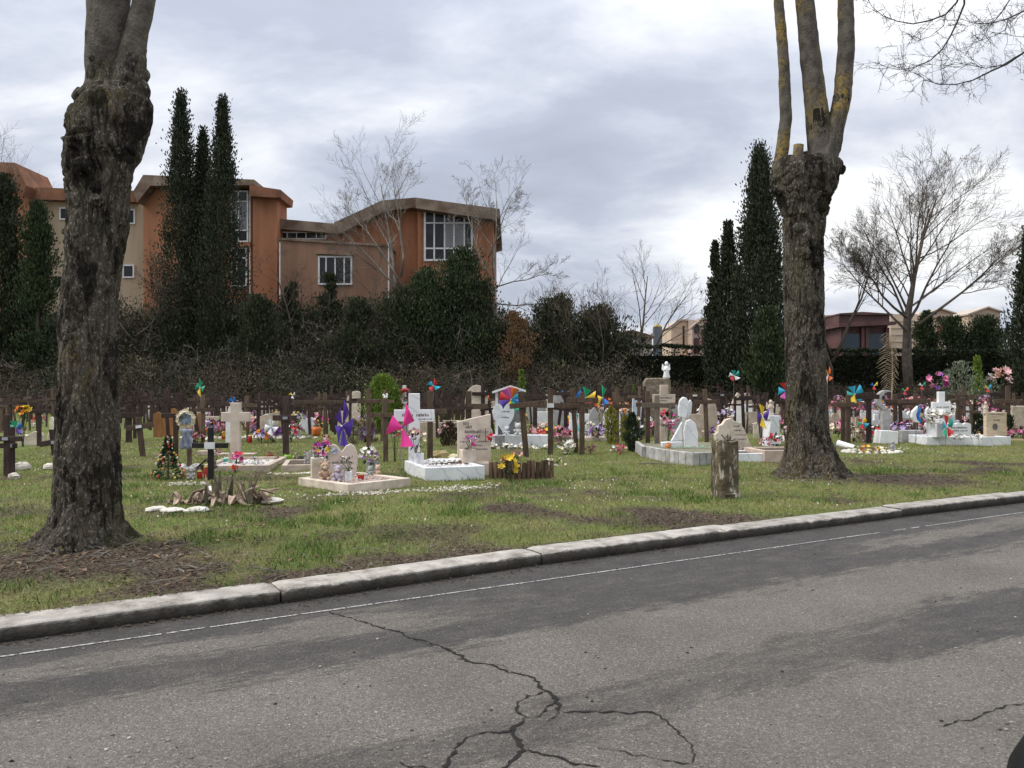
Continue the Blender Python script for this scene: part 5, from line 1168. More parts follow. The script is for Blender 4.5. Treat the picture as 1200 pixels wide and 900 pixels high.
# ---------------------------------------------------------------- left foreground
cross(8, 558, 486, (514, -8, 27), 'tall dark wooden cross at the left edge, behind a shorter one', 'dark', 6.5, plaque=(.1, .05))
cross(14, 556, 500, (522, -10, 21), 'short dark wooden cross at the left edge beside a pale rock', 'dark', 6.5, plaque=(.07, .06))
cross(46, 523, 468, (482, 34, 60), 'dark wooden cross between the sunflowers and the left trunk', 'dark', 5)
cross(66, 533, 502, (517, 47, 84), 'tilted stubby wooden cross partly hidden behind the left trunk', 'dark', 7, tilt=-9, plaque=(.08, .07))
cross(169, 534, 488, (499, 148, 181), 'leaning weathered wooden cross with white plate right of the left trunk', 'brown', 6.5, top_x=162, plaque=(.13, .06))
cross(151, 519, 474, (487, 138, 166), 'dark wooden cross behind the leaning one', 'dark', 7)
stones(26, 551, .16, 'pale rounded rock at the foot of the left edge crosses')
stones(16, 560, .11, 'smaller pale rock in front of the left edge crosses')
stones(58, 551, .13, 'pale rock beside the left trunk')
headstone(24, 50, 524, 21.3, [(0, 0), (1, 0), (1, 14)]+[(1-.15*i, 16+3*math.sin(i)) for i in range(1, 5)]+[(.2, 15), (0, 12)], CREAM, 'low pale stone with a rounded top beneath the sunflowers', .2)
headstone(56, 68, 524, 21.6, [(0, 0), (1, 0), (1.0, 22), (.75, 30), (.4, 36), (.25, 30), (.3, 20), (0, 12)], mat('stone_ivory', (0.70, 0.66, 0.50), None, 6, .8), 'ivory wing shaped stone at the left edge of the left trunk', .12)
bouquet(g3(27, 524), .17, .92, ['yellow', 'yellow', 'orange'], 'tall bunch of yellow sunflowers at the left', 14, LEAF, .10, 0.8)
pinwheel(18, 525, (19, 502), 9, ['blue', 'green', 'teal', 'blue', 'violet'], 'blue and green pinwheel below the sunflowers')
# christmas tree
def christmas_tree():
    p = g3(197, 562); s = p.y/F; h = 52*s; t = thing('christmas_tree', 'small artificial Christmas tree hung with red and gold baubles', 'tree', p)
    MB().tube([(0, 0, -.03), (0, 0, h*.9)], [.018, .008], 6).build('trunk', BARKB, t)
    n = 2200; u = RNG.random(n)**.8; a = RNG.uniform(0, 2*PI, n); rr = .26*(1.02-u)*(.6+.4*np.abs(np.sin(u*22)))*RNG.random(n)**.4
    V, Fc = leaf_cloud(np.stack([rr*np.cos(a), rr*np.sin(a), .02+u*h*.95], 1), np.stack([np.cos(a), np.sin(a), RNG.normal(.1, .4, n)], 1), .05, .016)
    link('crown', npmesh('crown', V, Fc, leafmat('leaf_xmas', (0.025, 0.06, 0.025))), t)
    for c, k in (((.55, .03, .03), 16), ((.75, .5, .12), 14), ((.72, .62, .55), 22), ((.7, .25, .05), 8)):
        mb = MB()
        for _ in range(k):
            uu = random.random()**.8; aa = random.uniform(-PI*1.05, .05); q = .265*(1.03-uu); mb.ball((q*math.cos(aa), q*math.sin(aa), .05+uu*h*.93), random.uniform(.012, .024), 6, 5)
        mb.build('baubles', mat('bauble_%d' % k, c, None, 5, .3), t, smooth=True)['kind'] = 'stuff'
christmas_tree()
cross(206, 541, 487, (487, 190, 210), 'dark wooden cross behind the Christmas tree carrying a photo wreath', 'dark', 5.5)
def photo_wreath():
    c = at(218, 491, 16.1); t = thing('photo_wreath', 'round cream flower wreath framing a photograph', 'wreath', (c.x, c.y, c.z))
    mb = MB()
    for i in range(26):
        a = 2*PI*i/26; mb.flower((math.cos(a)*.155+random.gauss(0, .012), -.03, math.sin(a)*.155+random.gauss(0, .012)), .05, (math.cos(a)*.4, -1, math.sin(a)*.4))
    stuff(mb.build('blossoms', fm('cream'), t)); MB().prism(arc(0, 0, .125, 0, 2*PI*15/16, 15), -.015, .01).build('photograph', mat('photo_bluegrey', (0.25, 0.33, 0.42), (0.06, 0.05, 0.05), 9, .4, detail=2), t)
    MB().tube([(0, .03, -.15), (0.02, .04, -(c.z-float(gz(c.x, c.y)))-.05)], .015, 6).build('stand', METAL, t)
photo_wreath()
cross(238, 520, 462, (479, 226, 252), 'tall narrow wooden cross left of the big stone cross', 'brown', 4.5)
cross(222, 551, 506, (517, 214, 230), 'short post hung with a pale grey cloth and white plate', 'brown', 5, plaque=(.16, .12))
def cloth():
    p = at(220, 514, 14.4); t = MB(); rng = random.Random(2); G = 8; vs = []
    for i in range(G+1):
        for j in range(G+1): vs.append(((i/G-.5)*.20*(1+.2*math.sin(j)), -.05-.03*math.sin(i*1.7+j*.8)-.02*rng.random(), (j/G-.5)*.36))
    t.add(vs, [(i*(G+1)+j, (i+1)*(G+1)+j, (i+1)*(G+1)+j+1, i*(G+1)+j+1) for i in range(G) for j in range(G)])
    o = t.build('grey_scarf', mat('cloth_grey', (0.33, 0.35, 0.42), (0.2, 0.21, 0.27), 14, .9), None, p, smooth=True); o.modifiers.new('s', 'SOLIDIFY').thickness = .012
    tag(o, 'pale grey scarf draped over the short post by the Christmas tree', 'cloth')
cloth()
plush(g3(224, 561), .22, 'small white soft toy between the Christmas tree and the black cross', (0.62, 0.60, 0.60), rz=.3)
plush(g3(215, 560), .17, 'small orange soft toy at the foot of the Christmas tree', (0.70, 0.38, 0.16), rz=-.3)
def pile(px, pb, label, cols, n, r):
    p = g3(px, pb); mb = {c: MB() for c in cols}; t = thing('keepsakes', label, 'keepsakes', p)
    for i in range(n):
        c = cols[i % len(cols)]; mb[c].rock((random.gauss(0, r), random.gauss(0, r*.6), random.uniform(.03, .10)), random.uniform(.04, .075), random, 7, 5, .2)
    for c in cols: stuff(mb[c].build('trinkets', plain(c), t))
    return t
pile(228, 553, 'heap of pale cloth and trinkets behind the black cross', [(.6, .56, .52), (.45, .42, .42)], 14, .16)
candle(g3(234, 561), 'red grave candle left of the black cross', h=.15, r=.045); candle(g3(241.5, 560), 'tall red and white grave candle touching the black cross', (0.50, .06, .04), .22, .04)
def nativity():
    p = g3(242, 554); t = thing('nativity_hut', 'little brown wooden nativity hut behind the black cross', 'hut', p, R(10))
    MB().box(-.10, .10, -.02, .10, -.02, .13).build('wall', WOODS['brown'], t)
    for s in (-1, 1): MB().prism([(0, .25), (s*.17, .10), (s*.17, .08), (0, .225)], -.08, .13).build('roof_board', WOODS['dark'], t)
nativity()
cross(247, 563, 501, (522, 226, 268), 'black painted wooden cross with white plate in front of the stone cross', 'black', 6.5, plaque=(.17, .11))
# big stone cross
s_ = 18.6/F
headstone(260, 293, 528, 18.6, cross_outline(.34, 34, 45, 56), mat('stone_rosy', (0.60, 0.50, 0.43), (0.50, .41, .35), 6, .85, .3, 50), 'large pale pinkish stone cross on a slab', .13, cat='stone cross', name='stone_cross')
o = surround((234, 552), R(6), 1.22, 1.9, .10, .10, BEIGE, 'wide low stone grave bed under the large stone cross', GRAVEL, .5, 30)
headstone(233, 258, 541, 18.3, [(0, 0), (1, 0), (1, 13), (0, 13)], BEIGE, 'low pale stone block left of the large stone cross', .25)
headstone(256, 300, 541, 18.2, [(0, 0), (1, 0), (1, 10), (0, 10)], BEIGE, 'broad plinth block under the large stone cross', .3)
headstone(265, 273, 520, 22.5, [(0, 0), (1, 0), (1, 22), (.8, 34), (.5, 44), (.2, 34), (0, 24)], WHITE, 'white pointed wing stone just behind the large stone cross', .1)
for x, l in ((270, 'left'), (283, 'right')): vase(g3(x, 545), .07, .24, CREAM, 'slim white vase, %s of the pair before the large stone cross' % l)
bouquet(g3(278, 546), .11, .18, ['pink', 'magenta', 'red'], 'bright pink flowers before the large stone cross', 14, rad=.05)
bouquet(g3(276, 553), .08, .07, ['red', 'orange'], 'low red flowers on the front edge of the stone cross grave', 10, rad=.04)
def tealcloth():
    p = g3(265, 544); mb = MB().add([(-.12, 0, .10), (.14, .03, .12), (.16, .16, .14), (-.10, .14, .11), (-.13, .01, .03), (.13, -.01, .04)], [(0, 1, 2, 3), (4, 5, 1, 0)])
    o = mb.build('teal_cloth', plain((.10, .38, .30)), None, p); o.modifiers.new('s', 'SOLIDIFY').thickness = .012; tag(o, 'turquoise cloth lying left of the pink flowers', 'cloth')
tealcloth()
bouquet(g3(298, 547), .14, .10, ['white', 'lilac'], 'grey green plant with pale flowers right of the pink flowers', 8, OLIVE, .03)
stones(304, 550, .09, 'grey stone on the right end of the stone cross grave', GREYST)
bouquet(g3(252, 548), .12, .28, ['dryrose', 'palepink'], 'withered rose stems right of the black cross', 8, DRYPL, .04)
# dead agave with flat stones
def agave():
    p = g3(258, 590); t = thing('dead_agave', 'collapsed brown agave with bent dead leaves', 'agave', p); rng = random.Random(6)
    m = mat('agave_dead', (0.40, 0.31, 0.235), (0.17, 0.115, 0.08), 9, .9, .5, 30, rnd=.3, stretch=(1, 1, 1))
    m2 = mat('agave_live', (0.17, 0.15, 0.10), (0.08, 0.075, 0.05), 9, .8, rnd=.3)
    for i in range(64):
        up = i < 18; cx_ = rng.gauss(0.05, .30) if not up else rng.choice([-.12, .05, .12, .35, .4])+rng.gauss(0, .05); cy_ = rng.gauss(.02, .12); a = rng.uniform(0, 2*PI)
        L = rng.uniform(.26, .44) if up else rng.uniform(.24, .46); w = rng.uniform(.05, .07) if up else rng.uniform(.05, .09); fold = rng.choice([2, 3, 4])
        el = R(rng.uniform(66, 88)) if up else R(rng.uniform(30, 80)); bend = rng.uniform(.0, .4) if up else rng.uniform(.7, 1.9)
        pts = [Vector((cx_, cy_, -.01))]; e = el
        K = 6
        for k in range(K):
            pts.append(pts[-1]+Vector((math.cos(a)*math.cos(e), math.sin(a)*math.cos(e), math.sin(e)))*L/K); e -= bend/K*.3 if up or k+1 != fold else bend
        sd = Vector((-math.sin(a), math.cos(a), 0)); vs = []
        for k, q in enumerate(pts):
            ww = w*(0.75, 1, 1, .9, .7, .42, .06)[k]*.5; q.z = max(q.z, .012)
            vs += [q-sd*ww+Vector((0, 0, .010)), q+Vector((0, 0, -.006)), q+sd*ww+Vector((0, 0, .010))]
        mb = MB().add(vs, [(3*k+j, 3*k+3+j, 3*k+4+j, 3*k+1+j) for k in range(K) for j in (0, 1)])
        o = mb.build('leaf', m2 if up and rng.random() < .5 else m, t); o.modifiers.new('s', 'SOLIDIFY').thickness = .010
agave()
for k, (x, y, r, d) in enumerate([(183, 597, .15, 'leftmost'), (202, 600, .15, 'second from the left'), (230, 600, .17, 'middle'), (318, 588, .20, 'rightmost')]):
    stones(x, y, r, 'flat white edging stone, %s of those round the dead agave' % d, mat('stone_white', (0.66, 0.62, 0.55), (0.48, .44, .37), 6, .9, .5, 25), flat=.22)
stones(248, 577, .10, 'white rock at the back of the dead agave', WHITE)

# ---------------------------------------------------------------- between stone cross and green bush
cross(335, 531, 463, (488, 320, 348), 'dark wooden cross with a blue plate behind the low pot bed', 'dark', 7, plaque=(.11, .06))
surround((330, 551), R(12), .95, 1.2, .12, .09, BEIGE, 'low beige edged grave bed with pots left of the heart stone', mat('soil', (0.10, .075, .05), (.05, .035, .025), 20, .95), .8, 0)
vase(g3(316, 539), .16, .16, mat('terracotta', (0.28, .10, .05), None, 8, .8), 'brown terracotta pot on the corner of the low pot bed', 1.1, False)
vase(g3(337, 540), .14, .13, mat('pot_lime', (0.28, .52, .05), None, 8, .5), 'lime green plastic pot on the low pot bed', 1.1, False)
vase(g3(352, 541), .15, .10, mat('pot_dark', (0.05, .04, .035), None, 8, .5), 'dark flat bowl on the low pot bed', 1.1, False)
bouquet(g3(326, 541), .10, .08, ['dryrose'], 'low dull succulents left of the lime pot', 5, OLIVE, .03); bouquet(g3(346, 540), .10, .08, ['cream'], 'low dull succulents right of the lime pot', 5, OLIVE, .03)
def birch_vase():
    p = g3(366, 547); t = thing('birch_planter', 'planter of upright birch sticks left of the heart stone', 'planter', p)
    m = mat('birch', (0.55, .52, .47), (0.10, .085, .07), 16, .9, detail=3, contrast=(.42, .5), rnd=.2)
    for i in range(9): MB().tube([(-.14+i*.035, .02*math.sin(i*2), -.02), (-.15+i*.037, .02*math.sin(i*2), .30+.03*math.sin(i*5))], .017, 7).build('stick', m, t)
birch_vase()
cross(381, 513, 460, (471, 345, 402), 'brown wooden cross with long arms left of the purple pinwheel', 'brown', 4.2, group=None)
cross(432, 525, 455, (470, 419, 447), 'brown wooden cross right of the purple pinwheel', 'brown', 5)
cross(452, 541, 467, (486, 435, 466), 'brown wooden cross with a white bird on top', 'brown', 5.5)
def bird():
    p = at(452, 466, gp(452, 541)[1]); p.z = g3(452, 541).z+(541-467)*gp(452, 541)[1]/F+.001; t = thing('bird_figure', 'little white bird figure on the cross right of the green bush', 'figure', p)
    mb = MB(); mb.ball((0, 0, .035), (.05, .035, .034), 10, 7); mb.ball((-.045, 0, .075), .024, 8, 6); mb.leaf((.03, 0, .04), (1, 0, .1), .09, .05); mb.build('body', WHITE, t, smooth=True)
    mb = MB(); mb.leaf((0, .02, .05), (.2, .7, .8), .09, .06); mb.leaf((0, -.02, .05), (.2, -.7, .8), .09, .06); mb.build('wings', WHITE, t)
bird()
headstone(406, 429, 497, 33, arch(10, .6, 1, 39), CREAM, 'pale round topped headstone left of the bright green bush', .15)
cross(412, 497, 459, (470, 404, 420), 'thin dark cross standing before the pale round topped headstone', 'dark', 3.5)
shrub(449, 508, 441, 48, 'large bright yellow green conifer bush behind the crosses', THUJA, 8000, .11, .42, .4, seed=3)
for i, x in enumerate((424, 436, 414)): shrub(x, 516+i*2, 492, 20, ('dry straw coloured weeds below the purple pinwheel', 'dry straw coloured weeds right of the purple pinwheel', 'dry straw coloured weeds behind the heart stone')[i], leafmat('leaf_straw', (0.30, .25, .16)), 300, .12, .3, .5, 'dry_weeds', 'weeds', seed=30+i)
vase(g3(371, 511), .30, .30, mat('pot_orange', (0.62, .16, .04), None, 8, .6), 'orange pot with a dark plant left of the purple pinwheel', 1.1, False); bouquet(g3(372, 510, .28), .18, .12, ['dryrose', 'yellow'], 'dark plant in the orange pot', 6, LEAF, .04, stems=False)
bouquet(g3(349, 513, .40), .22, .22, ['cream', 'lilac', 'yellow', 'white'], 'cream and lilac flowers on the arm of the cross above the low pot bed', 22, LEAF, .06)
vase(g3(349, 513), .16, .40, GREYST, 'grey stand under the cream and lilac flowers')
# heart grave
A = surround((408, 578), R(47), 1.15, 1.30, .125, .10, CREAM, 'beige edged grave with heart stone and soft toys', mat('gravel_mixed', (0.55, .47, .42), (.20, .15, .12), 50, .9, .6, 40), .75, 130, mat('pebble_pink', (0.58, .45, .38), (.35, .26, .22), 5, .9, rnd=.2))
ZA = g3(408, 578).z+.125*.75
def onA(px, py, Y=None):     # point on the bed of the heart grave
    Y = F*(H-ZA)/(py-HZ); return Vector(((px-600)/F*Y, Y, ZA))
headstone(382, 419, 560, 12.75, [(.08, 0), (.92, 0), (1, 18), (.98, 30), (.90, 37), (.78, 40), (.64, 38), (.5, 31), (.36, 38), (.22, 40), (.08, 36), (0, 27), (.02, 12)], mat('stone_heart', (0.66, .56, .48), (.56, .47, .40), 5, .75), 'cream heart shaped stone with two rounded lobes', .09, R(12), z=ZA-.02, lines=[(.2, .42, 17, 3), (.45, .78, 17, 4), (.3, .6, 11, 2)])
def emblem():
    p = at(391.5, 528.5, 12.66); o = MB().prism(arc(0, 0, .05, 0, 2*PI*11/12, 11), -.012, .0).build('photo_medallion', mat('medallion', (0.10, .20, .42), (.75, .72, .68), 26, .4, detail=1), None, p, R(12)); tag(o, 'small round blue picture medallion on the heart stone', 'medallion')
emblem()
headstone(374, 392, 545, 13.3, [(.05, 0), (.95, 0), (1.05, 22), (.12, 24)], WHITE, 'white tilted plaque behind the heart stone', .05)
vase(onA(372, 561), .19, .33, CREAM, 'square cream stone vase at the left corner of the heart grave', 1.0)
bouquet(onA(379, 559)+Vector((-.03, .06, .33)), .17, .10, ['magenta', 'purple', 'yellow', 'magenta'], 'round bunch of magenta and yellow flowers left of the heart stone', 26, rad=.045, stems=False)
plush(onA(381, 563), .31, 'light brown teddy bear with pink shirt on the heart grave', (0.52, .36, .25), rz=.2); plush(onA(396.5, 564), .27, 'grey and lilac soft toy beside the teddy bear', (0.50, .44, .52), rz=-.15)
vase(onA(408, 564), .10, .15, MARBLE, 'small white marble vase with green leaves before the heart stone', 1.05); bouquet(onA(408, 564)+Vector((0, .02, .15)), .14, .14, ['white'], 'green leafy sprig in the small marble vase', 3, LEAF, .02)
candle(onA(423, 562), 'low red grave candle on the heart grave', h=.09, r=.05)
vase(g3(437, 556), .20, .24, GREYST, 'square grey vase at the right of the heart grave', 1.0); bouquet(g3(433, 556, .24), .18, .10, ['white', 'white', 'cream', 'purple'], 'white and purple flowers right of the heart stone', 24, rad=.05, stems=False)
plush(onA(434, 558), .18, 'small grey green soft toy by the grey vase', (0.40, .45, .42), rz=-.4); plush(onA(443, 558), .20, 'small peach coloured soft toy right of the grey vase', (0.68, .48, .36), rz=-.6)
pile(416, 561, 'small pink and brown keepsakes in the middle of the heart grave', [(.5, .35, .28), (.6, .5, .45), (.22, .12, .08)], 12, .09)
pinwheel(411, 563, (401, 499), 22, ['violet', 'violet', 'violet', 'violet', 'violet'], 'large deep purple pinwheel on a stick behind the heart stone', turn=.6, stretch=(.42, 1.1), yaw=.5)
# ---------------------------------------------------------------- marble cross grave
Bg = surround((498, 564), R(21), 1.02, 1.42, .205, .09, MARBLE, 'white veined marble grave box with a marble cross', GRAVEL, .85, 90, mat('pebble_white', (0.78, .77, .75), None, 5, .6))
ZB = g3(498, 564).z+.205*.85
headstone(462, 509, 548, 14.2, cross_outline(.28, 54, 68, 87), MARBLE, 'white veined marble cross on the marble grave box', .08, R(8), z=ZB-.03, lines=[(.55, .85, 60, 4), (.6, .9, 56, 2), (.2, .45, 60, 4)], cat='stone cross', name='stone_cross')
vase(Vector((*gp(491, 557), ZB)), .14, .20, MARBLE, 'square marble vase on the marble grave box', 1.0)
bouquet(Vector((*gp(487, 557), ZB+.20)), .20, .26, ['dryrose', 'palepink', 'cream'], 'withered brown and pink flowers in the marble vase', 16, DRYPL, .045)
bouquet(Vector((*gp(463, 553), ZB)), .12, .55, ['palepink', 'red', 'white'], 'pink and white flowers left of the marble cross', 12, DRYPL, .05)
pinwheel(467, 561, (472, 501), 20, ['pink', 'pink', 'pink'], 'large bright pink pinwheel before the marble cross', turn=.35, stretch=(.75, 1.15))
def tulle():
    p = Vector((*gp(520, 556), ZB)); mb = MB(); rng = random.Random(9); G = 14; vs = []
    for i in range(G+1):
        for j in range(G+1): vs.append(((i/G-.5)*.55, (j/G-.5)*.32, .03+.05*abs(math.sin(i*1.3+j*.7))+.02*rng.random()))
    mb.add(vs, [(i*(G+1)+j, (i+1)*(G+1)+j, (i+1)*(G+1)+j+1, i*(G+1)+j+1) for i in range(G) for j in range(G)])
    tag(mb.build('tulle_cloth', WHITE, None, p, R(21)), 'crumpled white tulle in the marble grave box', 'cloth')
tulle()
cross(504, 540, 457, (481, 488, 524), 'brown wooden cross just right of the marble cross', 'brown', 6.5)
stones(515, 538, .24, 'yellowish flat stone right of the marble cross', mat('stone_ochre', (0.42, .33, .14), (.22, .17, .09), 4, .9, .5), flat=.5); stones(533, 540, .15, 'pale yellow round stone left of the slanted headstone', mat('stone_lemon', (0.62, .58, .36), None, 4, .9))
def white_cross():
    t = cross(474, 507, 452, (469, 461, 487), 'white painted wooden cross with a red heart wreath', 'grey', 4.2)
    for ch in t.children: ch.data.materials[0] = WHITE
    p = at(470, 466, gp(474, 507)[1]-.15); h = thing('heart_wreath', 'red heart shaped wreath hanging on the white wooden cross', 'wreath', p)
    pts = [Vector(((u-.5)*.62, 0, (v-.5)*.55)) for u, v in heart(1.0, 12)]; MB().tube(pts+[pts[0]], .065, 8).build('ring', plain((.35, .03, .03)), h, smooth=True)
    mb = MB(); mb.flower((.12, -.08, -.12), .13, (0, -1, .2)); mb.flower((.16, -.08, -.32), .12, (0, -1, .2)); mb.build('bow', WHITE, h)
white_cross()
headstone(536, 575, 541, 14.15, [(0, 0), (1, 0), (1, 56), (.55, 52), (0, 47)], CREAM, 'beige headstone with a slanted top and engraved cross', .10, R(4), lines=[(.18, .34, 43, 4), (.24, .42, 39, 4), (.22, .70, 33.5, 4), (.25, .68, 28, 4), (.08, .92, 23, 2), (.5, .75, 18.5, 2), (.1, .9, 14, 2)])
def eng_cross():
    s = 14.1/F; p = at(569, 515, 14.085); o = MB(); o.box(-.006, .006, -.004, .004, -13*s*.2, 13*s); o.box(-.05, .05, -.003, .003, 8.5*s, 9.2*s); tag(o.build('engraved_cross', INK, None, p, R(4)), 'thin engraved cross in the corner of the slanted headstone', 'emblem')
eng_cross()
headstone(524, 573, 557, 14.0, [(0, 0), (1, 0), (1, 15.4), (0, 15.4)], CREAM, 'low beige stone base under the slanted headstone', .34, R(4))
vase(at(548, 542, 13.88), .24, .23, CREAM, 'square cream vase in front of the slanted headstone', 1.05); bouquet(at(550, 527, 13.88), .13, .13, ['magenta', 'palepink', 'purple'], 'pink and purple flowers in the vase before the slanted headstone', 10, OLIVE, .045)
bouquet(at(575, 517, 13.9), .07, .07, ['red', 'magenta'], 'small red flowers at the right edge of the slanted headstone', 8, rad=.04)
shrub(526, 522, 496, 26, 'withered brown bush with pink dried flowers left of the slanted headstone', DRYPL, 900, .09, .3, .5, 'withered_bush', 'bush', seed=41)
bouquet(g3(519, 523), .18, .45, ['dryrose', 'palepink'], 'dried pink flower heads on the withered bush', 10, DRYPL, .045)
headstone(545, 572, 506, 26.5, arch(10, .65, 1, 55), CREAM, 'tall pale round topped headstone behind the slanted headstone', .15)
cross(549, 512, 458, (476, 536, 572), 'brown wooden cross in front of the tall pale round topped headstone', 'brown', 7); cross(566, 508, 452, (461, 553, 585), 'dark wooden cross right of the tall pale round topped headstone', 'dark', 4.5)
cross(526, 504, 460, (475, 512, 541), 'dark wooden cross above the withered brown bush', 'dark', 4.5)
surround((478, 512), R(8), 1.7, 1.6, .45, .12, mat('stone_sand', (0.60, .49, .37), None, 5, .85), 'raised sandy stone grave bed behind the marble cross', mat('soil2', (0.10, .075, .05), None, 20, .95), .9)
shrub(524, 496, 482, 16, 'small potted green plant on the sandy grave bed', LEAF, 300, .10, .4, .5, 'potted_plant', 'plant', seed=44)
# log edging with yellow daisies
def log_edging():
    p = g3(608, 560); s = p.y/F; t = thing('log_edging', 'little palisade of brown half logs round a grave bed', 'edging', p); rng = random.Random(4)
    m = mat('log_brown', (0.16, .105, .065), (.07, .045, .03), 10, .9, .6, 30, rnd=.3, stretch=(2, 2, .5))
    for i in range(14):
        x = (573+i*5.45-608+2.7)*s; h = (20+rng.uniform(-2, 2))*s+ .01; yy = .10*abs(i-5)/8.
        MB().tube([(x, yy, -.05), (x+rng.uniform(-.01, .01), yy, h)], [.040, .036], 8).build('log', m, t, bevel=0)
    MB().box(-.50, .52, .14, .75, -.05, .10).build('bed_soil', MATS['soil'], t)
log_edging()
bouquet(g3(598, 562), .17, .30, ['yellow', 'yellow', 'yellow', 'peach'], 'yellow daisies before the little log palisade', 16, LEAFD, .065, .9)
# house shaped white shrine with heart, right of the slanted headstone
def shrine():
    Y = 20.5; s = Y/F; c = at(598, 522, Y); zg = float(gz(c.x, Y)); t = thing('white_shrine', 'white house shaped open shrine with gabled roof', 'shrine', (c.x, Y, zg)); Z = lambda py: H+(HZ-py)*s-zg; X = lambda px: (px-598)*s
    for a, b in ((580.5, 583.5), (611, 613.5)): MB().box(X(a), X(b), 0, .7, -.05, Z(458)).build('side_wall', WHITE, t)
    MB().box(X(583.6), X(610.9), .62, .70, -.05, Z(458)).build('back_wall', mat('shrine_back', (0.60, .66, .70), (.45, .42, .36), 4, .8), t)
    MB().prism([(X(577), Z(458.5)), (X(598), Z(451.5)), (X(616), Z(457)), (X(616), Z(459.5)), (X(598), Z(454)), (X(577), Z(461))], -.12, .8).build('roof', WHITE, t)
    MB().prism([(X(577), -.05), (X(642), -.05), (X(642), Z(509)), (X(577), Z(509))], -.35, .0).build('plinth', MARBLE, t, bevel=.01)
shrine()
headstone(577, 603, 510, 20.0, heart(38), mat('heart_white', (0.76, .78, .82), None, 5, .5), 'white heart shaped plaque in the white shrine', .08, z=float(gz(0, 20))+(522-510)*20/F, lines=[(.42, .75, 27, 2), (.42, .75, 20, 2)])
plush(at(607, 510, 20.0), .34, 'white soft toy on the shrine plinth', (0.74, .73, .72)); plush(at(594, 510, 19.95), .24, 'small white soft toy below the heart plaque', (0.72, .74, .80))
pinwheel(584, 524, (599, 468), 15, ['orange', 'magenta', 'red', 'violet', 'yellow', 'green', 'blue', 'cyan'], 'large rainbow pinwheel before the white shrine', turn=.9, stretch=(1, 1))
vase(g3(585, 524), .36, .30, GREYST, 'low grey stone block pot before the white shrine', 1.0); stones(636, 519, .2, 'grey rock at the shrine plinth', GREYST)
for i in range(5): bouquet(g3(578+i*16, 526), .15, .05, ['white', 'white', 'cream'], 'low white flowers edging the shrine grave', 14, LEAF, .05, .5, group='white edging flowers')
bouquet(g3(606, 540), .10, .12, ['palepink', 'peach'], 'peach flowers inside the log palisade', 8, rad=.05)
cross(618, 535, 458, (474, 597, 641), 'leaning brown wooden cross behind the log palisade', 'brown', 6.8, top_x=610)
cross(645, 532, 454, (474, 624, 667), 'brown wooden cross with a dark blue centre right of the shrine', 'brown', 6.2, plaque=(.16, .10))
cross(676, 531, 455, (476, 657, 696), 'brown wooden cross, left one of a close pair', 'brown', 5.5, top_x=671)
cross(682, 533, 460, (469, 664, 701), 'brown wooden cross, right one of a close pair', 'brown', 6.2)
cross(723, 518, 452, (474, 708, 740), 'brown wooden cross in front of the golden conifer', 'brown', 5)
cross(627, 509, 452, (466, 614, 642), 'dark wooden cross behind the white soft toy', 'dark', 5); cross(663, 509, 453, (461, 645, 682), 'dark wooden cross between the long armed crosses', 'dark', 4.6)
cross(698, 502, 450, (460, 686, 712), 'dark wooden cross by the green and yellow flag', 'dark', 4.6); cross(713, 500, 449, (459, 700, 727), 'dark wooden cross above the golden conifer', 'dark', 4.8); cross(738, 502, 450, (461, 726, 750), 'dark wooden cross left of the rough stone block', 'dark', 4.8)
headstone(647, 662, 506, 27.5, [(0, 0), (1, 0), (1, 34), (.6, 44), (0, 42)], GREYST, 'grey slanted headstone between the crosses', .15)
headstone(640, 646, 506, 27.6, [(0, 0), (1, 0), (1, 40), (0, 44)], CREAM, 'narrow pale stone edge beside the grey slanted headstone', .2)
headstone(632, 672, 520, 23.5, [(0, 0), (1, 0), (1, 9), (0, 9)], BEIGE, 'low beige grave bed of trinkets behind the crosses', 1.0)
for i, (x, y, c) in enumerate([(634, 508, 'red'), (622, 506, 'magenta'), (640, 500, 'red'), (655, 504, 'yellow')]):
    bouquet(at(x, y+6, 23.4), .16, .14, [c, 'palepink'], '%s flowers on the beige trinket grave, %s' % (c, ('by the shrine wall', 'nearest the shrine', 'above the teddy', 'before the grey headstone')[i]), 12, rad=.06, stems=False)
plush(at(637, 511, 23.3), .42, 'cream teddy bear with red scarf on the beige trinket grave', (0.66, .52, .40)); plush(at(646, 511, 23.3), .32, 'small pale teddy bear right of the cream one', (0.62, .55, .48))
bouquet(g3(665, 532), .20, .16, ['white', 'white', 'cream'], 'big bunch of white lilies at the foot of the paired crosses', 22, LEAF, .075)
bouquet(g3(652, 545), .19, .08, ['white', 'cream'], 'frosted pale green cushion plant right of the palisade', 16, OLIVE, .03, .6)
bouquet(g3(692, 533), .13, .12, ['dryrose', 'dryrose'], 'dark withered plant right of the paired crosses', 10, DRYPL, .05)
bouquet(g3(655, 520), .30, .20, ['dryrose'], 'brown fallen leaves and stems behind the paired crosses', 6, DRYPL, .06)
bouquet(g3(727, 533), .12, .14, ['red', 'palepink', 'magenta'], 'red and pink flowers fallen on the grass before the golden conifer', 10, LEAFD, .05)
bouquet(g3(721, 529), .15, .04, ['white', 'dryrose'], 'scattered pale petals beside the fallen red flowers', 8, DRYPL, .04)
pinwheel(683, 522, (686, 466), 11, ['green', 'blue', 'orange', 'red', 'yellow'], 'blue green and orange pinwheel above the paired crosses', turn=.9, Y=24)
pinwheel(676, 524, (677, 495), 8, ['teal', 'teal'], 'turquoise folded streamer between the paired crosses', turn=1.2, stretch=(.3, 1.2))
pinwheel(706, 512, (706, 466), 10, ['green', 'yellow', 'blue'], 'green yellow and blue flag like pinwheel by the dark cross', turn=.8, stretch=(.6, 1.2))
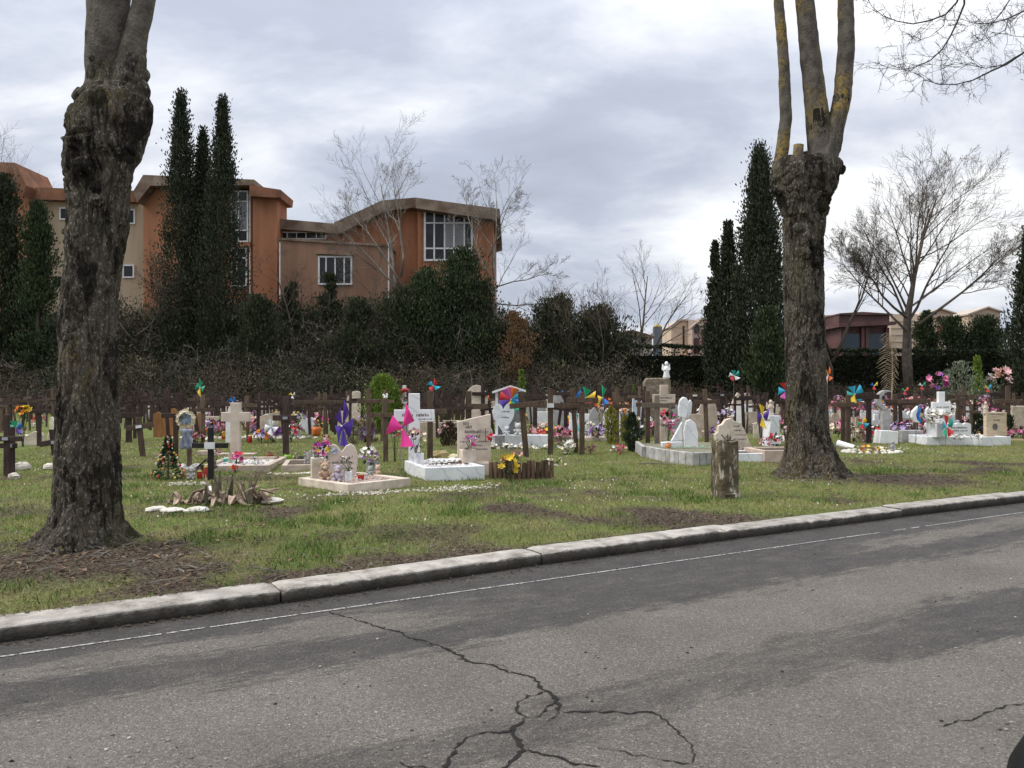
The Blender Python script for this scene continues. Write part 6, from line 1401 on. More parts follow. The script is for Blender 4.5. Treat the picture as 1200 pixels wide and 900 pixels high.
headstone(690, 702, 515, 23.6, [(.1, 0), (.9, 0), (1, 18), (.85, 32), (.55, 38), (.2, 34), (0, 26), (.35, 14)], GREYST, 'grey curved wing headstone left of the golden conifer', .12); headstone(684, 712, 519, 23.4, [(0, 0), (1, 0), (1, 7), (0, 7)], CREAM, 'low pale grave bed under the grey wing headstone', .9)
bouquet(at(688, 507, 23.3), .22, .18, ['white', 'cream', 'white'], 'white flowers left of the grey wing headstone', 16, OLIVE, .06)
shrub(716, 519, 477, 19, 'golden yellow conifer shrub', GOLD, 1500, .08, .45, .4, seed=51); shrub(741, 528, 484, 20, 'dark green conifer shrub with golden tips on one side', LEAFD, 1500, .08, .5, .45, seed=52); shrub(733, 517, 487, 14, 'small golden conifer behind the dark green shrub', GOLD, 700, .08, .5, .4, seed=53)
bouquet(g3(705, 508, .7), .35, .25, ['orange', 'red', 'orange'], 'orange red autumn flowers above the grey wing headstone', 24, BROWNL, .07); bouquet(g3(731, 508, .5), .35, .25, ['peach', 'orange', 'cream'], 'peach flowers behind the golden conifer', 22, LEAF, .07)
headstone(741, 754, 512, 25, [(0, 0), (1, 0), (.95, 40), (.5, 48), (0, 46)], mat('stone_paleblue', (0.62, .70, .80), None, 3, .6), 'pale blue white headstone left of the rough stone block', .12)
# ---------------------------------------------------------------- rough block, winged marble, curved kerb
headstone(754, 785, 512, 25.5, [(.02, 0), (.98, 0), (1, 66), (.93, 69), (.1, 69), (0, 64)], BRICKST, 'tall rough brown stone block with a white figure on top', .35, bev=.03)
def figure(px, pb, Y, h, label, m=WHITE, z=None):
    p = at(px, pb, Y)
    if z is not None: p.z = z
    t = thing('statuette', label, 'statuette', p); mb = MB()
    mb.lathe([(h*.20, 0), (h*.22, h*.05), (h*.15, h*.3), (h*.17, h*.55), (h*.10, h*.68), (h*.05, h*.72)], n=10); mb.ball((0, 0, h*.83), (h*.11, h*.11, h*.14), 10, 8)
    mb.ball((h*.13, -h*.08, h*.48), (h*.06, h*.12, h*.07), 8, 6); mb.ball((-h*.13, -h*.08, h*.48), (h*.06, h*.12, h*.07), 8, 6); mb.build('body', m, t, smooth=True)
    w = MB()
    for s in (-1, 1): w.add([(0, .08*h, h*.6), (s*.22*h, .14*h, h*.85), (s*.26*h, .14*h, h*.5), (s*.08*h, .10*h, h*.35)], [(0, 1, 2, 3)])
    w.build('wings', m, t); return t
figure(781, 443, 25.5, .55, 'white figurine standing on the rough stone block')
headstone(765, 791, 512, 23.0, cross_outline(.36, 40, 50, 61), mat('stone_peach', (0.60, .49, .40), None, 5, .85), 'peach coloured stone cross right of the rough block', .12, lines=[(.15, .8, 45, 2), (.2, .6, 42, 1.5)], cat='stone cross', name='stone_cross')
cross(759, 527, 457, (473, 745, 773), 'dark wooden cross left of the grey wood cross', 'brown', 5.5); cross(770, 528, 462, (474, 752, 791), 'pale grey weathered wooden cross before the rough stone block', 'grey', 5.8)
def curved_kerb():
    pts = [(749, 529), (757, 536), (775, 540), (795, 543), (812, 545), (836, 544), (852, 542)]; P_ = [Vector((*gp(*q), 0)) for q in pts]; t = thing('curved_grave_edging', 'curved grey ribbed stone edging round the winged marble stone', 'grave', P_[0]); k = 0
    m = mat('edging_grey', (0.45, .44, .42), (.30, .29, .27), 9, .85, .4, 40, rnd=.15)
    for i in range(len(P_)-1):
        a, b = P_[i], P_[i+1]; n = max(1, int((b-a).length/.14))
        for j in range(n):
            q0, q1 = a.lerp(b, j/n)-P_[0], a.lerp(b, (j+.94)/n)-P_[0]; d = (q1-q0).normalized(); nn = Vector((-d.y, d.x, 0))*.09
            if nn.y < 0: nn = -nn
            z0, z1 = -.08, .24
            MB().add([(q0.x, q0.y, z0), (q1.x, q1.y, z0), (q1.x+nn.x, q1.y+nn.y, z0), (q0.x+nn.x, q0.y+nn.y, z0), (q0.x, q0.y, z1), (q1.x, q1.y, z1), (q1.x+nn.x, q1.y+nn.y, z1), (q0.x+nn.x, q0.y+nn.y, z1)], [(0, 3, 2, 1), (4, 5, 6, 7), (0, 1, 5, 4), (1, 2, 6, 5), (2, 3, 7, 6), (3, 0, 4, 7)]).build('edging_stone', m, t, bevel=.008)
    mb = MB(); ring = [(p-P_[0]) for p in P_]; ctr = Vector((*gp(805, 531), 0))-P_[0]
    back = [Vector((*gp(840, 527), 0))-P_[0], Vector((*gp(770, 525), 0))-P_[0]]; allp = ring+back
    mb.add([(ctr.x, ctr.y, .17)]+[(q.x, q.y+.08, .17) for q in allp], [(0, 1+i, 1+(i+1) % len(allp)) for i in range(len(allp))]); mb.build('bed', mat('bed_green', (0.15, .17, .10), (.22, .18, .13), 12, .95, contrast=(.45, .55)), t)
curved_kerb()
def winged():
    Y = 18.2; s = Y/F; c = at(803, 535, Y); zg = float(gz(c.x, Y))+.12; t = thing('winged_headstone', 'white marble headstone carved as butterfly wings', 'headstone', (c.x, Y, zg)); X = lambda px: (px-803)*s; Z = lambda py: H+(HZ-py)*s-zg
    def lobe(pts, y0, y1, nm): MB().prism([(X(a), Z(b)) for a, b in pts], y0, y1).build(nm, MARBLE, t, bevel=.015)
    lobe([(795, 488), (794.5, 478), (796, 469), (800, 465), (804, 466), (807, 472), (806, 482), (803, 490)], -.05, .05, 'upper_wing')
    lobe([(803, 490.5), (806.5, 482), (808, 470), (810, 468), (812, 472), (811, 484), (807, 491)], .06, .13, 'upper_wing')
    lobe([(803, 493), (808, 491), (814, 496), (817, 508), (817, 524), (814, 532), (802, 532), (800, 505)], -.10, .0, 'lower_wing')
    lobe([(786, 517), (799, 493.5), (800, 516.5)], -.04, .06, 'lower_wing'); lobe([(775, 535), (775, 518), (799.5, 517), (799.5, 535)], -.06, .10, 'base_block')
winged()
vase(at(783, 533, 17.7), .14, .26, mat('pot_orange2', (0.55, .20, .07), None, 8, .5), 'orange vase by the winged marble headstone', 1.1, False); bouquet(at(783, 516, 17.7), .12, .35, ['magenta', 'red', 'white', 'palepink'], 'tall pink and white flowers in the orange vase', 18, LEAFD, .055)
bouquet(g3(783, 520, .55), .30, .15, ['red', 'magenta', 'white'], 'red and white flowers behind the pink bunch', 20, LEAFD, .06); bouquet(g3(755, 522, .2), .28, .45, ['cream', 'white'], 'cream blossoms on a dark bush behind the grey wood cross', 14, LEAFD, .05)
def green_net():
    p = at(818, 534, 17.6); p.z = float(gz(p.x, p.y))+.21; mb = MB(); rng = random.Random(1)
    for i in range(130):
        a = rng.uniform(0, 2*PI); q = Vector((rng.uniform(-.6, .65), rng.uniform(-.14, .12), 0)); mb.leaf(q, (math.cos(a), math.sin(a), rng.uniform(0, .4)), rng.uniform(.06, .15), .02)
    tag(stuff(mb.build('green_shreds', plain((.20, .55, .36)), None, p)), 'mint green paper shreds in the curved grave bed', 'shreds')
green_net()
cross(814, 507, 460, (463, 805, 830), 'dark wooden cross right of the upper marble wings', 'brown', 4.5, plaque=(.15, .06)); cross(829, 523, 455, (470, 815, 843), 'slim brown wooden cross between winged stone and cloud shaped stone', 'brown', 5, top_x=826); cross(846, 507, 457, (462, 834, 858), 'dark wooden cross behind the cloud shaped stone', 'dark', 4, plaque=(.12, .06))
headstone(819, 840, 505, 25.5, arch(10, .55, 1, 38), mat('stone_tan', (0.50, .41, .32), None, 5, .85), 'tan round topped headstone behind the slim brown cross', .15); headstone(814, 842, 517, 24.8, [(0, 0), (1, 0), (1, 12), (0, 12)], BEIGE, 'beige base block under the tan round topped headstone', .5)
shrub(824, 470, 434, 22, 'yellow green weedy bush rising behind the crosses', leafmat('leaf_weedy', (0.13, .12, .035)), 700, .35, .3, .5, 'weedy_bush', 'bush', seed=61)
headstone(835, 882, 533, 18.0, [(.02, 0), (.95, 0), (1, 6), (.88, 18), (.78, 30), (.66, 37), (.52, 40), (.42, 43), (.30, 41), (.22, 36), (.12, 34), (.10, 27), (.03, 24), (.06, 12)], CREAM, 'pale cloud shaped headstone behind the concrete post', .14, R(5), lines=[(.5, .62, 33, 2), (.5, .7, 28, 2), (.55, .8, 23, 1.5), (.5, .8, 18, 1.5)])
bouquet(g3(853, 512, .55), .22, .18, ['lilac', 'white', 'lilac'], 'lilac white flowers with a dark bow above the cloud shaped stone', 18, leafmat('leaf_black', (.012, .012, .014)), .06); bouquet(g3(869, 534), .13, .12, ['palepink', 'dryrose', 'cream'], 'dusty pink flowers right of the cloud shaped stone', 12, DRYPL, .045)
surround((858, 541), R(6), .82, .9, .16, .09, MARBLE, 'low white marble edged bed right of the concrete post', MATS['soil'], .8); surround((896, 541), R(8), 1.1, 1.0, .24, .10, mat('stone_pinkbeige', (0.57, .45, .36), None, 6, .85), 'raised pinkish stone bed left of the right trunk', MATS['soil'], .9)
def post_():
    p = g3(849, 583); s = p.y/F; t = thing('concrete_post', 'weathered mossy concrete stump post by the road', 'post', p, R(14)); mb = MB(); h = 66*s; w = 25*s; n = 14; rng = random.Random(3); G = 18
    vs = []; side = 7
    for k in range(G+1):
        z = -.1+(h+.1)*k/G; ring = []
        for (ax, ay, bx, by) in ((-1, -1, 1, -1), (1, -1, 1, 1), (1, 1, -1, 1), (-1, 1, -1, -1)):
            for i in range(side): ring.append(((ax+(bx-ax)*i/side)*w/2, (ay+(by-ay)*i/side)*w/2))
        for x, y in ring:
            e = mnoise.noise((x*9, y*9, z*7))*.016+mnoise.noise((x*30, y*30, z*22))*.007; c = 1-.06*(abs(x) > w*.42 and abs(y) > w*.42)
            bite = .045*max(0, .16-z)/.16*(.5+mnoise.noise((x*14, y*14, 3)))
            vs.append((x*c*(1-.03*z)+e+(0.03*max(0, .14-z) if x > 0 else 0), y*c+e-bite, z+(mnoise.noise((x*12, y*12, 9))*.025 if k == G else 0)))
    N = 4*side; mb.add(vs, [(k*N+j, k*N+(j+1) % N, (k+1)*N+(j+1) % N, (k+1)*N+j) for k in range(G) for j in range(N)]+[tuple(range(N-1, -1, -1)), tuple(range(G*N, G*N+N))])
    m = mat('post_concrete', (0.15, .12, .075), (.06, .048, .03), 6, .95, .8, 30, detail=8); t_ = m.node_tree; b = t_.nodes['Principled BSDF']; src = b.inputs['Base Color'].links[0].from_socket
    nz = t_.nodes.new('ShaderNodeTexNoise'); nz.inputs['Scale'].default_value = 7; nz.inputs['Detail'].default_value = 7; mp = t_.nodes.new('ShaderNodeMapping'); mp.inputs['Scale'].default_value = (2.2, 2.2, .6); co = t_.nodes.new('ShaderNodeTexCoord').outputs['Object']; t_.links.new(co, mp.inputs[0]); t_.links.new(mp.outputs[0], nz.inputs['Vector'])
    x = t_.nodes.new('ShaderNodeMix'); x.data_type = 'RGBA'; t_.links.new(ramp(t_, nz.outputs['Fac'], [(.56, (0,)*3), (.64, (1,)*3)]), x.inputs['Factor']); t_.links.new(src, x.inputs['A']); x.inputs['B'].default_value = (.42, .38, .31, 1); t_.links.new(x.outputs['Result'], b.inputs['Base Color'])
    mb.build('shaft', m, t)
    MB().rock((.03, -.06, .02), (.17, .13, .09), rng, 12, 8, .15).build('broken_foot', m, t)
    tw = MB()
    for _ in range(9): a = rng.uniform(0, 2*PI); tw.tube([(rng.uniform(-.02, .1), rng.uniform(-.05, .05), h-.02), (rng.uniform(-.05, .12), rng.uniform(-.06, .06), h+rng.uniform(.04, .12))], .006, 4)
    tw.build('dead_stalks', BARKB, t)
post_()
headstone(856, 872, 500, 29, [(.1, 0), (1, 0), (1, 28), (.8, 36), (.5, 40), (.2, 32), (0, 22)], mat('stone_sand2', (0.58, .49, .39), None, 5, .85), 'sandy rounded headstone, front one of an overlapping pair', .15); headstone(866, 882, 498, 30.5, [(0, 0), (.95, 0), (1, 24), (.7, 38), (.35, 37), (0, 28)], mat('stone_sand3', (0.48, .41, .33), None, 5, .85), 'sandy rounded headstone, rear one of an overlapping pair', .15)
headstone(895, 913, 524, 21.0, [(0, 0), (1, 0), (.82, 32), (.95, 33), (.95, 37), (.05, 37), (.05, 33), (.2, 32)], MARBLE, 'white marble pedestal left of the right trunk', .30, R(15)); figure(903, 486.5, 21.0, .42, 'cream statuette on the white marble pedestal', CREAM)
pinwheel(889, 524, (893, 488), 10, ['yellow', 'violet', 'yellow', 'violet'], 'yellow and purple pinwheel before the white pedestal', turn=1.1, stretch=(.6, 1.2)); bouquet(g3(909, 529, .18), .20, .10, ['red', 'palepink', 'white', 'red'], 'red and white flowers beside the right trunk', 30, LEAFD, .045, stems=False); bouquet(g3(897, 531, .18), .14, .10, ['pink', 'dryrose', 'palepink'], 'dull pink flowers left of the red and white ones', 16, DRYPL, .045, stems=False); bouquet(g3(921, 526, .2), .16, .22, ['white', 'pink'], 'white flowers tucked against the right trunk', 14, LEAFD, .045)
cross(888, 500, 460, (472, 881, 907), 'crooked dark wooden cross left of the white pedestal', 'dark', 7, tilt=14); cross(921, 512, 455, (470, 908, 930), 'dark wooden cross touching the left edge of the right trunk', 'dark', 5)
def low_fence(px0, px1, pb, label):
    p = g3(px0, pb); s = p.y/F; L = (px1-px0)*s; t = thing('wire_edging', label, 'edging', p); n = int(L/.16)
    for i in range(n):
        q = [(i*.16+.11*math.cos(PI*k/8)+.08, 0, .26+.11*math.sin(PI*k/8)) for k in range(9)]; MB().tube([(i*.16+.19, 0, -.03)]+q+[(i*.16-.03, 0, -.03)], .012, 5).build('hoop', WHITE, t)
low_fence(868, 896, 505, 'white hooped wire edging left of the white pedestal')
pinwheel(918, 512, (921, 458), 10, ['red', 'cyan', 'magenta', 'red', 'cyan'], 'red blue and pink pinwheel left of the right trunk', turn=1.4)
pinwheel(860, 496, (860, 440), 6, ['teal', 'white', 'red', 'white', 'teal'], 'teal white and red pinwheel high above the cloud shaped stone', turn=1.2)
# ---------------------------------------------------------------- right of the right trunk
for a in [(988, 519, 470, (473, 976, 1001), 'brown wooden cross, first right of the right trunk', 'brown', 5), (994, 521, 462, (474, 978, 1004), 'taller brown wooden cross overlapping the first right of the trunk', 'brown', 5.4), (1018, 519, 459, (464, 1002, 1030), 'brown wooden cross before the mass of pink flowers', 'dark', 6), (1049, 515, 462, (470, 1036, 1066), 'brown wooden cross in front of the grey crescent stone', 'brown', 5), (1073, 516, 461, (470, 1052, 1091), 'brown wooden cross left of the white vase of flowers', 'brown', 5.2),
          (1122, 506, 458, (465, 1106, 1134), 'brown wooden cross, left of the pair behind the scalloped plaque', 'brown', 5), (1129, 505, 452, (465, 1112, 1146), 'brown wooden cross, right of the pair behind the scalloped plaque', 'brown', 5), (1181, 512, 452, (470, 1164, 1196), 'brown wooden cross right of the travertine headstone', 'brown', 5.5), (1085, 500, 450, (461, 1074, 1098), 'dark wooden cross by the purple flowers', 'dark', 4.5), (1040, 498, 452, (463, 1026, 1052), 'dark wooden cross behind the crescent stone', 'dark', 4.5), (1004, 500, 452, (462, 992, 1016), 'dark wooden cross by the cyan pinwheel', 'dark', 4.5), (1092, 498, 450, (459, 1080, 1106), 'dark wooden cross right of the purple flower cross', 'dark', 4.5), (1174, 500, 452, (462, 1160, 1188), 'dark wooden cross below the pale pink flowers', 'dark', 4.8), (1059, 497, 455, (464, 1048, 1070), 'dark wooden cross right of the crescent stone', 'dark', 4)]:
    cross(*a)
def stone_ring():
    rng = random.Random(14); p = g3(1022, 530); t = thing('stone_ring_grave', 'oval of white stones marking a small bare grave', 'grave', p)
    m = mat('stone_white2', (0.70, .67, .60), (.5, .46, .38), 5, .9, .4, 20, rnd=.2)
    for i in range(22):
        a = 2*PI*i/22; MB().rock((.62*math.cos(a), .42*math.sin(a), .02), (rng.uniform(.05, .10), rng.uniform(.05, .08), rng.uniform(.04, .06)), rng, 8, 6, .12).build('stone', m, t)
stone_ring()
def tube_():
    p = g3(988, 525); t = thing('white_tube', 'white plastic pipe lying at a slant by the stone ring', 'pipe', p); a = at(981.5, 519.5, 20.2)-p; b = at(1001, 525.5, 19.9)-p
    MB().tube([a, b], .085, 12).build('pipe_wall', WHITE, t, smooth=False); MB().tube([b+Vector((.001, 0, 0)), b+Vector((.012, 0, -.003))], .065, 10).build('pipe_mouth', DARKV, t)
tube_()
figure(1046, 531, 18.6, .30, 'small grey angel statuette on the stone ring', GREYST, z=float(gz(9, 18.6))); bouquet(g3(1016, 529), .20, .06, ['dryrose', 'yellow', 'orange'], 'withered rusty flowers inside the stone ring', 14, DRYPL, .05, .5); bouquet(g3(1030, 528), .12, .05, ['yellow', 'cream'], 'pale yellow flowers inside the stone ring', 8, OLIVE, .045, .5)
def crescent():
    c = at(1038, 469, 22.6); zg = float(gz(c.x, 22.6)); t = thing('crescent_stone', 'grey crescent moon stone on a stem behind the crosses', 'headstone', (c.x, 22.6, zg)); r = 12*22.6/F; z = c.z-zg
    o = [(r*math.cos(a), z+r*math.sin(a)) for a in np.linspace(R(60), R(268), 18)]; i_ = [(r*.30+r*.82*math.cos(a), z+r*.02+r*.80*math.sin(a)) for a in np.linspace(R(255), R(75), 16)]
    MB().prism(o+i_, -.08, .08).build('crescent', GREYST, t, bevel=.01); MB().box(-.12, .10, -.07, .07, -.05, z-r*.93).build('stem', GREYST, t)
crescent()
headstone(1026, 1049, 515, 22.0, [(0, 0), (.95, 0), (1, 10), (.12, 11)], WHITE, 'low white stone block below the crescent stone', .4); headstone(1053, 1078, 513, 22.6, [(0, 0), (1, 0), (1, 9), (0, 9)], GREYST, 'low grey stone block right of the foil balloon', .4)
def dolphin():
    p = g3(1039, 516); p = Vector((p.x, 21.3, p.z)); t = thing('foil_balloon', 'blue and white curved foil balloon on a stick', 'balloon', p); s = 21.3/F; Z = lambda py: H+(HZ-py)*s-p.z
    MB().tube([(0, 0, -.05), (.02, 0, Z(495))], .01, 6).build('stick', METAL, t)
    def blob(pts, nm, c, y): MB().prism([((a-1040)*s, Z(b)) for a, b in pts], y-.05, y+.05).build(nm, pv(c), t, bevel=.02)
    blob([(1034, 489), (1035, 482), (1039, 478), (1042, 475), (1042, 480), (1040, 486), (1041, 492), (1045, 495.5), (1038, 495)], 'white_side', 'white', 0); blob([(1041, 486), (1044, 480), (1045, 476), (1046, 482), (1044, 488), (1047, 492), (1046, 496), (1042, 493)], 'blue_side', 'blue', .02)
dolphin()
pinwheel(1001, 515, (1001, 462), 10, ['cyan', 'cyan', 'teal', 'yellow', 'cyan'], 'bright cyan pinwheel right of the right trunk', turn=.2); pinwheel(1001, 519, (1010, 496), 6, ['yellow', 'orange', 'green', 'red', 'cyan'], 'small rainbow windmill on the flower mass right of the trunk', turn=.3)
def feather():
    p = g3(1043, 505); Y = p.y; zt = H+(HZ-392)/F*Y-p.z; t = thing('dried_palm_frond', 'tall dried straw coloured palm frond standing upright', 'palm frond', p); rng = random.Random(3); m = mat('straw', (0.42, .34, .23), (.26, .20, .13), 6, .9)
    f = lambda u: Vector((-.02+.10*math.sin(u*2.5), 0, u*zt)); MB().tube([f(i/10) for i in range(11)], [.03-.0022*i for i in range(11)], 6).build('stalk', m, t)
    for i in range(58):
        u = .42+.58*i/58; sd = -1 if i % 2 else 1; L = (.55 if sd < 0 else .22)*(1-abs(u-.72)*1.2)*rng.uniform(.7, 1.1); a = f(u); e = Vector((sd*L, rng.uniform(-.12, .12), .05))
        q = [a, a+e*.5+Vector((0, 0, .07)), a+e+Vector((0, 0, -.10*rng.uniform(.4, 1.6)))]; MB().tube(q, [.012, .011, .004], 4).build('leaflet', m, t)
feather()
# marble grave at the right
surround((1150, 522), R(14), .95, 1.0, .23, .09, MARBLE, 'white marble grave box below the scalloped plaque, right hand half', GRAVEL, .85, 30); surround((1086, 521), R(-3), 1.32, 1.1, .23, .09, MARBLE, 'white marble grave box under the vase of white flowers', GRAVEL, .85, 40, mat('pebble_white', (0.78, .77, .75), None, 5, .6))
def onC(px, py): Y = F*(H-.20)/(py-HZ); return Vector(((px-600)/F*Y, Y, .20))
vase(onC(1097, 512), .33, .36, MARBLE, 'square white marble vase of the right hand grave', 1.0); bouquet(onC(1097, 512)+Vector((0, 0, .36)), .30, .14, ['white', 'white', 'white', 'cream'], 'large bunch of white flowers in the square marble vase', 34, LEAFD, .085, stems=False)
headstone(1092, 1113, 505, 22.6, cross_outline(.36, 22, 34, 46), WHITE, 'white stone cross behind the bunch of white flowers', .12, lines=[(.2, .5, 27, 2), (.55, .9, 27, 2)], cat='stone cross', name='stone_cross')
headstone(1109, 1137, 511, 20.9, [(0, 0), (1, 0), (1, 13)]+[(1-.333*k-.1667+.1667*math.cos(a), 13+2.6*math.sin(a)) for k in range(3) for a in np.linspace(.2, PI-.2, 6)]+[(0, 13)], WHITE, 'white scalloped plaque on the right hand marble grave', .08, z=.18, lines=[(.15, .85, 9, 2), (.15, .5, 5.5, 2), (.55, .85, 5.5, 2)])
for i, x in enumerate((1119, 1126, 1141, 1147)): bouquet(onC(x, 514), .10, .06, ['white', 'white'], 'small white posy on the right hand marble grave', 8, LEAFD, .04, .6, stems=False, group='white posies')
pinwheel(1108, 517, (1109, 500), 9, ['red', 'cyan', 'green', 'red', 'teal'], 'small red and green pinwheel beside the white flowers', Y=20.8, turn=1.2, stretch=(.7, 1.4))
shrub(1144, 513, 484, 19, 'very dark clipped bush left of the travertine headstone', LEAFD, 1300, .08, .3, .5, 'clipped_bush', 'bush', seed=71); shrub(1182, 513, 486, 13, 'very dark upright bush right of the travertine headstone', LEAFD, 900, .08, .4, .5, 'clipped_bush', 'bush', seed=72)
headstone(1154, 1178, 517, 21.6, [(0, 0), (1, 0), (1, 34), (0, 34)], TRAV, 'square travertine headstone with an engraved oval', .14, lines=[(.15, .85, 31, 1.6), (.35, .65, 24, 2)])
def oval():
    p = at(1166, 500, 21.52); tag(MB().prism([(x*.8, z) for x, z in arc(0, 0, .085, 0, 2*PI*15/16, 15)], -.012, 0).build('engraved_oval', INK, None, p), 'dark engraved oval on the travertine headstone', 'emblem')
oval()
figure(1155, 485, 21.6, .34, 'cream angel figurine at the left corner of the travertine headstone', CREAM); bouquet(onC(1140, 505)+Vector((0, 1.4, .45)), .28, .2, ['white', 'white', 'cream'], 'white flowers above the very dark clipped bush', 22, LEAF, .07, stems=False)
for i in range(2): MB()
def planks():
    p = g3(1190, 516); t = thing('timber_planks', 'pale timber planks lying at the right edge of the picture', 'planks', p)
    for i in range(3): MB().box(-.35, 1.4, i*.16, i*.16+.14, -.02+.0*i, .03+.01*i).build('plank', mat('plank_pale', (0.55, .42, .24), None, 5, .85, stretch=(.3, 3, 3)), t)
planks()
shrub(1145, 492, 417, 20, 'bright yellow green cone conifer on the right', THUJA, 1500, .16, .7, .3, seed=73); shrub(1124, 494, 424, 50, 'grey green olive shrub left of the bright cone conifer', OLIVE, 1500, .13, .35, .5, 'olive_shrub', 'shrub', seed=74); shrub(1160, 494, 440, 24, 'grey green olive branches right of the bright cone conifer', OLIVE, 500, .13, .35, .5, 'olive_shrub', 'shrub', seed=75)
bouquet(at(1097, 466, 30), .45, .55, ['magenta', 'purple', 'pink'], 'tall purple pink flowers behind the crosses on the right', 26, LEAFD, .11); bouquet(at(1174, 462, 29), .42, .65, ['palepink', 'palepink', 'peach', 'white'], 'tall pale pink flowers at the far right', 28, LEAFD, .12)
shrub(611, 500, 434, 13, 'slender bright green cypress behind the white shrine', THUJA, 900, .16, .8, .3, seed=76); shrub(741, 500, 451, 10, 'small green conifer tip behind the crosses left of the rough block', THUJA, 300, .14, .8, .3, seed=77)
pinwheel(235, 512, (235, 454), 6, ['green', 'green', 'yellow', 'green'], 'small green pinwheel above the crosses left of the stone cross', turn=.7, stretch=(.7, 1.3)); pinwheel(507, 500, (508, 452), 6, ['red', 'cyan', 'red', 'cyan'], 'tiny red and blue pinwheel above the marble cross', turn=.4); pinwheel(318, 520, (318, 500), 9, ['white']*5, 'white star shaped pinwheel right of the stone cross', turn=.3, stretch=(.8, 1.0)); pinwheel(293, 500, (273, 471), 5, ['blue']*4, 'blue pinwheel above the stone cross', Y=30, turn=.3); pinwheel(969, 512, (970, 440), 6, ['orange', 'yellow', 'white', 'orange'], 'orange and yellow pinwheel at the right edge of the right trunk', turn=.3, stretch=(.6, 1.2))

# ---------------------------------------------------------------- rows of older crosses, graves and flowers further back
LM = [(0, 'the left edge'), (45, 'the sunflowers'), (100, 'the left trunk'), (165, 'the leaning cross'), (200, 'the Christmas tree'), (245, 'the black cross'), (280, 'the stone cross'), (318, 'the white star pinwheel'), (350, 'the low pot bed'), (400, 'the purple pinwheel'), (449, 'the green bush'), (487, 'the marble cross'), (526, 'the withered bush'), (556, 'the slanted headstone'), (598, 'the white shrine'), (645, 'the blue centred cross'), (682, 'the paired crosses'), (716, 'the golden conifer'), (741, 'the dark conifer shrub'), (770, 'the rough stone block'), (803, 'the winged headstone'), (829, 'the slim brown cross'), (858, 'the cloud shaped stone'), (903, 'the white pedestal'), (945, 'the right trunk'), (1000, 'the cyan pinwheel'), (1040, 'the palm frond'), (1073, 'the bare tree foot'), (1100, 'the white flower vase'), (1125, 'the scalloped plaque'), (1145, 'the bright cone conifer'), (1166, 'the travertine headstone'), (1195, 'the right edge')]
def near_what(px, y):
    n = min(LM, key=lambda q: abs(q[0]-px)); side = 'left of' if px < n[0]-4 else 'right of' if px > n[0]+4 else 'in line with'
    if n[0] == 0: side = 'near'
    if n[0] == 1195: side = 'near'
    dep = 'in front rows' if y < 27 else 'in middle rows' if y < 33 else 'in back rows' if y < 39 else 'in rearmost rows'
    return '%s, %s %s' % (dep, side, n[1])
def far_crosses():
    rng = random.Random(21); protos = []
    for k in range(6):
        h = (1.22, 1.30, 1.15, 1.26, 1.34, 1.10)[k]; wd = (.09, .085, .10, .09, .08, .10)[k]; mb = MB(); mb.box(-wd/2, wd/2, -.022, .022, -.15, h); bz = h-(.26, .30, .22, .28, .33, .25)[k]; hl = (.34, .30, .38, .33, .28, .36)[k]
        mb.box(-hl, hl, -.046, -.010, bz-wd*.45, bz+wd*.45); protos.append(mb.mesh('wooden_cross', WOODS['dark'] if k % 3 else WOODS['brown']))
    spots = []
    for r in range(15):
        Y0 = 23.0+r*1.55
        x = -0.72*Y0-1.5
        while x < 0.70*Y0:
            x += rng.uniform(.72, 1.05); y = Y0+x*0.06+rng.uniform(-.15, .15); px = 600+x/y*F
            if y > 45.3 or y < 22.5 or px < -4 or px > 1204: continue
            if px < 560: p = .90 if y > 30 else .72
            elif px < 930: p = .75 if y > 31 else .48
            else: p = .60 if y > 30 else .42
            if 395 < px < 480 and y < 33: p *= .3
            if rng.random() < p: spots.append((y, x))
    spots.sort(); print('far crosses', len(spots)); near = spots[:235]; rest = spots[235:]
    G = 'rows of old wooden crosses'
    for i, (y, x) in enumerate(near):
        px = 600+x/y*F; o = link('wooden_cross', protos[rng.randrange(6)], None, (x, y, float(gz(x, y))), R(rng.gauss(0, 22)))
        o.rotation_euler.y = R(rng.gauss(0, 4)); o.rotation_euler.x = R(rng.gauss(0, 2)); o.scale = (rng.uniform(.8, 1.2), 1, rng.uniform(.74, 1.14)+(.1 if y < 29 else 0))
        zone = 'all zones'
        tag(o, '%s wooden cross %s' % (rng.choice(['old']), near_what(px, y)), 'cross', G)
    mb = MB()
    for (y, x) in rest:
        z = float(gz(x, y)); M_ = Matrix.Translation((x, y, z)) @ Matrix.Rotation(R(rng.gauss(0, 22)), 4, 'Z') @ Matrix.Rotation(R(rng.gauss(0, 4)), 4, 'Y'); h = rng.uniform(.85, 1.48)
        mb.box(-.045, .045, -.022, .022, -.1, h, M_); mb.box(-.33, .33, -.046, -.010, h-.36+.1*(h % .1)*10, h-.27+.1*(h % .1)*10, M_)
    if rest: tag(stuff(mb.build('far_wooden_crosses', WOODS['dark'])), 'farthest rows of dark wooden crosses merging along the thicket foot', 'crosses')
far_crosses()
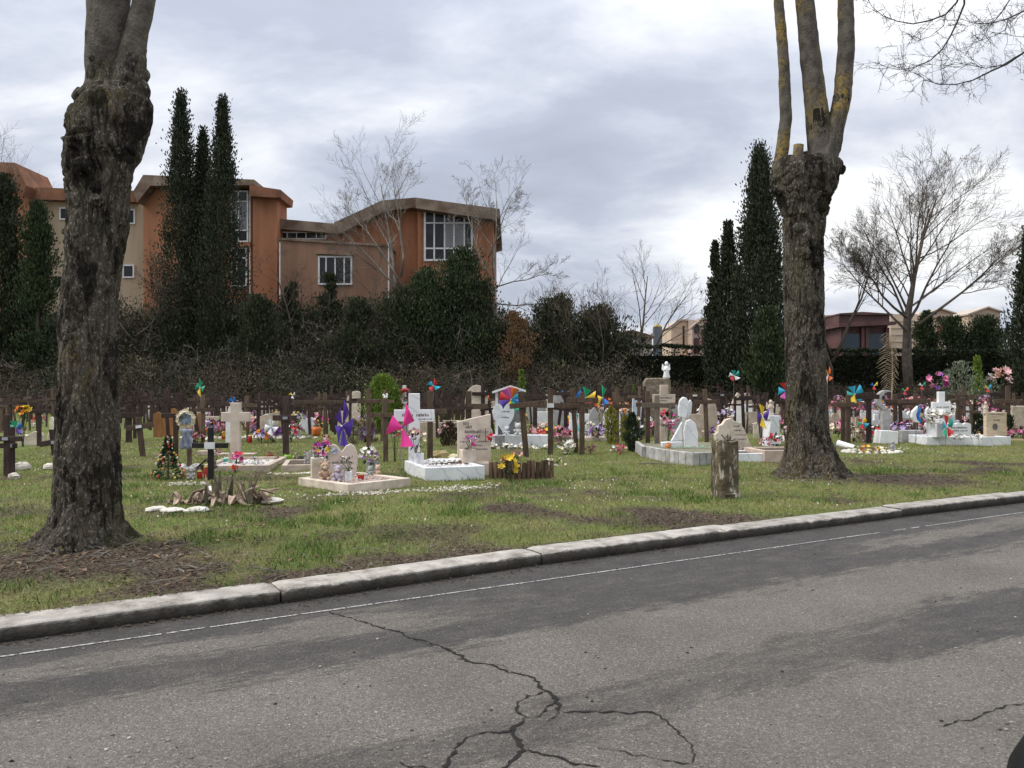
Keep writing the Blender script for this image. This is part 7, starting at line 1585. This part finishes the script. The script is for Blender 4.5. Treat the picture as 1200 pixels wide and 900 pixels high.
def far_graves():
    """small graves between the crosses: posies, lamps, low stones, toys, boards"""
    rng = random.Random(33); cols = list(FC)
    posies = []
    for k in range(12):
        mats_ = rng.sample(cols, 2); parts = []
        lf = MB(); 
        for _ in range(22):
            d = Vector((rng.gauss(0, 1), rng.gauss(0, 1), rng.gauss(.2, .7))).normalized(); lf.leaf((d.x*.12, d.y*.12, .16+d.z*.1), d, .13, .05)
        for _ in range(4): lf.tube([(0, 0, 0), (rng.gauss(0, .06), rng.gauss(0, .06), .2)], .006, 3)
        parts.append(('foliage', lf.mesh('foliage', LEAFD)))
        for c in mats_:
            b = MB()
            for _ in range(9):
                d = Vector((rng.gauss(0, 1), rng.gauss(-.4, 1), rng.gauss(.4, .7))).normalized(); b.flower((d.x*.17, d.y*.17, .2+d.z*.13), .065, d+Vector((0, -.4, .3)))
            parts.append(('blossoms', b.mesh('blossoms', fm(c))))
        posies.append((mats_, parts))
    def put(x, y, k, s, where, dz=0):
        c, parts = posies[k]; t = thing('flower_posy', '%s and %s posy %s%s' % (c[0].replace('dryrose', 'rose').replace('pale', 'pale '), c[1].replace('dryrose', 'rose').replace('pale', 'pale '), 'raised ' if dz else '', near_what(600+x/y*F, y)), 'flowers', (x, y, float(gz(x, y))+dz), rng.uniform(0, 6), 'posies '+where); t.scale = (s, s, s)
        for nm, me in parts: stuff(link(nm, me, t))
    zones = [(975, 1085, 500, 518, 46, 'among the right hand graves'), (960, 1200, 462, 517, 100, 'among the right hand graves'), (560, 925, 470, 516, 120, 'among the middle graves'), (205, 440, 478, 522, 60, 'among the left hand crosses'), (20, 60, 492, 520, 3, 'by the sunflowers')]
    for (a, b, c, d, n, where) in zones:
        for i in range(n):
            Y = rng.uniform(F*H/(d-HZ), min(43, F*H/(max(c, 488)-HZ))); px = rng.uniform(a, b); put((px-600)/F*Y, Y, rng.randrange(12), rng.uniform(.8, 1.6), where)
    # tall bunches stuck on the right hand graves at cross height
    for i in range(42):
        px = rng.uniform(975, 1195); Y = rng.uniform(24, 36); x = (px-600)/F*Y; k = rng.randrange(12); h = rng.uniform(.3, .9)
        s = MB().box(-.10, .10, -.10, .10, -.1, h, top=1.0); st = s.build('pedestal', rng.choice([CREAM, WHITE, GREYST, BEIGE]), None, (x, Y, float(gz(x, Y))), rng.uniform(0, 1.5), bevel=.006)
        tag(st, 'short square pedestal under flowers %s' % near_what(px, Y), 'pedestal', 'flower pedestals on the right'); put(x, Y, k, rng.uniform(.9, 1.5), 'on a pedestal on the right', h)
    shapes = [arch(8, .6, 1, 1), [(0, 0), (1, 0), (1, 1), (0, 1)], heart(1.0), [(0, 0), (1, 0), (1, .7), (.5, 1), (0, .7)], [(0, 0), (1, 0), (1, 1), (0, .8)], cross_outline(.32, .55, .75, 1.0)]; nm = ['round topped', 'square', 'heart shaped', 'pointed', 'slanted', 'cross shaped']
    pm = [(CREAM, 'cream'), (WHITE, 'white'), (GREYST, 'grey'), (BEIGE, 'beige'), (MARBLE, 'white marble')]
    cache = {}
    for (a, b, n, y0, y1, where) in [(565, 925, 66, 24, 41, 'among the middle graves'), (965, 1198, 60, 24, 40, 'among the right hand graves'), (170, 420, 26, 25, 40, 'among the left hand crosses')]:
        for i in range(n):
            Y = rng.uniform(y0, y1); px = rng.uniform(a, b); x = (px-600)/F*Y; k = rng.randrange(6); m, mn = rng.choice(pm); kk = (k, mn); w, h = rng.choice([(.5, .75), (.45, .6), (.6, .8), (.55, .95)])
            kk = (k, mn, w, h)
            if kk not in cache: cache[kk] = MB().prism([((u-.5)*w, v*h-.03) for u, v in shapes[k]], -.05, .05).mesh('headstone', m, bevel=.008)
            o = link('headstone', cache[kk], None, (x, Y, float(gz(x, Y))), R(rng.gauss(0, 9))); tag(o, 'small %s %s headstone %s' % (nm[k], mn, near_what(px, Y)), 'headstone', 'small headstones '+where)
    # orange boards behind the leaning cross
    for i, (px, pb, w, h) in enumerate([(185, 512, 10, 30), (197, 511, 13, 27), (219, 510, 13, 28), (236, 509, 9, 27), (203, 506, 9, 28)]):
        x, Y = gp(px, pb); s = Y/F; o = MB().prism([(-w*s/2, -.05), (w*s/2, -.05), (w*s/2, h*s*.9), (0, h*s), (-w*s/2, h*s*.9)], -.03, .03).build('wooden_board', WOODS['orange'], None, (x, Y, float(gz(x, Y))))
        tag(o, 'orange brown wooden grave board, %s behind the Christmas tree' % ('leftmost', 'widest', 'one right of the photo wreath', 'rightmost', 'farthest')[i], 'board')
    for i in range(26):
        px = rng.choice([rng.uniform(965, 1195), rng.uniform(600, 920), rng.uniform(205, 360)]); Y = rng.uniform(21, 32); x = (px-600)/F*Y
        if i % 3: candle((x, Y, float(gz(x, Y))), 'small red grave lamp %s' % near_what(px, Y), h=.24, r=.06, group='red lamps among the farther graves')
        else: plush((x, Y, float(gz(x, Y))), rng.uniform(.25, .4), 'soft toy sitting %s' % near_what(px, Y), rng.choice([(.6, .45, .3), (.7, .68, .66), (.6, .35, .4)]), rz=rng.uniform(-.5, .5), group='soft toys among the farther graves')
    k = 0
    for (px, pb, hub, r, vs) in [(1028, 505, (1024, 452), 6, ['yellow', 'blue', 'red']), (1062, 500, (1060, 458), 6, ['orange', 'green', 'red']), (1081, 503, (1080, 452), 6, ['green', 'white', 'red']), (1158, 500, (1157, 455), 6, ['cyan', 'yellow', 'red']), (660, 500, (656, 462), 6, ['blue', 'white', 'blue']), (580, 500, (569, 468), 7, ['orange', 'red', 'orange']), (780, 497, (773, 450), 5, ['white', 'cyan', 'white']), (345, 500, (343, 463), 5, ['white', 'yellow', 'white'])]:
        pinwheel(px, pb, hub, r*.72, vs, ['yellow blue and red pinwheel left of the palm frond', 'orange and green pinwheel right of the palm frond', 'green and white pinwheel above the right hand crosses', 'cyan yellow pinwheel under the bright cone conifer', 'blue and white pinwheel by the grey slanted headstone', 'orange and red pinwheel left of the white shrine', 'pale pinwheel above the peach stone cross', 'white and yellow pinwheel above the dark cross with blue plate'][k]); k += 1
far_graves()
def gravel_strips():
    rng = random.Random(2)
    for (px, pb, wx, wy, n, label) in [(440, 577, .9, .10, 240, 'white gravel spilled along the heart grave'), (540, 570, .55, .16, 160, 'white gravel and petals before the marble grave box'), (352, 553, .55, .05, 120, 'white gravel strip before the low pot bed'), (215, 568, .5, .12, 90, 'white gravel and petals before the Christmas tree'), (1035, 525, .8, .3, 60, 'white pebbles strewn behind the stone ring'), (300, 513, 2.2, .3, 160, 'pale rubble stones behind the big stone cross')]:
        p = g3(px, pb); mb = MB()
        for _ in range(n):
            x, y = rng.gauss(0, wx*.5), rng.gauss(0, wy); y += x*.45 if pb > 550 and px > 400 else 0; r = rng.uniform(.008, .024)*(3 if pb < 520 else 1); mb.rock((x, y, float(gz(p.x+x, p.y+y))-p.z+r*.4), (r, r, r*.7), rng, 5, 4)
        tag(stuff(mb.build('gravel', mat('pebble_pale', (0.66, .62, .54), (.45, .40, .34), 9, .9), None, p)), label, 'gravel')
    p = g3(770, 544); tag(MB().tube([(-.38, .03, .03), (0, 0, .035), (.36, -.10, .03)], [.012, .014, .010], 6).build('fallen_branch', TWIGG, None, p), 'pale broken stick lying before the curved edging', 'stick')
gravel_strips()
# the wing mirror of the car the picture is taken from, cut by the lower right corner
def car_mirror():
    t = thing('car_door', 'black car wing mirror cut off by the lower right corner', 'car', (0.658, 0.80, RZ)); m = mat('black_plastic', (0.010, .010, .011), None, 4, .45)
    mb = MB(); mb.ball((0, 0, 0), (.155, .09, .10), 20, 12)
    for i in range(len(mb.v)):
        x, y, z = mb.v[i]; mb.v[i] = (x, max(y, -.05), z*1.0)
    mb.build('mirror_housing', m, t, (.0, 0, 1.20), smooth=True)
    MB().tube([(.10, -.03, 1.15), (.17, -.08, 1.05), (.20, -.16, .90)], [.03, .035, .05], 8).build('mirror_arm', m, t, smooth=True)
    MB().prism([(-.1, .35), (.9, .30), (.9, .86), (.1, .84), (-.1, .70)], -.22, -.14).build('door_skin', mat('car_paint', (0.02, .02, .022), None, 3, .25, spec=.6), t, bevel=.02)
    MB().box(-.1, .9, -.20, -.15, .002, .34).build('sill', m, t)
car_mirror()
